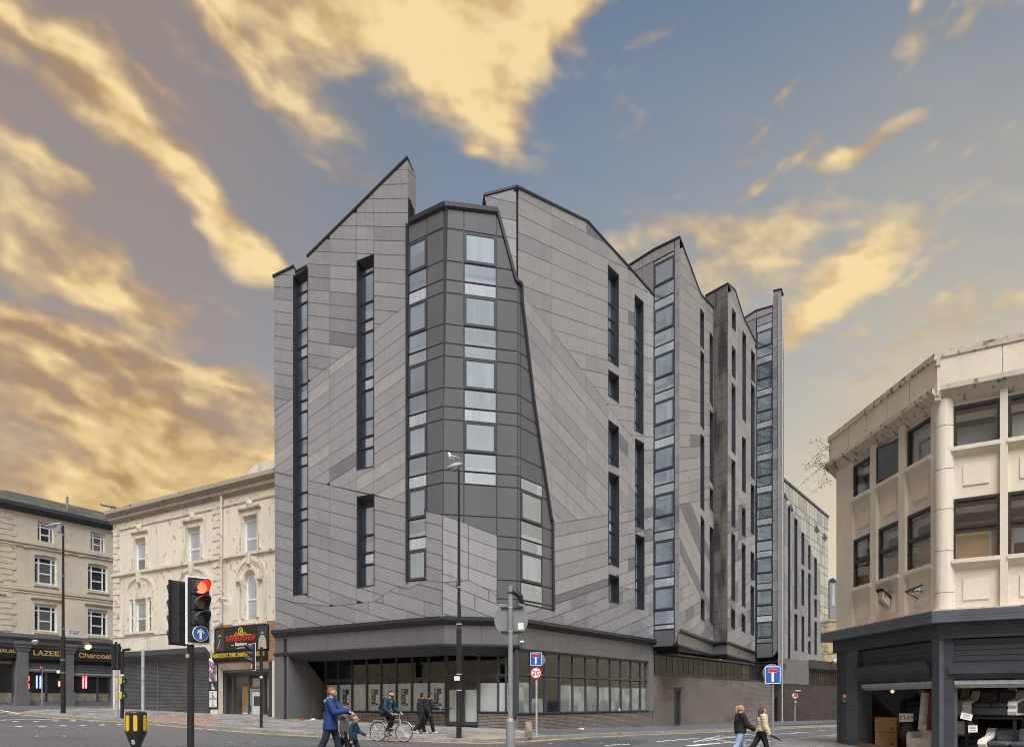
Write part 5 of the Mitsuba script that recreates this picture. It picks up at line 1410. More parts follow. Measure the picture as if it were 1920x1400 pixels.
for a, b, zsh in ((-48, 31, zt_ - 0.05), (53, 123, zr_(60, 1252)), (138, 212, zr_(140, 1260.5))):
    a, b = sR(a, 1280), sR(b, 1280)
    if a > sR(0):
        ns = max(3, int((zt_ - zsh) / 0.12))
        for j in range(ns):
            z = zsh + (zt_ - zsh) * j / ns
            part(RB, 'shutter_slat', RF.box(a, b, z + 0.01, z + (zt_ - zsh) / ns - 0.02, -0.25, -0.12 + 0.02 * (j % 2)), 'mat_shutter')
        part(RB, 'shutter_rail', RF.box(a, b, zsh - 0.08, zsh + 0.01, -0.24, -0.08), 'mat_galv_light')
    m = a + (b - a) * (0.54 if b < sR(150) else 0.66)
    if a < sR(0):
        m = a + (b - a) * 0.62
    zw0 = zr_(60, 1313) if a > sR(0) else zg_
    fr = part(RB, 'shop_window', cat([RF.box(x - 0.07, x + 0.07, zw0, zsh, -0.34, -0.2) for x in (a + 0.07, m, b - 0.07)] + [RF.box(a, b, zw0 - 0.02, zw0 + 0.10, -0.33, -0.19)]), 'mat_frame')
    for x0, x1 in ((a + 0.14, m - 0.07), (m + 0.07, b - 0.14)):
        part(fr, 'pane', RF.box(x0, x1, zw0 + 0.1, zsh, -0.31, -0.29), 'mat_glass_shop')
        part(fr, 'etched_panel', RF.box(x0 + 0.02, x1 - 0.02, zw0 + 0.12, zr_(60, 1292.5), -0.29, -0.28), 'mat_etched')
    part(RB, 'stall_riser', RF.box(a, b, zb_, zw0 - 0.03, -0.4, -0.1), 'mat_shopgrey')
part(RB, 'shop_wall', RF.box(r0, r1, zb_, shopz, -0.9, -0.6), 'mat_backing')
for nm_, u, v0, v1, col, lab in (('neon_tube', 58.5, 1263, 1270, (2.2, 0.05, 0.15), 'short red neon tube, upper of two in the left restaurant window'), ('neon_tube', 58.5, 1277, 1285, (2.2, 0.05, 0.15), 'short red neon tube, lower of two in the left restaurant window'), ('neon_tube', 74, 1262, 1284, (0.06, 0.22, 0.9), 'left tall blue neon tube in the restaurant window'), ('neon_tube', 81, 1262, 1284, (0.08, 0.35, 1.1), 'right tall blue neon tube in the restaurant window'), ('neon_tube', 116, 1272, 1281, (1.4, 0.15, 0.03), 'short orange neon tube by the edge of the left restaurant window'), ('neon_tube', 161, 1262, 1285, (1.8, 0.03, 0.12), 'left red neon tube in the right restaurant window'), ('neon_tube', 166.5, 1262, 1285, (1.8, 0.05, 0.15), 'right red neon tube in the right restaurant window')):
    k = thing(nm_, lab, 'neon light')
    s = sR(u, 1275)
    scene[k] = mikit.ply(RF.put(tube((s, zr_(u, v1), -0.25), (s, zr_(u, v0), -0.25), 0.07, n=8)), 'mat_lamp', emitter={'type': 'area', 'radiance': {'type': 'rgb', 'value': [c * 0.55 for c in col]}})
for u, lab, e in ((63, 'white dome lamp over the gold lettering at the left', 0), (163, 'yellow lit dome lamp over the second gold sign', 1)):
    k = thing('wall_lamp', lab, 'lamp')
    q = RF.put(trimesh.creation.icosphere(2, 0.25).apply_transform(np.diag([1.2, 0.6, 0.6, 1])).apply_translation([sR(u, 1211), zr_(u, 1211 if e == 0 else 1219.5), 0.30]))
    part(k, 'shade', q, 'mat_white' if e == 0 else 'mat_lamp', smooth=True, **({'emitter': {'type': 'area', 'radiance': {'type': 'rgb', 'value': [0.9, 0.65, 0.2]}}} if e else {}))
    part(k, 'arm', RF.put(tube((sR(u, 1211), zr_(u, 1211 if e == 0 else 1219.5), 0.05), (sR(u, 1211), zr_(u, 1211 if e == 0 else 1219.5), 0.28), 0.05)), 'mat_black')
# ------------------------------------------------------------------ the cream office block with the furniture shop on the right
bsdf('mat_concrete', pr(stucco((0.62, 0.565, 0.468), 22.0, 0.07), 0.65, 0.3))
bsdf('mat_concrete_panel', pr(stucco((0.65, 0.59, 0.49), 27.0, 0.04), 0.65, 0.3))


def mossy(p, n, uv):
    s = along(p, n)
    c = mi.Color3f(0.50, 0.45, 0.38) * (0.75 + 0.5 * fbm(s * 1.5, p.z * 1.5, p.x, 4))
    m = smoothstep(0.54, 0.72, fbm(s * 6.5, p.z * 7.0, p.y * 3.0, 4)) * 0.8
    return mix(c, (0.095, 0.088, 0.050), m)


bsdf('mat_mossy', pr(proc(mossy), 0.85, 0.2))
bsdf('mat_slate_blue', pr(proc(lambda p, n, uv: mi.Color3f(0.040, 0.046, 0.058) * (0.75 + 0.5 * fbm(along(p, n) * 1.4, p.z * 2.5, 0.0, 3))), 0.45, 0.5))
bsdf('mat_slate_lead', pr(proc(lambda p, n, uv: mi.Color3f(0.095, 0.105, 0.125) * (0.7 + 0.6 * fbm(along(p, n) * 1.2, p.z * 3, 0.0, 4))), 0.5, 0.5))


def mosaic(p, n, uv):
    s, z = along(p, n) / 0.05 + 200, p.z / 0.05 + 200
    e = dr.minimum(dr.minimum(s - dr.floor(s), 1 - (s - dr.floor(s))), dr.minimum(z - dr.floor(z), 1 - (z - dr.floor(z))))
    c = mi.Color3f(0.040, 0.046, 0.060) * (0.7 + 0.7 * cell_rand(dr.floor(s), dr.floor(z), 2.0))
    return mix(mi.Color3f(0.10, 0.11, 0.13), c, smoothstep(0.06, 0.16, e))


bsdf('mat_mosaic', pr(proc(mosaic), 0.35, 0.5))
bsdf('mat_winframe', pr((0.030, 0.024, 0.022), 0.4, 0.5))
bsdf('mat_curtain', pr(proc(lambda p, n, uv: mi.Color3f(0.40, 0.40, 0.37) * (0.75 + 0.4 * noise(along(p, n) * 9, 0.0, 1.0))), 0.8, 0.2))
bsdf('mat_cardboard', pr(proc(lambda p, n, uv: mi.Color3f(0.36, 0.235, 0.125) * (0.85 + 0.3 * fbm(p.x * 3, p.y * 3, p.z * 3, 3))), 0.75, 0.2))
bsdf('mat_plaster', pr((0.44, 0.42, 0.38), 0.8, 0.2))
OC = np.array([13.98, 25.0])
OL, OR = Face(OC, (0.024, -1), 0.0), Face(OC, (1.47, -1), 0.0)
OFB = thing('office_building', 'cream sixties office block with bands of dark framed windows over a slate blue shop front', 'office building')
ol = lambda u, v=1000: OL.px(u, v)[0]
oru = lambda u, v=1000: OR.px(u, v)[0]
ZL = dict(top=11.06, cop=10.85, corn=9.78, w1=9.55, s1=8.08, w2=6.55, s2=4.46, base=2.91)
oL0 = ol(1568)
# window bays: (face, s0, s1)
bays = [(OL, ol(1598.6), ol(1634.2)), (OL, ol(1645.5), ol(1687.5)), (OL, ol(1699.5), ol(1748.5))]
rb = [(1785.7, 1875.0), (1890, 1990), (2005, 2120)]
bays += [(OR, oru(a), oru(b)) for a, b in rb]
oR1 = oru(2140)
for f, a, b in ((OL, oL0, 0.0), (OR, 0.0, oR1)):
    ops = [sbox(s0 - 0.01, E(z0), s1 + 0.01, E(z1)) for ff, s0, s1 in bays if ff is f for z0, z1 in ((ZL['s1'], ZL['w1']), (ZL['s2'], ZL['w2']))]
    part(OFB, 'wall', f.prism(sbox(a, E(ZL['base'] - 0.4), b, E(ZL['corn'] + 0.2)).difference(unary_union(ops)), -0.45, -0.09), 'mat_concrete')
    ps = [x for ff, s0, s1 in bays if ff is f for x in (s0, s1)]
    edges = [a] + ps + [b]
    for i in range(0, len(edges), 2):
        part(OFB, 'pier', f.box(edges[i], edges[i + 1], E(ZL['base']), E(ZL['corn']), -0.12, 0.06 if i else 0.0), 'mat_concrete')
    part(OFB, 'parapet', f.box(a - (0.25 if f is OL else 0), b + (0.0 if f is OL else 0), E(ZL['corn']), E(ZL['cop']), -0.3, 0.20), 'mat_concrete')
    part(OFB, 'parapet_lip', f.box(a - (0.4 if f is OL else 0), b, E(ZL['corn'] - 0.08), E(ZL['corn'] + 0.08), -0.3, 0.31), 'mat_mossy')
    part(OFB, 'coping', f.box(a - (0.3 if f is OL else 0), b, E(ZL['cop']), E(ZL['top']), -0.35, 0.24), 'mat_mossy')
    n_ = int((b - a) / 1.9)
    for j in range(1, n_ + 1):
        s = a + (b - a) * j / (n_ + 1)
        part(OFB, 'panel_joint', f.box(s - 0.008, s + 0.008, E(ZL['corn'] + 0.12), E(ZL['cop']), 0.195, 0.204), 'mat_grime')
# fillets of the projecting mouldings at the obtuse corner
for z0, z1, o, m_ in ((ZL['corn'], ZL['cop'], 0.20, 'mat_concrete'), (ZL['corn'] - 0.08, ZL['corn'] + 0.08, 0.31, 'mat_mossy'), (ZL['cop'], ZL['top'], 0.24, 'mat_mossy')):
    mid_ = (OL.n + OR.n) / np.linalg.norm(OL.n + OR.n)
    co = o / (mid_ @ OL.n)
    part(OFB, 'corner_piece', prism(Polygon([tuple(OC), tuple(OC + OR.n * o), tuple(OC + mid_ * co), tuple(OC + OL.n * o)]), E(z0), E(z1)), m_)
# rounded corner pier with ring joints
cp = OC + (OL.n + OR.n) / np.linalg.norm(OL.n + OR.n) * -0.17
part(OFB, 'corner_pier', tube((*cp, E(ZL['base'])), (*cp, E(ZL['corn'])), 0.29, n=28), 'mat_concrete', smooth=40)
for z in (8.9, 7.5, 6.2, 4.85, 3.5):
    part(OFB, 'panel_joint', tube((*cp, E(z)), (*cp, E(z + 0.02)), 0.2935, n=28), 'mat_grime', smooth=40)
rng2 = random.Random(21)
bi = 0
for f, s0, s1 in bays:
    if s0 > 5.2:
        continue
    w = s1 - s0
    for z0, z1, fl in ((ZL['s1'], ZL['w1'], 1), (ZL['s2'], ZL['w2'], 0)):
        z0, z1 = E(z0), E(z1)
        op = sbox(s0, z0, s1, z1)
        fr = op.difference(op.buffer(-0.085, join_style='mitre'))
        ms = [f.prism(fr, -0.20, -0.03)]
        zm = z0 + (z1 - z0) * 0.56
        if fl == 0:
            ms.append(f.box(s0 + 0.05, s1 - 0.05, zm - 0.045, zm + 0.045, -0.18, -0.025))
        wk = part(OFB, 'window', cat(ms), 'mat_winframe')
        op2 = op.buffer(-0.08, join_style='mitre')
        if fl == 1 and bi == 1:
            inn = op2.difference(op2.buffer(-0.06, join_style='mitre'))
            tilt = trimesh.transformations.rotation_matrix(0.09, [0, 1, 0], [s1 - 0.1, 0, -0.06])
            m_ = cat([prism(inn, -0.07, -0.03)])
            m_.apply_transform(tilt)
            part(wk, 'sash', f.put(m_), 'mat_winframe')
            g = prism(op2.buffer(-0.05, join_style='mitre'), -0.06, -0.05)
            g.apply_transform(tilt)
            part(wk, 'pane', f.put(g), 'mat_glass_office')
        else:
            for lo, hi in ((z0, zm), (zm, z1)) if fl == 0 else ((z0, z1),):
                x0_, y0_, x1_, y1_ = op2.bounds
                lo_, hi_ = max(lo, y0_), min(hi, y1_)
                part(wk, 'pane', f.put(tm([(x0_, lo_, -.1), (x1_, lo_, -.1), (x1_, hi_, -.1), (x0_, hi_, -.1)], [[0, 1, 2], [0, 2, 3]])), 'mat_clear_tint')
        part(OFB, 'sill', f.box(s0 - 0.02, s1 + 0.02, z0 - 0.13, z0, -0.3, 0.10), 'mat_concrete')
        # curtain or stored boards behind
        if fl == 1 and bi in (2, 4):
            part(wk, 'curtain', f.box(s0 + 0.1, s1 - 0.1 if bi == 4 else s0 + w * 0.93, z0 + 0.05, z1 - 0.02, -0.52, -0.50), 'mat_curtain')
        elif fl == 1:
            part(wk, 'blind', f.box(s0 + 0.1, s1 - 0.1, z0 + 0.1, z1, -0.62, -0.60), 'mat_blind_grey')
        else:
            part(wk, 'blind', f.box(s0 + 0.1, s1 - 0.1, zm + 0.1, z1, -0.72, -0.70), 'mat_blind_grey')
        # raised panel under each window
        zp0, zp1 = (ZL['w2'] + 0.14, ZL['s1'] - 0.26) if fl == 1 else (ZL['base'] + 0.05, ZL['s2'] - 0.26)
        m = (s0 + s1) / 2
        hw = w * 0.27
        zc = (E(zp0) + E(zp1)) / 2 + 0.06
        part(OFB, 'spandrel_panel', f.box(m - hw, m + hw, zc - 0.34, zc + 0.34, -0.10, -0.055), 'mat_concrete_panel')
        # splayed sides of the recess round it
    bi += 1
bsdf('mat_clear_tint', {'type': 'thindielectric', 'int_ior': 1.6, 'specular_transmittance': {'type': 'rgb', 'value': [0.86, 0.88, 0.87]}})
glass_like('mat_glass_office', blind_col((0.05, 0.055, 0.06), 31), 0.8, 0.12)
bsdf('mat_blind_grey', pr(proc(lambda p, n, uv: mi.Color3f(0.32, 0.335, 0.345) * (0.8 + 0.4 * fbm(along(p, n) * 1.2, p.z * 0.8, 4.0, 3))), 0.7, 0.2))
# cardboard sheets and a lit strip behind the first floor windows
for j, (f, s, z, w_, h_, tl, lab) in enumerate(((OL, bays[0][1] + 0.65, 4.60, 1.1, 1.05, 0.10, 'tilted cardboard sheet in the leftmost lower office window'), (OL, bays[1][1] + 0.85, 4.60, 1.15, 1.05, 0.16, 'tilted cardboard sheet in the middle lower office window of the narrow side'),
                                                (OL, bays[2][1] + 1.0, 4.60, 1.4, 1.25, 0.10, 'tall cardboard sheet in the lower office window left of the round corner pier'), (OL, bays[2][1] + 0.3, 4.60, 0.7, 0.9, 0.05, 'small cardboard sheet beside the taller one left of the round corner pier'),
                                                (OR, bays[3][1] + 0.55, 4.62, 0.9, 1.25, 0.0, 'large brown board in a pale frame in the lower window right of the corner pier'), (OR, bays[3][1] + 1.35, 4.62, 0.62, 1.0, 0.0, 'brown board right of the framed one in the lower office window'))):
    k = thing('cardboard_sheet', lab, 'cardboard', 'boards stored behind the office windows')
    m = bx(-w_ / 2, w_ / 2, 0, h_, -0.02, 0.02)
    m.apply_transform(trimesh.transformations.rotation_matrix(tl, [0, 0, 1]))
    m.apply_translation([s, E(z), -0.30])
    part(k, 'sheet', f.put(m), 'mat_cardboard')
    if j == 4:
        m = prism(sbox(-w_ / 2 - 0.06, -0.01, w_ / 2 + 0.06, h_ + 0.06).difference(sbox(-w_ / 2, 0, w_ / 2, h_)), -0.02, 0.03)
        m.apply_translation([s, E(z), -0.30])
        part(k, 'frame', f.put(m), 'mat_galv_light')
k = thing('ceiling_light', 'small lit yellow light panel high in the lower window right of the corner pier', 'lamp')
scene[k] = mikit.ply(OR.box(bays[3][1] + 1.15, bays[3][1] + 1.65, E(5.55), E(5.68), -1.2, -1.1), 'mat_lamp', emitter={'type': 'area', 'radiance': {'type': 'rgb', 'value': [1.6, 1.1, 0.45]}})
inner = Polygon([tuple(OL.w(oL0 + 0.3, 0, -0.5)[:2]), tuple(OC + (0.5, 0.2)), tuple(OR.w(oR1, 0, -0.5)[:2]), tuple(OR.w(oR1, 0, -8)[:2]), (24, 32.5)])
for z0, z1, m_ in ((2.6, 2.8, 'mat_interior'), (6.8, 7.0, 'mat_interior_light'), (9.8, 10.0, 'mat_interior')):
    part(OFB, 'floor_slab', prism(inner, E(z0), E(z1)), m_)
bk = Polygon([(15.8, 32.5), (15.8, 26.6), (24, 22.5), (26, 24), (26, 33)])
part(OFB, 'inner_wall', prism(bk, E(2.8), E(9.8)), 'mat_interior_light')
part(OFB, 'back_wall', prism(Polygon([tuple(OL.w(oL0, 0, -0.02)[:2]), tuple(OL.w(oL0, 0, -12)[:2]), tuple(OL.w(oL0 + 0.3, 0, -12)[:2]), tuple(OL.w(oL0 + 0.3, 0, -0.4)[:2])]), E(2.5), E(ZL['corn'])), 'mat_concrete')
part(OFB, 'back_wall', prism(Polygon([tuple(OL.w(oL0, 0, -0.02)[:2]), tuple(OL.w(oL0, 0, -12)[:2]), tuple(OL.w(oL0 + 0.3, 0, -12)[:2]), tuple(OL.w(oL0 + 0.3, 0, -0.4)[:2])]), -1.5, E(2.5)), 'mat_slate_blue')
# little things on the wall
k = thing('vent_box', 'dark box shaped vent on the panel under the middle lower office window', 'vent')
s = ol(1663)
part(k, 'body', OL.put(rbox(0.42, 0.42, 0.3, 0.04).apply_translation([s, E(3.62), 0.1])), 'mat_mossy')
part(k, 'cowl', OL.box(s - 0.24, s + 0.24, E(3.80), E(3.86), -0.05, 0.3), 'mat_black_matt')
k = thing('sign_bracket', 'rusty empty sign bracket with a small green and white plate beside the corner pier', 'bracket')
s = ol(1722)
part(k, 'plate', OL.box(s - 0.22, s + 0.28, E(3.56), E(3.74), 0.10, 0.13), 'mat_white')
part(k, 'plate', OL.box(s - 0.18, s + 0.0, E(3.60), E(3.70), 0.13, 0.135), bsdf('mat_exitgreen', pr((0.03, 0.22, 0.12), 0.5, 0.3)))
part(k, 'arm', cat([OL.put(tube((s - 0.2, E(3.42), 0.35), (s + 0.9, E(3.50), 0.35), 0.02)), OL.put(tube((s - 0.2, E(3.42), 0.35), (s + 0.9, E(3.28), 0.35), 0.015)), OL.put(tube((s - 0.15, E(3.6), -0.1), (s - 0.15, E(3.4), 0.36), 0.025))]), 'mat_grime')
# canopies and shop fascia
mid_ = (OL.n + OR.n) / np.linalg.norm(OL.n + OR.n)


def band(o_in, o_out, z0, z1, mat, name, ext=0.0):
    k1, k2 = o_in / (mid_ @ OL.n), o_out / (mid_ @ OL.n)
    part(OFB, name, prism(Polygon([tuple(OL.w(oL0 - ext, 0, o_in)[:2]), tuple(OC + mid_ * k1), tuple(OC + mid_ * k2), tuple(OL.w(oL0 - ext, 0, o_out)[:2])]), E(z0), E(z1)), mat)
    part(OFB, name, prism(Polygon([tuple(OC + mid_ * k1), tuple(OR.w(oR1, 0, o_in)[:2]), tuple(OR.w(oR1, 0, o_out)[:2]), tuple(OC + mid_ * k2)]), E(z0), E(z1)), mat)


for i in range(4):
    band(-0.4, 0.46 - 0.006 * (i % 2), 2.52 + i * 0.095, 2.61 + i * 0.095, 'mat_slate_lead', 'canopy_board', 0.5)
band(-0.4, 0.42, 2.90, 2.94, 'mat_mossy', 'canopy_top', 0.5)
for i in range(4):
    band(-0.4, 0.13 - 0.006 * (i % 2), 2.02 + i * 0.125, 2.14 + i * 0.125, 'mat_slate_blue', 'fascia_board', 0.05)
GS = ground_z(14) + 0.12
ops_l = (ol(1613, 1300), ol(1751, 1300))
ops_r = (oru(1789, 1300), oru(1990, 1300))
for f, (a, b), nm_ in ((OL, ops_l, 'l'), (OR, ops_r, 'r')):
    for i in range(11):
        z = 1.06 + i * 0.09
        part(OFB, 'fascia_slat', f.box(a - 0.1, b + (0.05 if f is OL else 2.0), E(z + 0.004), E(z + 0.085), -0.3, -0.06 + 0.012 * (i % 2)), 'mat_slate_blue')
    part(OFB, 'shutter_box', f.box(a - 0.15, b + (-0.15 if f is OL else 0.1), E(0.76), E(1.07), -0.3, 0.24 if f is OL else 0.12), 'mat_slate_blue')
    part(OFB, 'shutter_rail', f.box(a, b, E(0.58), E(0.70), -0.16, -0.04), 'mat_galv_light')
for f, a, b in ((OL, ol(1577, 1300), ol(1591, 1300)), (OL, ol(1591.3, 1300), ol(1612, 1300)), (OL, ol(1752.5, 1300), 0.05), (OR, 0.03, oru(1788, 1300)), (OR, oru(1990, 1300), oru(2010, 1300))):
    part(OFB, 'shop_pier', f.box(a, b, GS - 0.5, E(2.05), -0.5, 0.10 if a > -7 and f is OL else 0.02), 'mat_mosaic' if not (f is OL and a < ol(1591, 1300) - 0.1) and not (f is OR and a < 0.1) else 'mat_slate_blue')
part(OFB, 'warning_notice', OL.box(ol(1581.8), ol(1590), E(-0.05), E(0.24), 0.02, 0.03), 'mat_paper')
part(OFB, 'warning_notice', OL.box(ol(1582.3), ol(1589.5), E(-0.03), E(0.12), 0.03, 0.035), 'mat_letter_red')
# the furniture shop's inside
part(OFB, 'shop_floor', prism(inner.buffer(0.55), GS - 0.2, GS + 0.02), bsdf('mat_tilefloor', pr((0.22, 0.14, 0.10), 0.5, 0.4)))
part(OFB, 'shop_ceiling', prism(inner, E(1.6), E(1.7)), 'mat_interior')
part(OFB, 'shop_wall', cat([prism(Polygon([(19.5, 33), (19.5, 28.0), (26, 26), (26, 33)]), GS, E(1.6)), OL.box(oL0 + 0.3, oL0 + 0.5, GS, E(1.6), -6, -0.4)]), 'mat_interior')
tp = part(OFB, 'tiled_threshold', OL.box(ops_l[0], ops_l[1], GS - 0.1, GS + 0.035, -0.35, 0.12), 'mat_tactile')


def sofa(name, label, cat_, at_, rz, w, d_, h, main, trim, cushions=2, piping=True, grp=None):
    """upholstered seat facing -y before turning: base, seat cushions, scrolled arms with a pale welt, back"""
    k = thing(name, label, cat_, grp)
    x, y, z = at_
    P = lambda m: move(m, x, y, z, rz)
    part(k, 'base', P(rbox(w - 0.1, d_ - 0.12, h * 0.32, 0.04).apply_translation([0, 0.02, h * 0.22])), main)
    for i in range(cushions):
        cw = (w - 0.44) / cushions
        part(k, 'seat_cushion', P(rbox(cw - 0.015, d_ * 0.72, h * 0.20, 0.06).apply_translation([-(w - 0.44) / 2 + cw * (i + 0.5), -0.06, h * 0.46])), main, smooth=40)
        b = rbox(cw - 0.02, 0.24, h * 0.56, 0.08).apply_transform(trimesh.transformations.rotation_matrix(-0.2, [1, 0, 0]))
        part(k, 'back_cushion', P(b.apply_translation([-(w - 0.44) / 2 + cw * (i + 0.5), d_ * 0.33, h * 0.74])), main, smooth=40)
    part(k, 'back', P(rbox(w - 0.3, 0.16, h * 0.8, 0.06).apply_translation([0, d_ * 0.45, h * 0.55])), main, smooth=40)
    for sx in (-1, 1):
        prof = [(-d_ / 2, h * 0.10), (d_ * 0.48, h * 0.10), (d_ * 0.48, h * 0.95), (d_ * 0.36, h * 1.0), (d_ * 0.15, h * 0.72), (-d_ * 0.30, h * 0.62), (-d_ * 0.47, h * 0.58), (-d_ * 0.53, h * 0.45), (-d_ * 0.45, h * 0.36), (-d_ * 0.53, h * 0.22)]
        poly = Polygon(prof).buffer(0.03).buffer(-0.03)
        M = np.array([[0, 0, 1, 0], [1, 0, 0, 0], [0, 1, 0, 0], [0, 0, 0, 1.0]])
        a = prism(poly.simplify(0.004), -0.11, 0.11)
        a.apply_transform(M)
        part(k, 'arm', P(a.apply_translation([sx * (w / 2 - 0.11), 0, 0])), main, smooth=30)
        if piping:
            c = prism(poly.buffer(0.012).difference(poly.buffer(-0.055)).simplify(0.004), -0.125, 0.125)
            c.apply_transform(M)
            part(k, 'welt', P(c.apply_translation([sx * (w / 2 - 0.11), 0, 0])), trim)
    for sx in (-1, 1):
        for sy in (-1, 1):
            part(k, 'foot', P(tube((sx * (w / 2 - 0.15), sy * (d_ / 2 - 0.12), 0), (sx * (w / 2 - 0.15), sy * (d_ / 2 - 0.12), h * 0.08), 0.03, 0.035, 8)), 'mat_black')
    return k


bsdf('mat_leather_grey', pr((0.060, 0.065, 0.075), 0.38, 0.5))
bsdf('mat_leather_black', pr((0.014, 0.014, 0.016), 0.32, 0.5))
bsdf('mat_leather_white', pr((0.62, 0.60, 0.56), 0.4, 0.5))
bsdf('mat_leather_brown', pr((0.075, 0.036, 0.022), 0.4, 0.5))
qa = at(1858, 1342, 24.9)
sofa('sofa', 'grey and white sofa with scrolled arms displayed up on a stand inside the shop', 'sofa', (qa[0] + 0.25, 25.1, E(-0.52)), -0.9, 1.55, 0.95, 0.85, 'mat_leather_grey', 'mat_leather_white')
st_ = thing('display_stand', 'dark wooden stand that carries the upper grey and white sofa', 'stand')
part(st_, 'top', move(bx(-0.8, 0.8, -0.45, 0.45, -0.06, 0), qa[0] + 0.25, 25.1, E(-0.52), -0.9), 'mat_leather_black')
for sx in (-0.7, 0.7):
    for sy in (-0.38, 0.38):
        part(st_, 'post', move(bx(sx - 0.04, sx + 0.04, sy - 0.04, sy + 0.04, GS - E(-0.52), -0.06), qa[0] + 0.25, 25.1, E(-0.52), -0.9), 'mat_leather_black')
sofa('sofa', 'grey and white sofa on the shop floor below the displayed one', 'sofa', (at(1895, 1380, 24.3)[0] + 0.1, 24.3, GS + 0.02), -0.9, 1.7, 0.95, 0.88, 'mat_leather_grey', 'mat_leather_white')
sofa('armchair', 'black leather armchair with a price card, behind the right shop pier', 'armchair', (at(1822, 1380, 26.0)[0], 25.9, GS + 0.02), -0.8, 1.15, 0.9, 0.9, 'mat_leather_black', 'mat_leather_black', 1, False)
sofa('sofa', 'black leather sofa stacked at the back of the left shop opening', 'sofa', (15.6, 28.7, E(-0.55)), -1.5, 2.3, 0.9, 1.0, 'mat_leather_black', 'mat_leather_black', 2, False)
sofa('sofa', 'black leather sofa at floor level under the stacked one in the left shop opening', 'sofa', (15.7, 28.6, GS + 0.02), -1.5, 2.3, 0.95, 0.95, 'mat_leather_black', 'mat_leather_black', 2, False)
sofa('sofa', 'dark brown and tan sofa upright behind the displayed grey and white one', 'sofa', (at(1850, 1320, 26.6)[0], 26.6, E(-0.60)), -0.75, 1.6, 0.9, 1.05, 'mat_leather_brown', 'mat_hide', 2, True)
# wrapped armchair, boxes, rolls, cards
bsdf('mat_plastic_wrap', {**pr(proc(lambda p, n, uv: mi.Color3f(0.52, 0.51, 0.48) * (0.65 + 0.7 * fbm(p.x * 5 + p.z * 3, p.y * 5, p.z * 6, 4))), 0.25, 0.6)})
wrap_k = thing('wrapped_armchair', 'pale armchair wrapped in clear plastic standing in the shop doorway', 'armchair')
for nm_, m in (('seat', rbox(0.95, 0.85, 0.42, 0.06).apply_translation([0, 0, 0.24])), ('back', rbox(0.95, 0.28, 0.95, 0.10).apply_translation([0, 0.32, 0.5])), ('arm', rbox(0.22, 0.85, 0.66, 0.09).apply_translation([-0.42, 0, 0.34])), ('arm', rbox(0.22, 0.85, 0.66, 0.09).apply_translation([0.42, 0, 0.34]))):
    m = m.subdivide_to_size(0.09)
    v = np.array(m.vertices)
    v += 0.05 * (meshkit.fbm(v * 6 + 3, 3)[:, None] - 0.5) * v / (np.linalg.norm(v, axis=1, keepdims=True) + .1)
    m = tm(v, m.faces)
    part(wrap_k, nm_, move(m, 14.72, 27.3, GS + 0.03, -1.15), 'mat_plastic_wrap', smooth=35)
wk2 = thing('wrapped_ottoman', 'small pale plastic wrapped seat behind the right shop pier', 'ottoman')
m = rbox(0.8, 0.7, 0.5, 0.08).subdivide_to_size(0.09)
v = np.array(m.vertices)
v *= 1 + 0.10 * (meshkit.fbm(v * 6, 3)[:, None] - 0.5)
scene[wk2] = mikit.ply(move(tm(v, m.faces), at(1798, 1362, 26.5)[0], 26.5, E(-0.95), -0.8), 'mat_plastic_wrap', smooth=35)
for i, (z, lab) in enumerate(((GS + 0.03, 'lower of the two stacked brown cartons in the shop doorway'), (GS + 0.60, 'upper of the two stacked brown cartons in the shop doorway'))):
    k = thing('carton', lab, 'cardboard box')
    B = rbox(0.78, 0.66, 0.555, 0.012)
    P = lambda m: move(m, 14.62, 29.9, z, -0.62 - 0.03 * i)
    part(k, 'box', P(B.apply_translation([0, 0, 0.28])), 'mat_cardboard')
    part(k, 'flap_tape', P(bx(-0.39, 0.39, -0.03, 0.03, 0.556, 0.559)), 'mat_hide')
    for fx, fs in (((0, -1), 0.78), ((-1, 0), 0.66)):
        o_, d2_ = (0.331, 0.39)[0 if fx[1] else 1], fs
        F_ = Face((0, -0.331), (1, 0)) if fx[1] else Face((-0.391, 0), (0, -1))
        t = cat([F_.box(0.16, 0.28, 0.08, 0.15, 0.0, 0.002), F_.box(-0.27, -0.06, 0.34, 0.345, 0, 0.002), F_.box(-0.27, -0.06, 0.39, 0.395, 0, 0.002), F_.box(0.12, 0.26, 0.44, 0.445, 0, 0.002), F_.box(0.12, 0.26, 0.47, 0.475, 0, 0.002)])
        part(k, 'print', P(t), 'mat_print_dark')
k = thing('mattress_roll', 'tall pale rolled mattress leaning in the left shop opening', 'mattress')
scene[k] = mikit.ply(tube((14.85, 27.75, GS + 0.75), (14.95, 27.7, E(0.30)), 0.17, n=16), 'mat_plastic_wrap', smooth=40)
k = thing('fabric_roll', 'dark red cloth roll standing beside the pale rolled mattress', 'fabric')
scene[k] = mikit.ply(tube((14.85, 27.22, GS + 0.75), (14.95, 27.2, E(0.38)), 0.15, n=16), bsdf('mat_maroon', pr((0.14, 0.018, 0.022), 0.6, 0.3)), smooth=40)


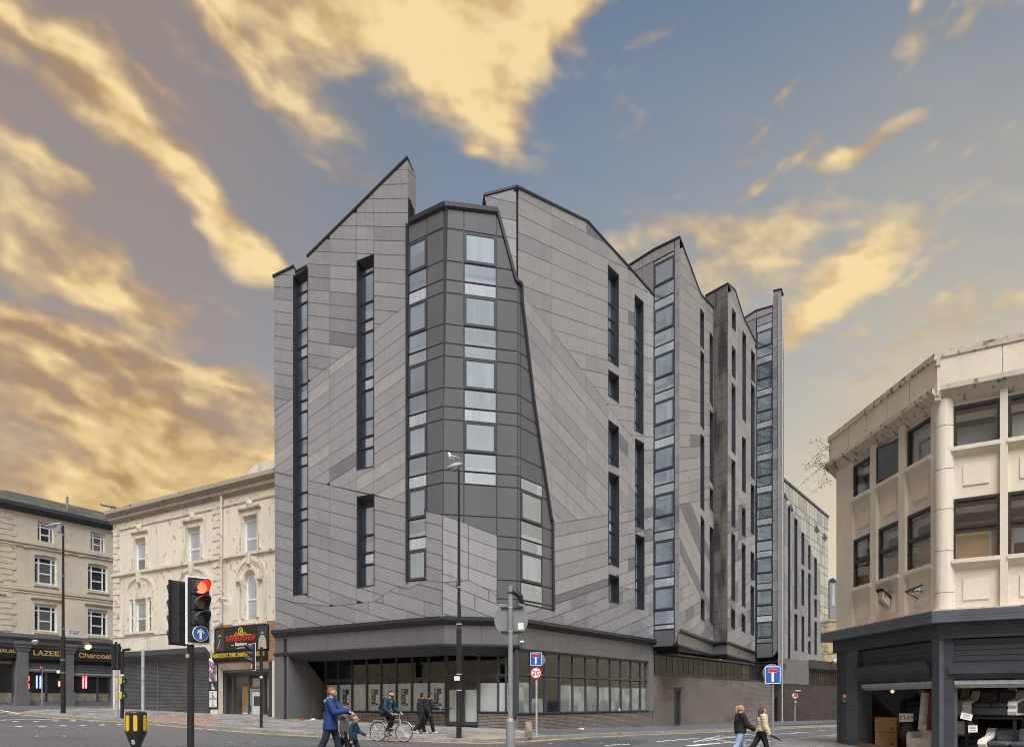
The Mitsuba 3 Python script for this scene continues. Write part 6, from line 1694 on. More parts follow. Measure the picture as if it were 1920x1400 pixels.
def card(lab, q, w_, h_, rz, string=None, tilt=0.0):
    k = thing('price_card', lab, 'price card')
    m = bx(-w_ / 2, w_ / 2, -h_ / 2, h_ / 2, -0.004, 0.004)
    R_ = trimesh.transformations.rotation_matrix(math.pi / 2, [1, 0, 0])
    Rt = trimesh.transformations.rotation_matrix(tilt, [0, 0, 1])
    def put(mm):
        mm.apply_transform(Rt)
        mm.apply_transform(R_)
        return move(mm, *q, rz)
    part(k, 'sheet', put(m), 'mat_white')
    if string:
        t = meshkit.text_mesh(string, h_ * 0.45, 0.003, True)
        c = t.bounds.mean(0)
        t.apply_translation([-c[0], -c[1], 0.005])
        part(k, 'lettering', put(t), 'mat_black')
    else:
        part(k, 'lettering', put(cat([bx(-w_ * 0.3, w_ * 0.3, h_ * a, h_ * (a + 0.08), 0.004, 0.006) for a in (0.2, 0.0, -0.25)])), 'mat_print_dark')


card('white price card reading 169 above the wrapped armchair', at(1699, 1345, 27.9), 0.46, 0.30, -0.45, '\u00a3169')
card('tilted white price card hanging under the displayed sofa', at(1812, 1343, 24.5), 0.32, 0.20, -0.5, None, -0.25)
card('white price card on the black armchair in the right opening', at(1824, 1366, 24.6), 0.26, 0.22, -0.5, None, 0.05)
k = thing('bin_bag', 'black bag slumped beside the brown cartons in the doorway', 'bag')
m = trimesh.creation.icosphere(3, 0.42)
v = np.array(m.vertices) * (1 + 0.25 * (meshkit.fbm(np.array(m.vertices) * 5, 4)[:, None] - 0.5)) * (0.9, 0.9, 1.35)
scene[k] = mikit.ply(tm(v, m.faces).apply_translation([14.95, 28.75, GS + 0.55]), 'mat_leather_black', smooth=True)
k = thing('cushion', 'black pointed cushion standing on the stacked sofa in the shop', 'cushion')
m = rbox(0.55, 0.16, 0.5, 0.07).apply_transform(trimesh.transformations.rotation_matrix(0.75, [0, 1, 0]))
scene[k] = mikit.ply(move(m, 15.2, 28.5, E(0.42), -1.4), 'mat_leather_black', smooth=35)
k = thing('painting', 'gilt framed picture on the back wall of the right shop opening', 'picture')
part(k, 'frame', move(prism(sbox(-0.35, -0.45, 0.35, 0.45).difference(sbox(-0.25, -0.35, 0.25, 0.35)), 0, 0.05).apply_transform(trimesh.transformations.rotation_matrix(math.pi / 2, [1, 0, 0])), at(1802, 1300, 27.6)[0], 27.6, E(0.05), -0.5), 'mat_letter_gold')
part(k, 'canvas', move(bx(-0.25, 0.25, 0.0, 0.02, -0.35, 0.35), at(1802, 1300, 27.6)[0], 27.6, E(0.05), -0.5), 'mat_print_dark')
k = thing('shop_lamp', 'small warm lamp glowing deep inside the left shop opening', 'lamp')
scene[k] = mikit.ply(trimesh.creation.icosphere(2, 0.06).apply_translation(at(1656, 1296, 29.0) + (0.35, 0, 0)), 'mat_lamp', smooth=True, emitter={'type': 'area', 'radiance': {'type': 'rgb', 'value': [1.5, 0.6, 0.2]}})
# weeds rooted in the top corner of the block
wd = thing('weed', 'straggly leafy weed growing out of the top left corner of the office parapet', 'plant')
rw = random.Random(3)
root = OL.w(oL0, E(10.6), 0.3)
stems, leaves = [], []
bsdf('mat_leaf', {'type': 'principledthin', 'base_color': {'type': 'rgb', 'value': [0.045, 0.055, 0.022]}, 'roughness': 0.6, 'diff_trans': 0.4})
for i in range(9):
    p = root + np.array([rw.uniform(-0.2, 0.2), rw.uniform(-0.1, 0.3), -1.3 + rw.uniform(0, 1.6)])
    d_ = np.array([rw.uniform(-0.45, 0.05), 0.1, rw.uniform(0.1, 0.5) if i < 4 else rw.uniform(-0.25, 0.2)])
    pts = [p]
    for j in range(7):
        d_ = d_ + np.array([rw.uniform(-.1, .05), rw.uniform(-.05, .05), rw.uniform(-0.12, 0.06) - 0.035])
        p = p + d_ * 0.34
        pts.append(p)
        for q_ in range(4):
            c = p + np.array([rw.gauss(0, .10), rw.gauss(0, .10), rw.gauss(0, .08)])
            a = rw.uniform(0, 6.28)
            t = np.array([math.cos(a), math.sin(a) * .5, rw.uniform(-.8, .3)]) * rw.uniform(0.05, 0.10)
            b_ = np.array([-math.sin(a), math.cos(a), 0.3]) * rw.uniform(0.018, 0.035)
            leaves.append(tm([c, c + t * 0.5 + b_, c + t, c + t * 0.5 - b_], [[0, 1, 2], [0, 2, 3]]))
    stems.append(path_tube(pts, [0.012 - 0.001 * j for j in range(8)], 5))
part(wd, 'stem', cat(stems), 'mat_grime')
part(wd, 'leaf', cat(leaves), 'mat_leaf', stuff=True)

# ------------------------------------------------------------------ behind: glass tower, annex, yellow block, small turret
TW = Face(at(1468, 1314, 100.0)[:2], (0.698, 1))
tb = thing('glass_tower', 'glass fronted tower with a fine window grid and slotted grey panels, behind the apartment building', 'tower')
s1t = TW.px(1553, 1000)[0]
ztop = TW.px(1470, 903)[1]
zbt = TW.px(1500, 1252)[1]
part(tb, 'wall', TW.box(-6, s1t, 0, ztop, -6, -0.12), 'mat_backing')
cols = [-0.2 + i * 1.52 for i in range(int((s1t + 0.2) / 1.52) + 1)]
cols[-1] = s1t
zr2 = []
z = ztop
while z > zbt - 8:
    zr2 += [(z - 2.0, z), (z - 3.05, z - 2.0)]
    z -= 3.05
glass_like('mat_glass_tower', blind_col((0.10, 0.10, 0.10), 41), 0.92, 0.85, (0.90, 0.97, 1.08))
glass_like('mat_glass_tower2', blind_col((0.10, 0.11, 0.12), 43), 0.9, 0.6, (0.90, 0.97, 1.08))
gp = Pieces(tb, 'pane', 290)
rt = random.Random(4)
for a, b in zip(cols[:-1], cols[1:]):
    for lo, hi in zr2:
        gp.add(TW.box(a + 0.05, b - 0.05, lo + 0.05, hi - 0.05, -0.1, 0.0 + rt.uniform(0, 0.01)), rt.choice(['mat_glass_tower', 'mat_glass_tower', 'mat_glass_tower2']))
gp.done()
part(tb, 'coping', TW.box(-6, s1t + 0.1, ztop, ztop + 0.3, -0.5, 0.12), 'mat_frame')
pf = TW.poly([(1466, 940), (1474, 957), (1490, 980), (1498, 1004), (1510, 1018), (1522, 1053), (1533.5, 1080), (1534, 1251), (1466, 1253)])
so_ = []
for u0, u1, l in ((1472.3, 1476.5, [(956, 1250)]), (1484, 1490, [(978, 1147), (1156, 1225)]), (1497.6, 1502.8, [(1004, 1064), (1073, 1140), (1160, 1227)]), (1510.3, 1515, [(1028, 1073), (1080, 1199), (1207, 1231)]), (1522, 1526.8, [(1051, 1121), (1128, 1162), (1170, 1232)])):
    for a, b in l:
        s0, s1 = TW.px(u0, 1100)[0], TW.px(u1, 1100)[0]
        so_.append(sbox(s0, TW.px((u0 + u1) / 2, b)[1], s1, TW.px((u0 + u1) / 2, a)[1]))
pp_ = Pieces(tb, 'panel', 120)
for g in rows(pf, (0, 10), (1, 9.7), 1.9, [TW.px(u, 1100)[0] for u in (1480, 1494, 1506, 1518.5)]):
    g = g.difference(unary_union(so_)).buffer(-0.02, join_style='mitre')
    for e in getattr(g, 'geoms', [g]):
        if e.area > 0.1:
            pp_.add(TW.prism(e, 0.2, 0.36), rt.choice(['mat_panel_0', 'mat_panel_1', 'mat_panel_4']))
pp_.done()
for g in so_:
    wq = part(tb, 'window', TW.prism(g.difference(g.buffer(-0.06, join_style='mitre')), 0.05, 0.37), 'mat_navy')
    part(wq, 'pane', TW.prism(g.buffer(-0.05, join_style='mitre'), 0.06, 0.1), 'mat_glass_dark')
for u, v in ((1471.5, 925), (1482.5, 945), (1531, 985), (1546, 1000)):
    s = TW.px(u, v)[0]
    zz = TW.px(u, v)[1]
    M = prism([(0, -1.2), (0, 0), (0.35, -1.15)], -0.25, 0.25)
    M.apply_transform(np.array([[0, 0, 1, s], [0, 1, 0, zz], [1, 0, 0, 0.02], [0, 0, 0, 1.0]]))
    part(tb, 'open_vent', TW.put(M), 'mat_glass_dark')
AX0, AX1 = np.array([26.0, 75.2]), np.array([38.6, 89.8])
AF = Face(AX0, AX1 - AX0)
an = thing('annex_building', 'low dark brick annex topped by a grey box and slatted gallery, beyond the apartments', 'building')
LA = np.linalg.norm(AX1 - AX0)
ax = lambda u, v=1270: AF.px(u, v)[0]
part(an, 'wall', AF.box(-1.5, LA + 8, -3, E(1.66), -0.5, 0.0), 'mat_brick_dark')
part(an, 'grey_box', AF.box(ax(1466), ax(1515.5), E(1.68), E(4.2), -3, 0.05), 'mat_fascia')
part(an, 'roof_band', AF.box(ax(1515.7), LA + 8, E(3.35), E(4.25), -3, 0.15), bsdf('mat_brownband', pr((0.05, 0.038, 0.032), 0.6, 0.3)))
part(an, 'gallery_wall', AF.box(ax(1515.7), LA + 8, E(1.66), E(3.4), -1.2, -0.8), bsdf('mat_galleryback', pr((0.16, 0.145, 0.12), 0.7, 0.3)))
for i in range(16):
    s = ax(1517) + i * 0.62
    part(an, 'upright', AF.box(s, s + 0.14, E(1.66), E(3.36), -0.3, 0.0), 'mat_brownband')
part(an, 'recess', AF.box(ax(1455, 1340), ax(1459, 1340), -2.5, EYE - 0.6, -0.05, 0.03), 'mat_black')
part(an, 'doorway', AF.box(ax(1562, 1340), ax(1566, 1340), -2.5, EYE - 0.4, -0.05, 0.03), 'mat_black')
part(an, 'doorway', AF.box(ax(1560, 1340), ax(1576, 1340), EYE - 0.35, EYE + 0.0, -0.05, 0.05), 'mat_brownband')
part(an, 'utility_box', AF.box(ax(1451.5, 1340), ax(1454, 1340), -0.6, EYE + 0.2, 0.0, 0.3), 'mat_black_matt')
for u, lab in ((1536, 'left of two small lit lamps under the slatted gallery'), (1540.5, 'right of two small lit lamps under the slatted gallery')):
    k = thing('gallery_lamp', lab, 'lamp')
    scene[k] = mikit.ply(AF.box(ax(u), ax(u) + 0.22, E(2.98), E(3.1), -0.6, -0.4), 'mat_lamp', emitter={'type': 'area', 'radiance': {'type': 'rgb', 'value': [3.0, 2.4, 1.1]}})
k = thing('security_camera', 'pale camera housing on the roof band of the brick annex', 'camera')
part(k, 'body', tube(AF.w(ax(1553), E(4.35), 0.5), AF.w(ax(1557), E(4.6), 0.9), 0.22), 'mat_galv_light')
part(k, 'bracket', tube(AF.w(ax(1555), E(4.2), 0.1), AF.w(ax(1555), E(4.5), 0.7), 0.06), 'mat_black')
yb = thing('yellow_building', 'blank yellow brick block between the glass tower and the office building', 'building')
YF = Face(at(1530, 1314, 122)[:2], (1, 0.15))
bsdf('mat_yellowbrick', pr(proc(brick_fn((0.36, 0.27, 0.13), (0.46, 0.35, 0.18), (0.36, 0.30, 0.2), L=0.45, H=0.15, m=0.02)), 0.8, 0.2))
part(yb, 'wall', YF.box(0, 16, -3, YF.px(1555, 1166)[1], -6, 0), 'mat_yellowbrick')
part(yb, 'coping', YF.box(-0.1, 16, YF.px(1555, 1166)[1], YF.px(1555, 1163)[1], -6, 0.15), 'mat_cornice_dirty')
part(yb, 'cable', YF.put(path_tube([(0.3, YF.px(1535, 1228)[1], 0.05), (2.5, YF.px(1555, 1226)[1], 0.05), (5, YF.px(1575, 1218)[1], 0.05)], 0.05, 6)), 'mat_black')
part(yb, 'window', YF.box(0.4, 1.0, YF.px(1540, 1175)[1] - 2.4, YF.px(1540, 1175)[1], -0.05, 0.03), 'mat_glass_dark')
tu = thing('turret', 'slim grey turret with a pointed top far behind the yellow block', 'tower')
q0, q1 = at(1555.5, 1170, 150), at(1569, 1170, 150)
zt_ = at(1560, 1092, 150)[2]
w_ = q1[0] - q0[0]
part(tu, 'shaft', bx(q0[0], q1[0], 150, 151.5, 0, zt_), 'mat_panel_4')
part(tu, 'window', bx(q0[0] + w_ * 0.35, q0[0] + w_ * 0.65, 149.9, 150, zt_ - 4.6, zt_ - 0.5), 'mat_glass_pale')
part(tu, 'roof', prism([(q0[0] - 0.1, 0), (q1[0] + 0.1, 0), ((q0[0] + q1[0]) / 2, 0.9)], 0, 1.6).apply_transform(np.array([[1, 0, 0, 0], [0, 0, 1, 149.95], [0, 1, 0, zt_ + 0.02], [0, 0, 0, 1.0]])), 'mat_navy')
# ------------------------------------------------------------------ street furniture
def gpos(u, y, lift=0.12):
    x = (u - 960) / FPX * y
    return np.array([x, y, ground_z(x) + lift])


def lensmat(name, c, emit=None):
    bsdf(name, pr(c, 0.25, 0.5))


bsdf('mat_signal', pr(proc(lambda p, n, uv: mi.Color3f(0.024, 0.024, 0.026) * (0.8 + 0.5 * fbm(p.x * 7, p.y * 7, p.z * 7, 3))), 0.5, 0.4))
bsdf('mat_visor', pr((0.055, 0.057, 0.062), 0.45, 0.5))
bsdf('mat_polegloss', pr(proc(lambda p, n, uv: mi.Color3f(0.014, 0.014, 0.016) * (0.7 + 0.7 * fbm(p.x * 6, p.y * 6, p.z * 2.5, 3))), 0.30, 0.5))
bsdf('mat_red_dark', pr((0.16, 0.02, 0.015), 0.25, 0.6))
bsdf('mat_amber_dark', pr((0.11, 0.05, 0.025), 0.25, 0.6))
bsdf('mat_green_dark', pr((0.02, 0.045, 0.05), 0.25, 0.6))
bsdf('mat_sign_blue', pr((0.018, 0.095, 0.36), 0.35, 0.5))
bsdf('mat_sign_red', pr((0.50, 0.012, 0.018), 0.35, 0.5))
bsdf('mat_sign_white', pr((0.72, 0.73, 0.73), 0.35, 0.5))
bsdf('mat_yellow_box', pr((0.60, 0.37, 0.02), 0.4, 0.5))
RX = trimesh.transformations.rotation_matrix(math.pi / 2, [1, 0, 0])   # xy drawing -> upright, facing -y


def turn(m, rz, q):
    return move(m, q[0], q[1], q[2], rz)


def hood(r, ln, n=20):
    """peaked visor of a signal lamp round the -y axis"""
    v, f = [], []
    for i in range(n + 1):
        a = math.radians(-40 + 260 * i / n)
        for rr, yy in ((r, 0), (r, -ln * (0.45 + 0.55 * max(0, math.sin(a)))), (r - 0.008, -ln * (0.45 + 0.55 * max(0, math.sin(a)))), (r - 0.008, 0)):
            v.append((rr * math.cos(a), yy, rr * math.sin(a)))
    for i in range(n):
        for j in range(4):
            a, b = i * 4 + j, i * 4 + (j + 1) % 4
            f += [[a, a + 4, b + 4], [a, b + 4, b]]
    return tm(v, f)


def disc(r, t, n=32):
    return trimesh.creation.cylinder(r, t, sections=n).apply_transform(RX)


def flat(poly, y0, y1):
    """drawing in x, z turned into a plate from depth y0 to y1 (y1 nearer the viewer, more negative)"""
    return prism(poly, -y0, -y1).apply_transform(RX)


def signal_head(k, q, rz, lit=None, board=True, scale=1.0, arrow=None, black_back=False):
    P = lambda m: turn(m, rz, q)
    n = 3
    h = 0.255
    if board:
        z0 = -(1.5 + (1.0 if arrow else 0)) * h - 0.05
        b = sbox(-0.215, z0, 0.215, 1.5 * h + 0.07)
        part(k, 'backing_board', P(flat(b.difference(sbox(-0.178, z0 + 0.035, 0.178, 1.5 * h + 0.035)), 0.035, 0.018)), 'mat_sign_white')
        part(k, 'backing_board', P(flat(sbox(-0.2145, z0 + 0.001, 0.2145, 1.5 * h + 0.069), 0.037, 0.030)), 'mat_galv')
        part(k, 'backing_plate', P(flat(sbox(-0.18, z0 + 0.03, 0.18, 1.5 * h + 0.04), 0.03, 0.012)), 'mat_signal')
    for i, nm_ in enumerate(('red', 'amber', 'green')):
        zc = h * (1 - i)
        hs = part(k, 'housing', P(rbox(0.27, 0.16, h - 0.008, 0.022).apply_translation([0, 0.075 - 0.07, zc])), 'mat_signal', smooth=30)
        ln = disc(0.1, 0.02).apply_translation([0, -0.082, zc])
        if lit == nm_:
            part(hs, 'lens', P(ln), 'mat_lamp', emitter={'type': 'area', 'radiance': {'type': 'rgb', 'value': [3.2, 0.085, 0.02]}})
        else:
            part(hs, 'lens', P(ln), {'red': 'mat_red_dark', 'amber': 'mat_amber_dark', 'green': 'mat_green_dark'}[nm_])
        part(hs, 'visor', P(hood(0.112, 0.29).apply_translation([0, -0.075, zc])), 'mat_visor', smooth=40)
    if arrow:
        zc = -2 * h
        hs = part(k, 'housing', P(rbox(0.27, 0.14, h - 0.01, 0.02).apply_translation([0, 0.01, zc])), 'mat_signal', smooth=30)
        if arrow == 'up':
            part(hs, 'sign_rim', P(disc(0.132, 0.012).apply_translation([0, -0.068, zc])), 'mat_sign_white')
            part(hs, 'sign_face', P(disc(0.122, 0.012).apply_translation([0, -0.072, zc])), 'mat_sign_blue')
            ar = Polygon([(-0.019, -0.09), (0.019, -0.09), (0.019, 0.03), (0.055, -0.008), (0.055, 0.036), (0.0, 0.092), (-0.055, 0.036), (-0.055, -0.008), (-0.019, 0.03)])
            part(hs, 'arrow', P(flat(ar, 0.078, 0.082).apply_translation([0, 0, zc])) if False else P(prism(ar, 0.078, 0.083).apply_transform(RX).apply_translation([0, 0, zc])), 'mat_sign_white')
        else:
            part(hs, 'sign_rim', P(disc(0.128, 0.012).apply_translation([0, -0.068, zc])), 'mat_sign_red')
            part(hs, 'sign_face', P(disc(0.102, 0.012).apply_translation([0, -0.072, zc])), 'mat_sign_white')
            ar = unary_union([LineString([(0.03, -0.06), (0.03, 0.0), (-0.01, 0.035)]).buffer(0.014, cap_style='flat'), Polygon([(-0.055, 0.05), (0.0, 0.065), (-0.02, 0.005)])])
            part(hs, 'arrow', P(prism(ar, 0.078, 0.082).apply_transform(RX).apply_translation([0, 0, zc])), 'mat_black')
            part(hs, 'bar', P(prism(LineString([(-0.072, 0.072), (0.072, -0.072)]).buffer(0.012), 0.083, 0.086).apply_transform(RX).apply_translation([0, 0, zc])), 'mat_sign_red')


k = thing('traffic_light', 'near black traffic light showing red above a blue arrow disc', 'traffic light')
q = gpos(357.5, 13.0)
zl_ = lambda v, y: EYE + (HORIZON - v) / FPX * y
part(k, 'pole', tube(q, (q[0], q[1], zl_(1092, 13)), 0.057, n=20), 'mat_polegloss', smooth=40)
part(k, 'bracket', cat([tube((q[0], q[1], zl_(v, 13)), (q[0] + 0.12, q[1] - 0.12, zl_(v, 13)), 0.022) for v in (1098, 1196)]), 'mat_signal')
signal_head(k, np.array([(373 - 960) / FPX * 12.85, 12.85, zl_(1131, 12.85)]), math.radians(43), lit='red', arrow='up')
q2 = np.array([(337 - 960) / FPX * 13.1, 13.12, zl_(1149, 13.1)])
P2 = lambda m: turn(m, math.radians(-112), q2)
part(k, 'rear_head', P2(rbox(0.28, 0.20, 1.06, 0.02)), 'mat_signal', smooth=30)
part(k, 'rear_head_board', P2(rbox(0.40, 0.012, 1.10, 0.004).apply_translation([0, -0.06, 0])), 'mat_signal')
for i in range(4):
    part(k, 'visor', P2(hood(0.112, 0.15).apply_translation([0, -0.1, 0.39 - 0.262 * i])), 'mat_signal', smooth=40)
    part(k, 'seam', P2(bx(-0.142, 0.142, -0.101, 0.103, 0.255 - 0.262 * i, 0.262 - 0.262 * i)) if i < 3 else P2(bx(-0.03, 0.03, 0.10, 0.115, -0.3, 0.4)), 'mat_black_matt')
part(k, 'sticker', tube((q[0] - 0.02, q[1] - 0.0, zl_(1233, 13)), (q[0] - 0.02, q[1], zl_(1226, 13)), 0.0595, n=20), 'mat_galv_light')
part(k, 'collar', tube((q[0], q[1], zl_(1362, 13)), (q[0], q[1], zl_(1360, 13)), 0.060, n=20), 'mat_signal')

k = thing('traffic_light', 'black traffic light with side facing visors in front of the barber shop', 'traffic light')
q = gpos(490, 31.9)
part(k, 'pole', tube(q, (q[0], q[1], zl_(1213, 31.9)), 0.06, n=16), 'mat_polegloss', smooth=40)
signal_head(k, np.array([(474.5 - 960) / FPX * 31.8, 31.8, zl_(1226, 31.8)]), math.radians(-52), arrow='noleft')
part(k, 'bracket', cat([tube((q[0], q[1], zl_(v, 31.9)), ((476 - 960) / FPX * 31.8, 31.85, zl_(v, 31.8)), 0.025) for v in (1218, 1250)]), 'mat_signal')
part(k, 'sticker', cat([tube((q[0], q[1], zl_(1271, 31.9)), (q[0], q[1], zl_(1267.5, 31.9)), 0.064, n=16)]), 'mat_paper')

k = thing('traffic_light', 'black crossing signal seen from behind, with yellow push button boxes on its pole', 'traffic light')
q = gpos(229, 38.0)
part(k, 'pole', tube(q, (q[0], q[1], zl_(1221, 38)), 0.085, n=16), 'mat_polegloss', smooth=40)
qh = np.array([(215.5 - 960) / FPX * 38, 38.1, zl_(1231, 38)])
PH = lambda m: turn(m, math.radians(160), qh)
part(k, 'rear_head', PH(rbox(0.44, 0.22, 1.30, 0.03)), 'mat_signal', smooth=30)
part(k, 'rear_head_spine', PH(rbox(0.14, 0.08, 1.2, 0.02).apply_translation([-0.02, 0.14, 0])), 'mat_black_matt')
for i in range(3):
    part(k, 'visor', PH(hood(0.13, 0.2).apply_translation([0, -0.1, 0.39 - 0.3 * i])), 'mat_signal', smooth=40)
part(k, 'sensor', cat([tube((q[0], q[1], zl_(1221, 38)), (q[0] + 0.12, q[1], zl_(1219, 38)), 0.03), tube((q[0] + 0.05, q[1], zl_(1219, 38)), (q[0] + 0.42, q[1] - 0.1, zl_(1217.5, 38)), 0.07)]), 'mat_black')
part(k, 'sensor', tube((qh[0], qh[1], zl_(1207, 38)), (qh[0], qh[1], zl_(1203, 38)), 0.06), 'mat_black')
for v in (1276.5, 1303.5):
    b = part(k, 'push_button_box', rbox(0.16, 0.12, 0.33, 0.02).apply_translation([q[0] - 0.02, q[1] - 0.10, zl_(v, 38)]), 'mat_yellow_box')
    part(b, 'display', rbox(0.20, 0.10, 0.26, 0.02).apply_translation([q[0] + 0.17, q[1] - 0.10, zl_(v, 38)]), 'mat_black')
    part(b, 'lamp', bx(q[0] + 0.13, q[0] + 0.20, q[1] - 0.156, q[1] - 0.150, zl_(v, 38) - 0.06, zl_(v, 38) + 0.04), bsdf('mat_lamp_green' + str(int(v)), pr((0.03, 0.4, 0.2), 0.4, 0.4)))
part(k, 'sticker', tube((q[0], q[1], zl_(1267.5, 38)), (q[0], q[1], zl_(1264, 38)), 0.089, n=16), 'mat_paper')

for u, y, v0, v1, r, lab in ((219, 40.0, 1257, 1342, 0.085, 'thin grey post right behind the pedestrian crossing signal'), (268, 44.0, 1218, 1340, 0.09, 'plain pale grey post standing in front of the left roller shutter')):
    k = thing('post', lab, 'post')
    q = gpos(u, y)
    part(k, 'shaft', tube(q, (q[0], q[1], zl_(v0, y)), r, n=14), 'mat_galv_light', smooth=40)
    part(k, 'clamp', cat([tube((q[0], q[1], zl_(v0 + e, y)), (q[0], q[1], zl_(v0 + e - 1.2, y)), r + 0.012, n=14) for e in (12, 36, 58)]), 'mat_galv')
    part(k, 'cap', tube((q[0], q[1], zl_(v0, y)), (q[0], q[1], zl_(v0 - 0.6, y)), r + 0.01, r * 0.6, 14), 'mat_galv')

k = thing('round_sign', 'small round sign on a thin pole, nearly edge on, before the restaurant', 'road sign')
q = gpos(79, 60.0)
part(k, 'pole', tube(q, (q[0], q[1], zl_(1250, 60)), 0.06, n=10), 'mat_galv')
PS = lambda m: turn(m, math.radians(-62), (q[0] - 0.05, q[1] - 0.1, zl_(1256, 60)))
part(k, 'rim', PS(disc(0.36, 0.03)), 'mat_sign_red')
part(k, 'face', PS(disc(0.28, 0.03).apply_translation([0, -0.008, 0])), 'mat_sign_blue')


def lamp_post(label, u, y, vtop, r0, r1, arm):
    k = thing('street_lamp', label, 'street lamp')
    q = gpos(u, y)
    zt = zl_(vtop, y)
    zs = q[2] + (zt - q[2]) * 0.40
    part(k, 'base_column', tube(q, (q[0], q[1], zs), r0, r0 * 0.97, 18), 'mat_polegloss', smooth=40)
    part(k, 'shoulder', tube((q[0], q[1], zs), (q[0], q[1], zs + 0.18), r0 * 0.97, r1, 18), 'mat_polegloss', smooth=40)
    part(k, 'column', tube((q[0], q[1], zs + 0.18), (q[0], q[1], zt), r1, r1 * 0.62, 18), 'mat_polegloss', smooth=40)
    return k, q, zt


def lantern(k, c, ln, w, rz, tilt, mat='mat_galv'):
    m = trimesh.creation.icosphere(3, 0.5)
    v = np.array(m.vertices)
    up = v[:, 2] > 0
    v = v * (ln, w, 0.30)
    v[:, 2] = np.where(up, v[:, 2] * 0.9, v[:, 2] * 0.55)
    v[:, 1] *= 0.75 + 0.35 * (v[:, 0] / ln)
    m = tm(v, m.faces)
    m.apply_transform(trimesh.transformations.rotation_matrix(tilt, [0, 1, 0]))
    h_ = part(k, 'lantern', turn(m, rz, c), mat, smooth=True)
    g = trimesh.creation.icosphere(2, 0.5)
    v = np.array(g.vertices) * (ln * 0.55, w * 0.6, 0.14)
    v[:, 2] -= 0.055
    v[:, 0] += ln * 0.06
    g = tm(v, g.faces).apply_transform(trimesh.transformations.rotation_matrix(tilt, [0, 1, 0]))
    part(h_, 'glass_bowl', turn(g, rz, c), 'mat_glass_pale', smooth=True)


k, q, zt = lamp_post('tall black street lamp before the glazed corner, a gull on its lantern', 860.5, 28.0, 880, 0.10, 0.062, 0)
lantern(k, (q[0] - 0.14, q[1], zt + 0.10), 0.62, 0.30, math.pi, 0.28)
GULL_AT = (q[0] - 0.20, q[1], zt + 0.265)
part(k, 'band', cat([tube((q[0], q[1], zl_(v, 28)), (q[0], q[1], zl_(v - 2.0, 28)), rr, n=18) for v, rr in ((1171, 0.104), (1265, 0.105), (1295, 0.105), (1102, 0.070))]), 'mat_galv_light')
part(k, 'notice', bx(q[0] - 0.17, q[0] + 0.04, q[1] - 0.13, q[1] - 0.115, zl_(1276, 28), zl_(1267.5, 28)), 'mat_paper')
part(k, 'door', bx(q[0] - 0.05, q[0] + 0.05, q[1] - 0.108, q[1] - 0.098, q[2] + 0.5, q[2] + 1.0), 'mat_signal')
k, q, zt = lamp_post('tall black street lamp at the far left corner in front of the restaurant block', 118.5, 44.0, 986, 0.13, 0.085, 0)
lantern(k, (q[0] - 0.55, q[1], zt + 0.02), 1.0, 0.42, math.pi, 0.22)
part(k, 'control_box', rbox(0.24, 0.2, 0.42, 0.02).apply_translation([q[0] - 0.20, q[1], zl_(992, 44)]), 'mat_galv')
part(k, 'band', cat([tube((q[0], q[1], zl_(v, 44)), (q[0], q[1], zl_(v - 2, 44)), rr, n=18) for v, rr in ((1004, 0.085), (1081, 0.105), (1180, 0.108), (1238, 0.136), (1262, 0.136))]), 'mat_galv')
part(k, 'notice', bx(q[0] - 0.28, q[0] - 0.1, q[1] - 0.16, q[1] - 0.14, zl_(1262, 44), zl_(1257, 44)), 'mat_paper')
# gull
k = thing('seagull', 'white gull with grey wings perched on the lantern of the central street lamp', 'bird')
gx, gy, gz_ = GULL_AT


def blob(pts, ref=0.02, it=6):
    ms = []
    for (a, ra), (b, rb) in pts:
        sa = trimesh.creation.icosphere(2, ra).apply_translation(a)
        sb = trimesh.creation.icosphere(2, rb).apply_translation(b)
        ms.append(m3.Manifold.hull_points(np.vstack([sa.vertices, sb.vertices]).astype(np.float64)))
    m = m3.Manifold.batch_boolean(ms, m3.OpType.Add).refine_to_length(ref)
    d = m.to_mesh()
    t = trimesh.Trimesh(d.vert_properties[:, :3], d.tri_verts, process=True)
    trimesh.smoothing.filter_taubin(t, iterations=it)
    return t


G = lambda m: move(m, gx, gy, gz_, 0)
body = blob([(((0.10, 0, 0.17), 0.035), ((0.0, 0, 0.155), 0.078)), (((0.0, 0, 0.155), 0.078), ((-0.10, 0, 0.18), 0.07)), (((-0.10, 0, 0.18), 0.066), ((-0.145, 0, 0.275), 0.042)), (((-0.145, 0, 0.275), 0.04), ((-0.16, 0, 0.31), 0.043))])
part(k, 'body', G(body), 'mat_white', smooth=True)
bsdf('mat_gullgrey', pr((0.30, 0.31, 0.33), 0.6, 0.3))
for sy in (-1, 1):
    part(k, 'wing', G(blob([(((-0.08, sy * 0.062, 0.19), 0.035), ((0.05, sy * 0.066, 0.165), 0.038)), (((0.05, sy * 0.066, 0.165), 0.034), ((0.19, sy * 0.03, 0.15), 0.012))])), 'mat_gullgrey', smooth=True)
    part(k, 'leg', G(tube((0.0, sy * 0.03, 0.0), (0.0, sy * 0.03, 0.09), 0.008)), 'mat_skin')
part(k, 'tail', G(blob([(((0.10, 0, 0.165), 0.03), ((0.21, 0, 0.14), 0.015))])), 'mat_white', smooth=True)
part(k, 'beak', G(tube((-0.195, 0, 0.305), (-0.25, 0, 0.292), 0.014, 0.004)), 'mat_yellow_box')

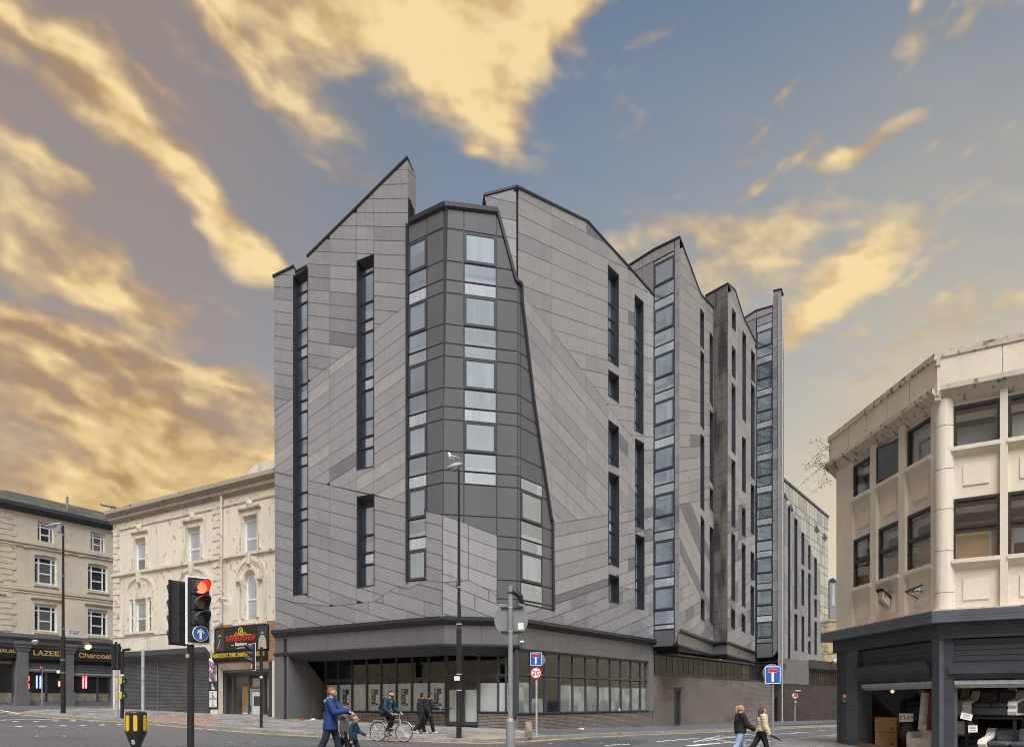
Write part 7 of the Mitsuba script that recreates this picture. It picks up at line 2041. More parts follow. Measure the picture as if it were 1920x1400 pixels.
# near sign pole seen from the back
k = thing('round_sign', 'back of a grey round sign on a stout grey pole in the middle foreground', 'road sign')
q = gpos(957, 14.8)
part(k, 'sleeve', tube(q, (q[0], q[1], zl_(1352, 14.8)), 0.086, n=20), 'mat_galv', smooth=40)
part(k, 'shoulder', tube((q[0], q[1], zl_(1352, 14.8)), (q[0], q[1], zl_(1346, 14.8)), 0.086, 0.047, 20), 'mat_galv', smooth=40)
part(k, 'pole', tube((q[0], q[1], zl_(1348, 14.8)), (q[0], q[1], zl_(1098, 14.8)), 0.0455, n=20), 'mat_galv', smooth=40)
part(k, 'cap', tube((q[0], q[1], zl_(1113, 14.8)), (q[0], q[1], zl_(1110, 14.8)), 0.052, n=20), 'mat_signal')
dq = np.array([q[0] + 0.015, q[1] + 0.075, zl_(1161, 14.8)])
part(k, 'plate', disc(0.33, 0.006).apply_translation(dq), bsdf('mat_signback', pr(proc(lambda p, n, uv: mi.Color3f(0.185, 0.195, 0.195) * (0.8 + 0.35 * fbm(p.x * 3, p.z * 3, 1.0, 4))), 0.5, 0.4)), smooth=30)
part(k, 'rail', cat([bx(dq[0] - 0.20, dq[0] + 0.23, dq[1] - 0.035, dq[1] - 0.004, dq[2] + z - 0.014, dq[2] + z + 0.014) for z in (0.23, -0.235)]), 'mat_signal')
part(k, 'clamp', cat([tube((q[0], q[1], dq[2] + z - 0.012), (q[0], q[1], dq[2] + z + 0.012), 0.05, n=20) for z in (0.23, -0.235)]), 'mat_galv_light')
part(k, 'sticker', bx(dq[0] + 0.13, dq[0] + 0.24, dq[1] - 0.008, dq[1] - 0.0035, dq[2] - 0.19, dq[2] - 0.06), 'mat_paper')
lamp = blob([(((0.06, 0, 0.02), 0.055), ((0.15, 0, -0.06), 0.06)), (((0.15, 0, -0.06), 0.06), ((0.20, 0, -0.17), 0.035)), (((0.0, 0, 0.0), 0.03), ((0.06, 0, 0.02), 0.045))])
part(k, 'sign_lamp', lamp.apply_translation([q[0] + 0.03, q[1] - 0.02, zl_(1112, 14.8)]), 'mat_black', smooth=True)

# blue dead end signs


def dead_end(k, c, w, rz):
    P = lambda m: turn(m, rz, c)
    pl = sbox(-w / 2, -w * 0.55, w / 2, w * 0.55).buffer(-w * 0.08).buffer(w * 0.08)
    part(k, 'plate', P(prism(pl, 0.0, 0.012).apply_transform(RX)), 'mat_sign_white')
    part(k, 'face', P(prism(pl.buffer(-w * 0.045), 0.012, 0.015).apply_transform(RX)), 'mat_sign_blue')
    part(k, 'stem_mark', P(prism(sbox(-w * 0.075, -w * 0.42, w * 0.075, w * 0.17), 0.015, 0.018).apply_transform(RX)), 'mat_sign_white')
    part(k, 'bar_mark', P(prism(sbox(-w * 0.27, w * 0.17, w * 0.27, w * 0.38), 0.015, 0.019).apply_transform(RX)), 'mat_sign_red')
    part(k, 'bar_edge', P(prism(sbox(-w * 0.28, w * 0.155, w * 0.28, w * 0.395), 0.0145, 0.017).apply_transform(RX)), 'mat_sign_white')


k = thing('road_sign', 'blue dead end sign above a round 20 speed limit sign by the stone stump', 'road sign')
q = gpos(1006, 31.2)
part(k, 'pole', tube(q, (q[0], q[1], zl_(1222, 31.2)), 0.04, n=12), 'mat_galv_light', smooth=40)
dead_end(k, (q[0] - 0.03, q[1] - 0.06, zl_(1235.5, 31.2)), 0.48, math.radians(-14))
part(k, 'second_plate', turn(disc(0.25, 0.01), math.radians(-14), (q[0] + 0.12, q[1] + 0.08, zl_(1236.5, 31.2))), 'mat_signback')
c = (q[0] - 0.02, q[1] - 0.06, zl_(1261.5, 31.2))
part(k, 'rim', turn(disc(0.245, 0.012), math.radians(-14), c), 'mat_sign_red', smooth=30)
part(k, 'disc', turn(disc(0.19, 0.014).apply_translation([0, -0.004, 0]), math.radians(-14), c), 'mat_sign_white', smooth=30)
t = meshkit.text_mesh('20', 0.185, 0.004, True)
cb = t.bounds.mean(0)
t.apply_translation([-cb[0], -cb[1], 0.012])
part(k, 'lettering', turn(t.apply_transform(RX), math.radians(-14), c), 'mat_black')

k = thing('road_sign', 'blue dead end sign before a round plate on a pole by the two women', 'road sign')
q = gpos(1449, 27.0)
part(k, 'pole', tube(q, (q[0], q[1], zl_(1250, 27)), 0.045, n=14), 'mat_galv', smooth=40)
dead_end(k, (q[0] - 0.03, q[1] - 0.07, zl_(1265.5, 27)), 0.56, math.radians(3))
part(k, 'rear_plate', turn(disc(0.335, 0.012), math.radians(3), (q[0] - 0.01, q[1] + 0.07, zl_(1262, 27))), 'mat_signback', smooth=30)

k = thing('road_sign', 'small red rimmed no motor vehicles sign far along the brick wall', 'road sign')
q = gpos(1490.5, 66.0)
part(k, 'pole', tube(q, (q[0], q[1], zl_(1297, 66)), 0.06, n=10), 'mat_galv')
part(k, 'clamp', cat([tube((q[0], q[1], zl_(v, 66)), (q[0], q[1], zl_(v - 1, 66)), 0.075, n=10) for v in (1332, 1342)] + [rbox(0.2, 0.1, 0.16, 0.02).apply_translation([q[0], q[1] - 0.1, zl_(1316, 66)])]), 'mat_galv_light')
c = (q[0] - 0.02, q[1] - 0.1, zl_(1303.5, 66))
part(k, 'rim', turn(disc(0.31, 0.02), 0, c), 'mat_sign_red')
part(k, 'disc', turn(disc(0.235, 0.02).apply_translation([0, -0.01, 0]), 0, c), 'mat_sign_white')
carp = unary_union([Polygon([(-0.15, -0.10), (0.15, -0.10), (0.15, -0.04), (0.10, -0.03), (0.06, 0.02), (-0.06, 0.02), (-0.10, -0.03), (-0.15, -0.04)]), Point(-0.09, -0.11).buffer(0.03), Point(0.09, -0.11).buffer(0.03), Point(-0.10, 0.07).buffer(0.035), Point(0.10, 0.07).buffer(0.035), LineString([(-0.10, 0.07), (-0.03, 0.13), (0.06, 0.12), (0.10, 0.07)]).buffer(0.022)])
part(k, 'pictogram', turn(prism(carp, 0.022, 0.026).apply_transform(RX), 0, c), 'mat_black')
part(k, 'lamp', rbox(0.5, 0.25, 0.12, 0.04).apply_translation([q[0] + 0.12, q[1] - 0.3, zl_(1295, 66)]), 'mat_galv_light')

k = thing('stone_bollard', 'short round weathered stone stump on the kerb beside the speed limit sign', 'bollard')
q = gpos(991.5, 30.3)
m = lathe([(0, 0), (0.145, 0), (0.142, 0.45), (0.135, 0.56), (0.12, 0.60), (0.0, 0.61)], 24).subdivide_to_size(0.06)
v = np.array(m.vertices)
v[:, :2] *= (1 + 0.06 * (meshkit.fbm(v * 9, 3) - 0.5))[:, None]
scene[k] = mikit.ply(tm(v, m.faces).apply_translation(q), bsdf('mat_stump', pr(proc(lambda p, n, uv: mix((0.33, 0.29, 0.22), (0.13, 0.12, 0.10), smoothstep(0.4, 0.7, fbm(p.x * 6, p.y * 6, p.z * 6, 4)))), 0.8, 0.2)), smooth=40)

k = thing('marker_bollard', 'squat black bollard with upright yellow reflector strips and a tapered foot', 'bollard')
q = gpos(255, 10.0)
zt, zsh, zb0 = zl_(1333, 10), zl_(1374, 10), zl_(1404, 10)
r_ = 0.128
prof = [(0, q[2]), (0.06, q[2]), (0.045, q[2] + 0.1), (0.045, zb0 - 0.02), (0.05, zb0), (r_, zsh), (r_ * 1.01, zt - 0.03), (r_ * 0.94, zt - 0.012), (r_ * 0.6, zt), (0, zt + 0.008)]
part(k, 'body', lathe(prof, 28).apply_translation([q[0], q[1], 0]), 'mat_polegloss', smooth=30)
for a in (-150, -112, -68, -10, 40, 90, 140, 190 - 15):
    a = math.radians(a)
    st = prism(sbox(-0.024, zsh + 0.03, 0.024, zt - 0.05).buffer(-0.018).buffer(0.018), -0.004, 0.006).apply_transform(RX)
    part(k, 'reflector_strip', turn(st, a + math.pi / 2, (q[0] + r_ * math.cos(a), q[1] + r_ * math.sin(a), 0)), 'mat_yellow_box')
t = meshkit.text_mesh('8', 0.06, 0.004, True)
cb = t.bounds.mean(0)
t.apply_translation([-cb[0], -cb[1], 0])
part(k, 'numeral', t.apply_transform(RX).apply_transform(trimesh.transformations.rotation_matrix(0.42, [1, 0, 0])).apply_translation([q[0] + 0.012, q[1] - 0.098, zl_(1390, 10)]), 'mat_sign_white')
# ------------------------------------------------------------------ people and the bicycle
def fab(name, c, scale=6.0, amt=0.5, rough=0.75):
    return bsdf(name, pr(proc(lambda p, n, uv: mi.Color3f(*c) * (1 - amt / 2 + amt * fbm(p.x * scale, p.y * scale, p.z * scale, 4))), rough, 0.3, sheen=0.2))


fab('cl_blue', (0.013, 0.040, 0.135)); fab('cl_navy', (0.020, 0.026, 0.045)); fab('cl_teal', (0.011, 0.036, 0.062)); fab('cl_grey', (0.17, 0.17, 0.17)); fab('cl_hood', (0.26, 0.25, 0.26))
fab('cl_black', (0.012, 0.012, 0.014)); fab('cl_puffer', (0.016, 0.016, 0.018)); fab('cl_beige', (0.52, 0.42, 0.29)); fab('cl_jeans', (0.27, 0.36, 0.48)); fab('cl_cyan', (0.05, 0.17, 0.30)); fab('cl_orange', (0.45, 0.09, 0.03))
fab('hair_ginger', (0.17, 0.085, 0.04), 40); fab('hair_brown', (0.09, 0.05, 0.03), 40); fab('hair_black', (0.015, 0.013, 0.012), 40); fab('hair_blonde', (0.33, 0.21, 0.09), 40); fab('hair_mouse', (0.13, 0.08, 0.045), 40)
fab('shoe_white', (0.55, 0.55, 0.54)); fab('shoe_dark', (0.03, 0.028, 0.027))
bsdf('mat_lips', pr((0.30, 0.11, 0.09), 0.5, 0.3))


def ball(c, r):
    s = trimesh.creation.icosphere(2, 1.0)
    r = np.array(r if hasattr(r, '__len__') else (r, r, r))
    return np.array(s.vertices) * r + np.array(c)


def skin(bones, ref, it=8):
    """one continuous surface over bones [((centre, radius), (centre, radius)), ...]"""
    ms = [m3.Manifold.hull_points(np.vstack([ball(a, ra), ball(b, rb)])) for (a, ra), (b, rb) in bones]
    d = m3.Manifold.batch_boolean(ms, m3.OpType.Add).refine_to_length(ref).to_mesh()
    t = trimesh.Trimesh(d.vert_properties[:, :3], d.tri_verts, process=True)
    trimesh.smoothing.filter_taubin(t, iterations=it)
    return t


def rotp(p, c, ang, axis):
    R = trimesh.transformations.rotation_matrix(ang, axis)[:3, :3]
    return R @ (np.array(p) - c) + c


def limb(a, l1, l2, fwd, bend, out=0.0, bend_dir=-1):
    """joint a; first bone swung forward by fwd degrees (0 = hanging down), second bent by bend; returns the next two joints"""
    f, b, o = math.radians(fwd), math.radians(fwd + bend_dir * bend), math.radians(out)
    d1 = np.array([math.sin(f), math.sin(o), -math.cos(f) * math.cos(o)])
    d2 = np.array([math.sin(b), math.sin(o) * 0.4, -math.cos(b)])
    j1 = np.array(a) + d1 / np.linalg.norm(d1) * l1
    return j1, j1 + d2 / np.linalg.norm(d2) * l2


def hand_bones(w, d, up, s, curl=0.5):
    """palm and five fingers from the wrist w along d; up: back of the hand"""
    d = np.array(d) / np.linalg.norm(d)
    up = np.array(up) - d * np.dot(up, d)
    up /= np.linalg.norm(up)
    side = np.cross(d, up)
    B = [((w, 0.022 * s), (w + d * 0.045 * s, 0.026 * s))]
    for i, (o, ln) in enumerate(((-0.028, 0.062), (-0.010, 0.074), (0.009, 0.070), (0.027, 0.054))):
        k0 = w + d * 0.085 * s + side * o * s
        d1 = d * math.cos(curl) - up * math.sin(curl)
        d2 = d * math.cos(2.1 * curl) - up * math.sin(2.1 * curl)
        k1 = k0 + d1 * ln * 0.55 * s
        B += [((w + d * 0.03 * s + side * o * 0.6 * s, 0.016 * s), (k0, 0.0115 * s)), ((k0, 0.0105 * s), (k1, 0.0095 * s)), ((k1, 0.0095 * s), (k1 + d2 * ln * 0.5 * s, 0.008 * s))]
    t0 = w + d * 0.03 * s - side * 0.026 * s
    t1 = t0 + (d * 0.55 - side * 0.75 - up * 0.3) * 0.042 * s
    B += [((t0, 0.015 * s), (t1, 0.011 * s)), ((t1, 0.011 * s), (t1 + (d * 0.9 - side * 0.2 - up * 0.3) * 0.034 * s, 0.009 * s))]
    return B


def person(label, q, yaw, H, P, group=None):
    """P: lean, legs [(fwd, bend) left, right], arms [(fwd, bend, out) left, right], look (head turn), clothes. x is forward, y left."""
    k = thing('person', label, 'person', group)
    s = H / 1.75
    g = P.get('girth', 1.0)
    child = P.get('child', 0.0)
    hs = s * (1 + 0.32 * child)          # head scale
    L1, L2 = 0.245 * H, 0.235 * H
    # pelvis height so that the lower foot stands on the ground
    legs = P['legs']
    low = min(-math.cos(math.radians(f)) * L1 - math.cos(math.radians(f - b)) * L2 for f, b in legs)
    pz = -low + 0.075 * s if 'pelvis' not in P else P['pelvis'][2]
    pel = np.array([0, 0, pz]) if 'pelvis' not in P else np.array(P['pelvis'])
    lean = math.radians(P.get('lean', 3))
    up = np.array([math.sin(lean), 0, math.cos(lean)])
    waist, chest, nk = pel + up * 0.10 * H, pel + up * 0.205 * H, pel + up * 0.295 * H
    hd = nk + np.array([math.sin(lean * 0.4), 0, math.cos(lean * 0.4)]) * 0.085 * H + np.array([0.012 * s + P.get('head_fwd', 0), 0, 0])
    hips = [pel + np.array([0, sy * 0.085 * s * g, -0.02 * s]) for sy in (1, -1)]
    sh = [chest + up * 0.062 * H + np.array([0, sy * (0.175 - 0.03 * child) * s, 0]) for sy in (1, -1)]
    kn, an, el, wr = [], [], [], []
    for i in range(2):
        a, b = limb(hips[i], L1, L2, legs[i][0], legs[i][1])
        if 'feet' in P:
            tgt = np.array(P['feet'][i])
            v = tgt - hips[i]
            dist = min(np.linalg.norm(v), (L1 + L2) * 0.999)
            v = v / np.linalg.norm(v)
            h_ = math.sqrt(max(L1 ** 2 - (dist / 2) ** 2, 0))
            fw = np.array([1, 0, 0]) - v * v[0]
            fw /= np.linalg.norm(fw)
            a, b = hips[i] + v * dist / 2 + fw * h_, hips[i] + v * dist
        kn.append(a)
        an.append(b)
        f_, be, ou = P['arms'][i]
        e, w = limb(sh[i], 0.172 * H, 0.150 * H, f_, be, ou * (1 if i == 0 else -1), 1)
        if P.get('hands_at') and P['hands_at'][i] is not None:
            tgt = np.array(P['hands_at'][i])
            v = tgt - sh[i]
            A1, A2 = 0.172 * H, 0.155 * H
            dist = min(np.linalg.norm(v), (A1 + A2) * 0.995)
            v = v / np.linalg.norm(v)
            h_ = math.sqrt(max(A1 ** 2 - (dist / 2) ** 2, 0))
            dn = np.array([0, 0.35 * (1 if i == 0 else -1), -1.0])
            dn = dn - v * dn.dot(v)
            dn /= np.linalg.norm(dn)
            e, w = sh[i] + v * dist / 2 + dn * h_, sh[i] + v * dist
        el.append(e)
        wr.append(w)
    tw = [0, 0]
    toe = []
    for i in range(2):
        sd = an[i] - kn[i]
        ang = math.atan2(sd[0], -sd[2])
        ta = np.clip(-ang * 0.75 if ang < 0 else -ang * 0.2, -1, 1) if 'feet' not in P else 0.15
        pitch = -0.55 * max(0, -math.degrees(ang) / 45) if 'feet' not in P else -0.1
        toe.append(an[i] + np.array([0.145 * s * math.cos(pitch), (0.02 if i == 0 else -0.02) * s, 0.145 * s * math.sin(pitch) - 0.035 * s]))
    # head turned
    look = math.radians(P.get('look', 0))
    Rh = lambda p: rotp(hd + np.array(p) * hs, hd, look, [0, 0, 1])
    hb = [((Rh((-0.018, 0, 0.03)), 0.083 * hs), (Rh((0.012, 0, 0.022)), 0.080 * hs)), ((Rh((0.02, 0, 0.0)), 0.068 * hs), (Rh((0.048, 0, -0.072)), 0.038 * hs)), ((Rh((0.0, 0, -0.02)), 0.068 * hs), (Rh((0.03, 0, -0.075)), 0.040 * hs)),
          ((Rh((0.092, 0, 0.012)), 0.010 * hs), (Rh((0.104, 0, -0.022)), 0.014 * hs)), ((Rh((0.078, 0, -0.05)), 0.018 * hs), (Rh((0.06, 0, -0.085)), 0.024 * hs)),
          ((Rh((-0.005, 0.078, -0.01)), 0.013 * hs), (Rh((-0.014, 0.084, 0.022)), 0.015 * hs)), ((Rh((-0.005, -0.078, -0.01)), 0.013 * hs), (Rh((-0.014, -0.084, 0.022)), 0.015 * hs))]
    tr = 0.1 * s
    body = hb + [((nk - up * 0.02 * s, 0.062 * s), (Rh((-0.012, 0, -0.06)), 0.055 * s)), ((nk - up * 0.05 * s, 0.07 * s), (chest, (0.095 * s, 0.14 * s, 0.10 * s))),
                 ((chest, (0.10 * s * g, 0.145 * s * g, 0.1 * s)), (waist, (0.09 * s * g, 0.125 * s * g, 0.09 * s))), ((waist, (0.09 * s * g, 0.125 * s * g, 0.09 * s)), (pel, (0.10 * s * g, 0.145 * s * g, 0.09 * s)))]
    for i in range(2):
        body += [((chest + up * 0.05 * H, 0.07 * s), (sh[i], 0.05 * s)), ((sh[i], 0.05 * s), (el[i], 0.037 * s)), ((el[i], 0.037 * s), (wr[i], 0.026 * s)),
                 ((hips[i], 0.085 * s * g), (kn[i], 0.052 * s)), ((kn[i], 0.052 * s), (an[i], 0.036 * s)), ((an[i], 0.036 * s), (toe[i], 0.03 * s))]
        d = wr[i] - el[i]
        if P.get('hand_dir') and P['hand_dir'][i] is not None:
            d = np.array(P['hand_dir'][i], float)
        body += hand_bones(wr[i], d, P.get('hand_up', ((0.0, 1, 0.2), (0.0, -1, 0.2)))[i], s * (0.95 if not child else 1.0), P.get('curl', 0.5))
    PW_ = lambda m: move(m, q[0], q[1], q[2], yaw)
    part(k, 'body', PW_(skin(body, 0.03 * s, 4)), 'mat_skin', smooth=True)
    # trousers
    ez = 0.022 * s
    t = [((pel + up * 0.06 * s, (0.105 * s * g + ez * .5, 0.148 * s * g + ez * .4, 0.05 * s)), (pel - (0, 0, 0.05 * s), (0.115 * s * g, 0.15 * s * g, 0.08 * s)))]
    for i in range(2):
        t += [((hips[i], 0.092 * s * g + ez * .6), (kn[i], 0.06 * s + ez)), ((kn[i], 0.06 * s + ez), (an[i] + (0, 0, 0.03 * s), 0.05 * s + ez))]
    part(k, 'trousers', PW_(skin(t, 0.04 * s, 5)), P['trousers'], smooth=True)
    for i in range(2):
        part(k, 'shoe', PW_(skin([((an[i] - (0.02 * s, 0, 0.03 * s), 0.045 * s), (toe[i] + (0.02 * s, 0, 0.0), (0.045 * s, 0.04 * s, 0.030 * s))), ((an[i], 0.046 * s), (an[i] - (0.03 * s, 0, 0.035 * s), 0.042 * s))], 0.03 * s, 4)), P.get('shoes', 'shoe_dark'), smooth=True)
    # jacket with sleeves
    jl = P.get('coat', 0.0)
    pf = P.get('puff', 0.02) * s
    hem = pel - up * (jl * H) + np.array([0, 0, 0.0])
    j = [((nk - up * 0.035 * s, 0.075 * s + pf * .4), (chest, (0.11 * s * g + pf, 0.155 * s * g + pf, 0.11 * s))), ((chest, (0.115 * s * g + pf, 0.158 * s * g + pf, 0.11 * s)), (waist, (0.11 * s * g + pf, 0.145 * s * g + pf, 0.09 * s))),
         ((waist, (0.11 * s * g + pf, 0.145 * s * g + pf, 0.09 * s)), (hem, ((0.125 + (0.035 if jl > 0.07 else 0)) * s * g + pf, (0.165 + (0.02 if jl > 0.07 else 0)) * s * g + pf, 0.03 * s)))]
    sl = []
    for i in range(2):
        sl += [((chest + up * 0.05 * H, 0.09 * s + pf * .5), (sh[i], 0.062 * s + pf)), ((sh[i], 0.062 * s + pf), (el[i], 0.052 * s + pf)), ((el[i], 0.052 * s + pf), (wr[i] - (wr[i] - el[i]) * 0.06, 0.038 * s + pf * .8))]
    jm = skin(j + sl, 0.03 * s, 6)
    if P.get('quilt'):
        v = np.array(jm.vertices)
        vn = np.array(jm.vertex_normals)
        v = v + vn * (0.014 * s * (np.abs(np.sin(v[:, 2] / (0.085 * s) * math.pi)) - 0.5))[:, None]
        jm = tm(v, jm.faces)
    else:
        v = np.array(jm.vertices)
        vn = np.array(jm.vertex_normals)
        v = v + vn * (0.018 * s * (meshkit.fbm(v * (9, 9, 5) / s, 3) - 0.5))[:, None]
        jm = tm(v, jm.faces)
    part(k, 'jacket', PW_(jm), P['jacket'], smooth=True)
    if P.get('hood'):
        part(k, 'hood', PW_(skin([((nk + (-0.055 * s, 0.05 * s, 0.0), 0.05 * s), (nk + (-0.055 * s, -0.05 * s, 0.0), 0.05 * s)), ((nk + (-0.05 * s, 0.06 * s, 0.0), 0.045 * s), (nk + (-0.13 * s, 0.0, -0.06 * s), 0.055 * s)), ((nk + (-0.05 * s, -0.06 * s, 0.0), 0.045 * s), (nk + (-0.13 * s, 0.0, -0.06 * s), 0.055 * s)),
                                      ((nk + (-0.04 * s, 0.07 * s, -0.0), 0.035 * s), (nk + (0.05 * s, 0.05 * s, -0.05 * s), 0.025 * s)), ((nk + (-0.04 * s, -0.07 * s, -0.0), 0.035 * s), (nk + (0.05 * s, -0.05 * s, -0.05 * s), 0.025 * s))], 0.03 * s, 4)), P['hood'], smooth=True)
    # hair
    hh = [((Rh((-0.028, 0, 0.045)), 0.083 * hs), (Rh((0.005, 0, 0.052)), 0.076 * hs)), ((Rh((-0.045, 0, 0.01)), 0.076 * hs), (Rh((-0.05, 0, -0.03)), 0.058 * hs))]
    st = P.get('style', 'short')
    if st == 'long':
        hh += [((Rh((-0.06, 0, 0.0)), 0.080 * hs), (Rh((-0.085, 0, -0.15)), 0.07 * hs)), ((Rh((-0.02, 0.06, 0.02)), 0.04 * hs), (Rh((-0.01, 0.075, -0.13)), 0.03 * hs)), ((Rh((-0.02, -0.06, 0.02)), 0.04 * hs), (Rh((-0.01, -0.075, -0.13)), 0.03 * hs)), ((Rh((-0.085, 0, -0.14)), 0.065 * hs), (Rh((-0.09, 0, -0.22)), 0.045 * hs))]
    if st == 'pony':
        hh += [((Rh((-0.09, 0, 0.07)), 0.034 * hs), (Rh((-0.14, 0, 0.05)), 0.04 * hs)), ((Rh((-0.14, 0, 0.05)), 0.04 * hs), (Rh((-0.155, 0, -0.06)), 0.036 * hs)), ((Rh((-0.155, 0, -0.06)), 0.035 * hs), (Rh((-0.14, 0, -0.15)), 0.015 * hs))]
    hm = skin(hh, 0.022 * hs, 4)
    part(k, 'hair', PW_(hm), P['hair'], smooth=True)
    if P.get('beard'):
        part(k, 'beard', PW_(skin([((Rh((0.078, 0.022, -0.066)), 0.022 * hs), (Rh((0.078, -0.022, -0.066)), 0.022 * hs)), ((Rh((0.074, 0, -0.078)), 0.026 * hs), (Rh((0.05, 0, -0.10)), 0.026 * hs)), ((Rh((0.06, 0.04, -0.06)), 0.018 * hs), (Rh((0.005, 0.07, -0.03)), 0.016 * hs)), ((Rh((0.06, -0.04, -0.06)), 0.018 * hs), (Rh((0.005, -0.07, -0.03)), 0.016 * hs)), ((Rh((0.06, 0.04, -0.06)), 0.02 * hs), (Rh((0.074, 0, -0.078)), 0.026 * hs)), ((Rh((0.06, -0.04, -0.06)), 0.02 * hs), (Rh((0.074, 0, -0.078)), 0.026 * hs))], 0.02 * hs, 3)), P['hair'], smooth=True)
    for sy in (1, -1):
        part(k, 'eye', PW_(tm(ball(Rh((0.080, sy * 0.031, 0.012)), (0.008 * hs, 0.011 * hs, 0.006 * hs)), trimesh.creation.icosphere(2, 1).faces)), 'mat_black', smooth=True)
        part(k, 'eyebrow', PW_(tube(Rh((0.086, sy * 0.015, 0.031)), Rh((0.076, sy * 0.048, 0.030)), 0.005 * hs)), P['hair'])
    part(k, 'mouth', PW_(tm(ball(Rh((0.094, 0, -0.053)), (0.006 * hs, 0.021 * hs, 0.005 * hs)), trimesh.creation.icosphere(2, 1).faces)), 'mat_lips', smooth=True)
    J = dict(pel=pel, chest=chest, nk=nk, hd=hd, sh=sh, el=el, wr=wr, up=up, s=s, Rh=Rh, hs=hs)
    return k, PW_, J


def gq(u, y, lift=0.0):
    x = (u - 960) / FPX * y
    return np.array([x, y, ground_z(x) + lift])


# the man in the blue coat reaching out to a boy, and the two boys
boy2_q = gq(664, 17.9)
q = gq(620, 18.5)
k, PWm, J = person('man in a bright blue coat with a grey hood reaching towards two boys', q, -0.05, 1.80,
                   dict(lean=2, legs=[(17, 5), (-15, 10)], arms=[(52, 12, -4), (62, 18, 4)], hands_at=[(0.50, -0.02, 1.13), (0.46, -0.16, 1.16)], hand_dir=[(0.9, -0.1, -0.5), (0.9, 0.1, -0.45)], hand_up=((0.3, 0, 1), (0.3, 0, 1)), curl=0.35,
                        trousers='cl_navy', jacket='cl_blue', coat=0.105, puff=0.026, hood='cl_hood', hair='hair_ginger', beard=True, look=4))
q = gq(645, 18.9)
person('ginger haired boy in a grey jacket behind the boy in teal', q, -0.1, 1.30, dict(lean=4, legs=[(-16, 22), (18, 6)], arms=[(10, 15, 6), (-12, 20, 6)], trousers='cl_black', jacket='cl_grey', coat=0.03, puff=0.02, hood='cl_hood', hair='hair_ginger', child=1.0, look=-6))
k, PWb, J = person('small boy in a dark teal jacket with a grey hood in front of the man', boy2_q - np.array([0.02, 0, 0]), -0.12, 1.15, dict(lean=4, legs=[(22, 6), (-22, 24)], arms=[(24, 40, 6), (-14, 18, 8)], trousers='cl_black', jacket='cl_teal', coat=0.05, puff=0.02, hood='cl_hood', hair='hair_mouse', child=1.0, look=10))
# two men walking away past the shop window
bk, PWk, J = person('man in a black puffer jacket walking away past the window posters', gq(790, 30.7, 0.12), 0.62, 1.70, dict(lean=4, legs=[(15, 4), (-17, 20)], arms=[(-6, 12, 7), (10, 24, 7)], trousers='cl_black', jacket='cl_puffer', coat=0.02, puff=0.045, quilt=True, hair='hair_black', shoes='shoe_white', look=14, girth=1.05))
w2, PW2, J2 = person('man in a navy jacket with a folded umbrella beside a companion in black', gq(803.5, 31.3, 0.12), 0.45, 1.70, dict(lean=5, legs=[(-18, 22), (15, 5)], arms=[(20, 62, 4), (14, 66, 6)], trousers='cl_black', jacket='cl_navy', coat=0.02, puff=0.03, quilt=True, hair='hair_black', shoes='shoe_white', look=22))


def umbrella(label, a, b, r):
    k = thing('umbrella', label, 'umbrella')
    a, b = np.array(a), np.array(b)
    d = (b - a) / np.linalg.norm(b - a)
    L = np.linalg.norm(b - a)
    part(k, 'canopy', cat([tube(a + d * L * 0.25, a + d * L * 0.55, r * 0.9, r, 10), tube(a + d * L * 0.55, a + d * L * 0.95, r, r * 0.3, 10)]), 'cl_black', smooth=40)
    part(k, 'shaft', tube(a + d * L * 0.1, b, 0.008, n=8), 'mat_galv')
    part(k, 'handle', tube(a - d * 0.02, a + d * L * 0.25, 0.016, n=10), 'mat_black')


w_ = PW2(tm([J2['wr'][1] + (0.05, 0, -0.02)], np.zeros((0, 3), int))).vertices[0]
umbrella('dark folded umbrella held out level by the walking man', w_ - (0.12, 0.05, 0.03), w_ + np.array([0.62, 0.02, 0.05]), 0.035)
# the two women on the right
person('woman with a blonde ponytail in a black puffer jacket and pale blue jeans', gq(1388, 22.4), 0.05, 1.66, dict(lean=1, legs=[(18, 5), (-17, 16)], arms=[(-8, 14, 6), (24, 34, 5)], trousers='cl_jeans', jacket='cl_puffer', coat=0.03, puff=0.04, quilt=True, hair='hair_blonde', style='pony', girth=1.1, look=4, shoes='shoe_white'))
k1 = [x for x in labels if x.startswith('person')][-1]
k, PWw, Jw = person('woman with long brown hair in a short beige puffer jacket and black trousers', gq(1428, 22.6), 0.0, 1.63, dict(lean=3, legs=[(-26, 20), (16, 4)], arms=[(8, 25, 6), (4, 22, 5)], trousers='cl_black', jacket='cl_beige', coat=-0.02, puff=0.045, quilt=True, hair='hair_brown', style='long', look=-4))
w_ = PWw(tm([Jw['wr'][1] + (0.06, 0, -0.03)], np.zeros((0, 3), int))).vertices[0]
umbrella('black folded umbrella pointing down in the hand of the woman in beige', w_ - (0.10, 0, -0.05), w_ + np.array([0.34, -0.02, -0.19]), 0.032)
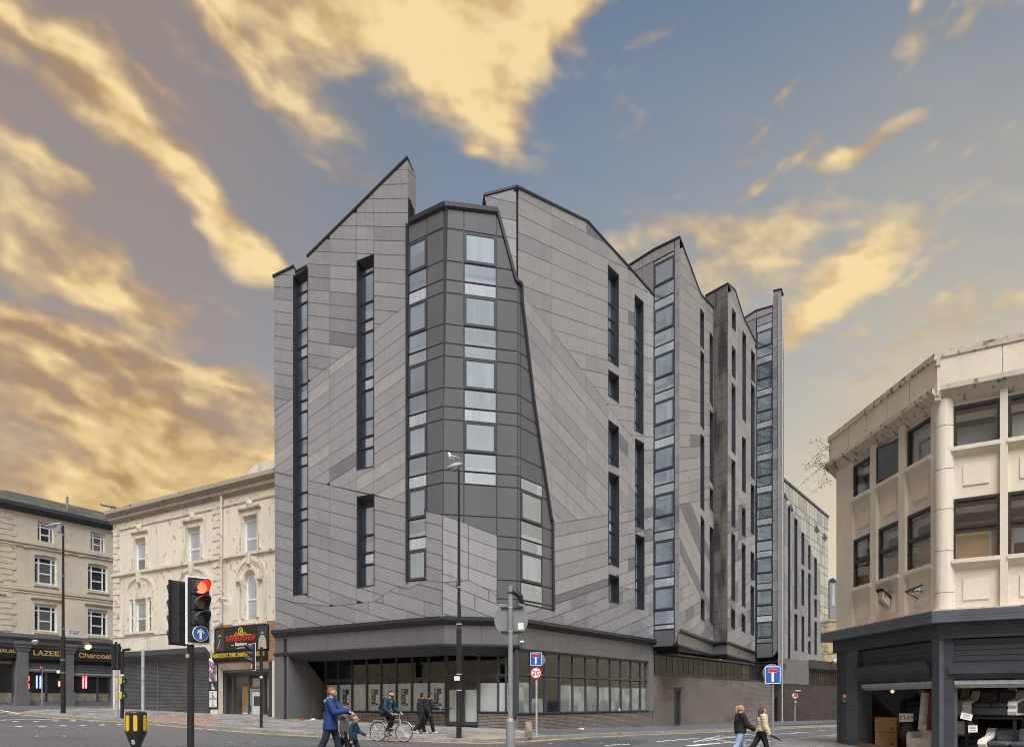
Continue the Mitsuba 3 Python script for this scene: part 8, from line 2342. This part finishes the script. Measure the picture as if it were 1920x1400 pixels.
# cyclist
by = -0.44
bq = gq(733, 26.3)
Bm = lambda m: move(m, bq[0], bq[1], bq[2], by)
bi = thing('bicycle', 'silver city bicycle with mudguards ridden along the kerb', 'bicycle')
R_ = 0.345
HUBS = [(-0.53, R_), (0.53, R_)]
bsdf('mat_tyre', pr((0.018, 0.018, 0.018), 0.8, 0.2))
bsdf('mat_silver', pr((0.50, 0.51, 0.52), 0.3, 0.6, metallic=0.5))
for hx, hz in HUBS:
    w = new(bi + '__wheel')
    ty = trimesh.creation.torus(R_ - 0.017, 0.017, major_sections=48, minor_sections=8).apply_transform(RX).apply_translation([hx, 0, hz])
    scene[w] = mikit.ply(Bm(ty), 'mat_tyre', smooth=True)
    part(w, 'rim', Bm(trimesh.creation.torus(R_ - 0.042, 0.011, major_sections=48, minor_sections=6).apply_transform(RX).apply_translation([hx, 0, hz])), 'mat_silver', smooth=True)
    part(w, 'spokes', Bm(cat([tube((hx, (0.02 if i % 2 else -0.02), hz), (hx + (R_ - 0.04) * math.cos(i * math.pi / 12), 0, hz + (R_ - 0.04) * math.sin(i * math.pi / 12)), 0.0016, n=4) for i in range(24)])), 'mat_silver')
    part(w, 'hub', Bm(tube((hx, -0.05, hz), (hx, 0.05, hz), 0.022)), 'mat_silver')
BB, ST, HT0, HT1 = (-0.10, 0, 0.29), (-0.24, 0, 0.80), (0.40, 0, 0.62), (0.36, 0, 0.78)
fr = [tube(BB, ST, 0.016), tube(BB, HT0, 0.020), tube((-0.215, 0, 0.70), HT1, 0.016), tube(HT0, HT1, 0.022)]
for sy in (-0.05, 0.05):
    fr += [tube((-0.53, sy, R_), (BB[0], sy * 0.5, BB[2]), 0.010), tube((-0.53, sy, R_), (-0.22, sy * 0.4, 0.72), 0.009)]
part(bi, 'frame', Bm(cat(fr)), 'mat_silver', smooth=40)
part(bi, 'fork', Bm(cat([tube((0.53, sy, R_), (0.415, sy * 0.8, 0.60), 0.012) for sy in (-0.05, 0.05)] + [tube((0.415, -0.045, 0.6), (0.415, 0.045, 0.6), 0.014)])), 'mat_silver', smooth=40)
part(bi, 'handlebar', Bm(cat([tube(HT1, (0.34, 0, 0.93), 0.013), path_tube([(0.24, 0.30, 0.97), (0.36, 0.20, 0.96), (0.38, 0, 0.94), (0.36, -0.20, 0.96), (0.24, -0.30, 0.97)], 0.012)])), 'mat_silver', smooth=40)
part(bi, 'grip', Bm(cat([tube((0.20, s * 0.31, 0.97), (0.29, s * 0.27, 0.968), 0.017) for s in (1, -1)])), 'mat_tyre')
part(bi, 'saddle', Bm(skin([(((-0.36, 0, 0.91), (0.06, 0.08, 0.03)), ((-0.14, 0, 0.915), (0.04, 0.022, 0.02)))], 0.03, 3)), 'mat_black', smooth=True)
part(bi, 'seat_post', Bm(tube(ST, (-0.255, 0, 0.90), 0.012)), 'mat_silver')
for hx, a0, a1 in ((-0.53, 20, 190), (0.53, 35, 175)):
    arc = [(hx + (R_ + 0.02) * math.cos(math.radians(a)), 0, R_ + (R_ + 0.02) * math.sin(math.radians(a))) for a in np.linspace(a0, a1, 14)]
    part(bi, 'mudguard', Bm(cat([tube(np.array(a) + (0, y, 0), np.array(b) + (0, y, 0), 0.010, n=6) for a, b in zip(arc[:-1], arc[1:]) for y in (-0.015, 0.015)])), 'mat_silver')
part(bi, 'carrier', Bm(cat([tube((-0.28, y, 0.74), (-0.72, y, 0.74), 0.008) for y in (-0.06, 0.0, 0.06)] + [tube((-0.70, y, 0.74), (-0.53, y, R_), 0.007) for y in (-0.06, 0.06)])), 'mat_silver')
part(bi, 'chainring', Bm(trimesh.creation.annulus(0.045, 0.085, 0.008, sections=24).apply_transform(RX).apply_translation([BB[0], -0.06, BB[2]])), 'mat_silver')
part(bi, 'chain', Bm(cat([tube((BB[0], -0.06, BB[2] + e * 0.085), (-0.53, -0.06, R_ + e * 0.04), 0.006, n=6) for e in (1, -1)])), 'mat_tyre')
PED = [(BB[0] - 0.13, 0.11, BB[2] - 0.10), (BB[0] + 0.13, -0.11, BB[2] + 0.10)]
part(bi, 'crank', Bm(cat([tube((BB[0], 0.07, BB[2]), (PED[0][0], 0.08, PED[0][2]), 0.012), tube((BB[0], -0.07, BB[2]), (PED[1][0], -0.08, PED[1][2]), 0.012), tube((BB[0], -0.08, BB[2]), (BB[0], 0.08, BB[2]), 0.02)])), 'mat_silver')
for p_ in PED:
    part(bi, 'pedal', Bm(bx(p_[0] - 0.045, p_[0] + 0.045, p_[1] - 0.04, p_[1] + 0.04, p_[2] - 0.012, p_[2] + 0.012)), 'mat_black')
k, PWc, J = person('bearded cyclist in a dark blue jacket with bright panels on the silver bicycle', bq, by, 1.76,
                   dict(pelvis=(-0.27, 0, 1.02), lean=26, legs=[(60, 60), (60, 60)], feet=[(PED[0][0] - 0.04, 0.10, PED[0][2] + 0.09), (PED[1][0] - 0.04, -0.10, PED[1][2] + 0.09)], arms=[(60, 10, 5), (60, 10, 5)], hands_at=[(0.19, 0.30, 1.01), (0.19, -0.30, 1.01)],
                        hand_dir=[(0.85, -0.2, -0.4), (0.85, 0.2, -0.4)], hand_up=((0.2, 0, 1), (0.2, 0, 1)), curl=0.9, trousers='cl_black', jacket='cl_teal', coat=-0.01, puff=0.015, hair='hair_black', beard=True, look=-18, shoes='shoe_dark', head_fwd=0.02))
up, c = J['up'], J['chest']
part(k, 'jacket_panel', PWc(skin([((J['pel'] + up * 0.22 + (0.10, 0, 0), (0.035, 0.13, 0.06)), (J['pel'] + up * 0.40 + (0.105, 0, 0), (0.035, 0.12, 0.05)))], 0.04, 3)), 'cl_cyan', smooth=True)
part(k, 'zip_strip', PWc(skin([((J['pel'] + up * 0.24 + (0.132, 0, 0), 0.016), (J['pel'] + up * 0.47 + (0.125, 0, 0), 0.016))], 0.03, 2)), 'cl_orange', smooth=True)
k = thing('backpack', 'black backpack on the back of the cyclist', 'backpack')
bkq = c - np.array([0.19, 0, 0.02])
part(k, 'bag', PWc(skin([((bkq - up * 0.18, (0.085, 0.14, 0.08)), (bkq + up * 0.14, (0.07, 0.12, 0.08)))], 0.04, 4)), 'cl_black', smooth=True)
part(k, 'pocket', PWc(skin([((bkq - up * 0.16 - (0.07, 0, 0), (0.04, 0.10, 0.05)), (bkq - up * 0.02 - (0.07, 0, 0), (0.04, 0.09, 0.05)))], 0.04, 4)), 'cl_puffer', smooth=True)
for sy in (1, -1):
    part(k, 'strap', PWc(path_tube([bkq + up * 0.16 + (0.02, sy * 0.09, 0), c + up * 0.12 + (0.02, sy * 0.10, 0.03), c + up * 0.02 + (0.125, sy * 0.11, 0), c - up * 0.12 + (0.06, sy * 0.15, 0), bkq - up * 0.18 + (0.03, sy * 0.1, 0)], 0.016, 6)), 'cl_black')
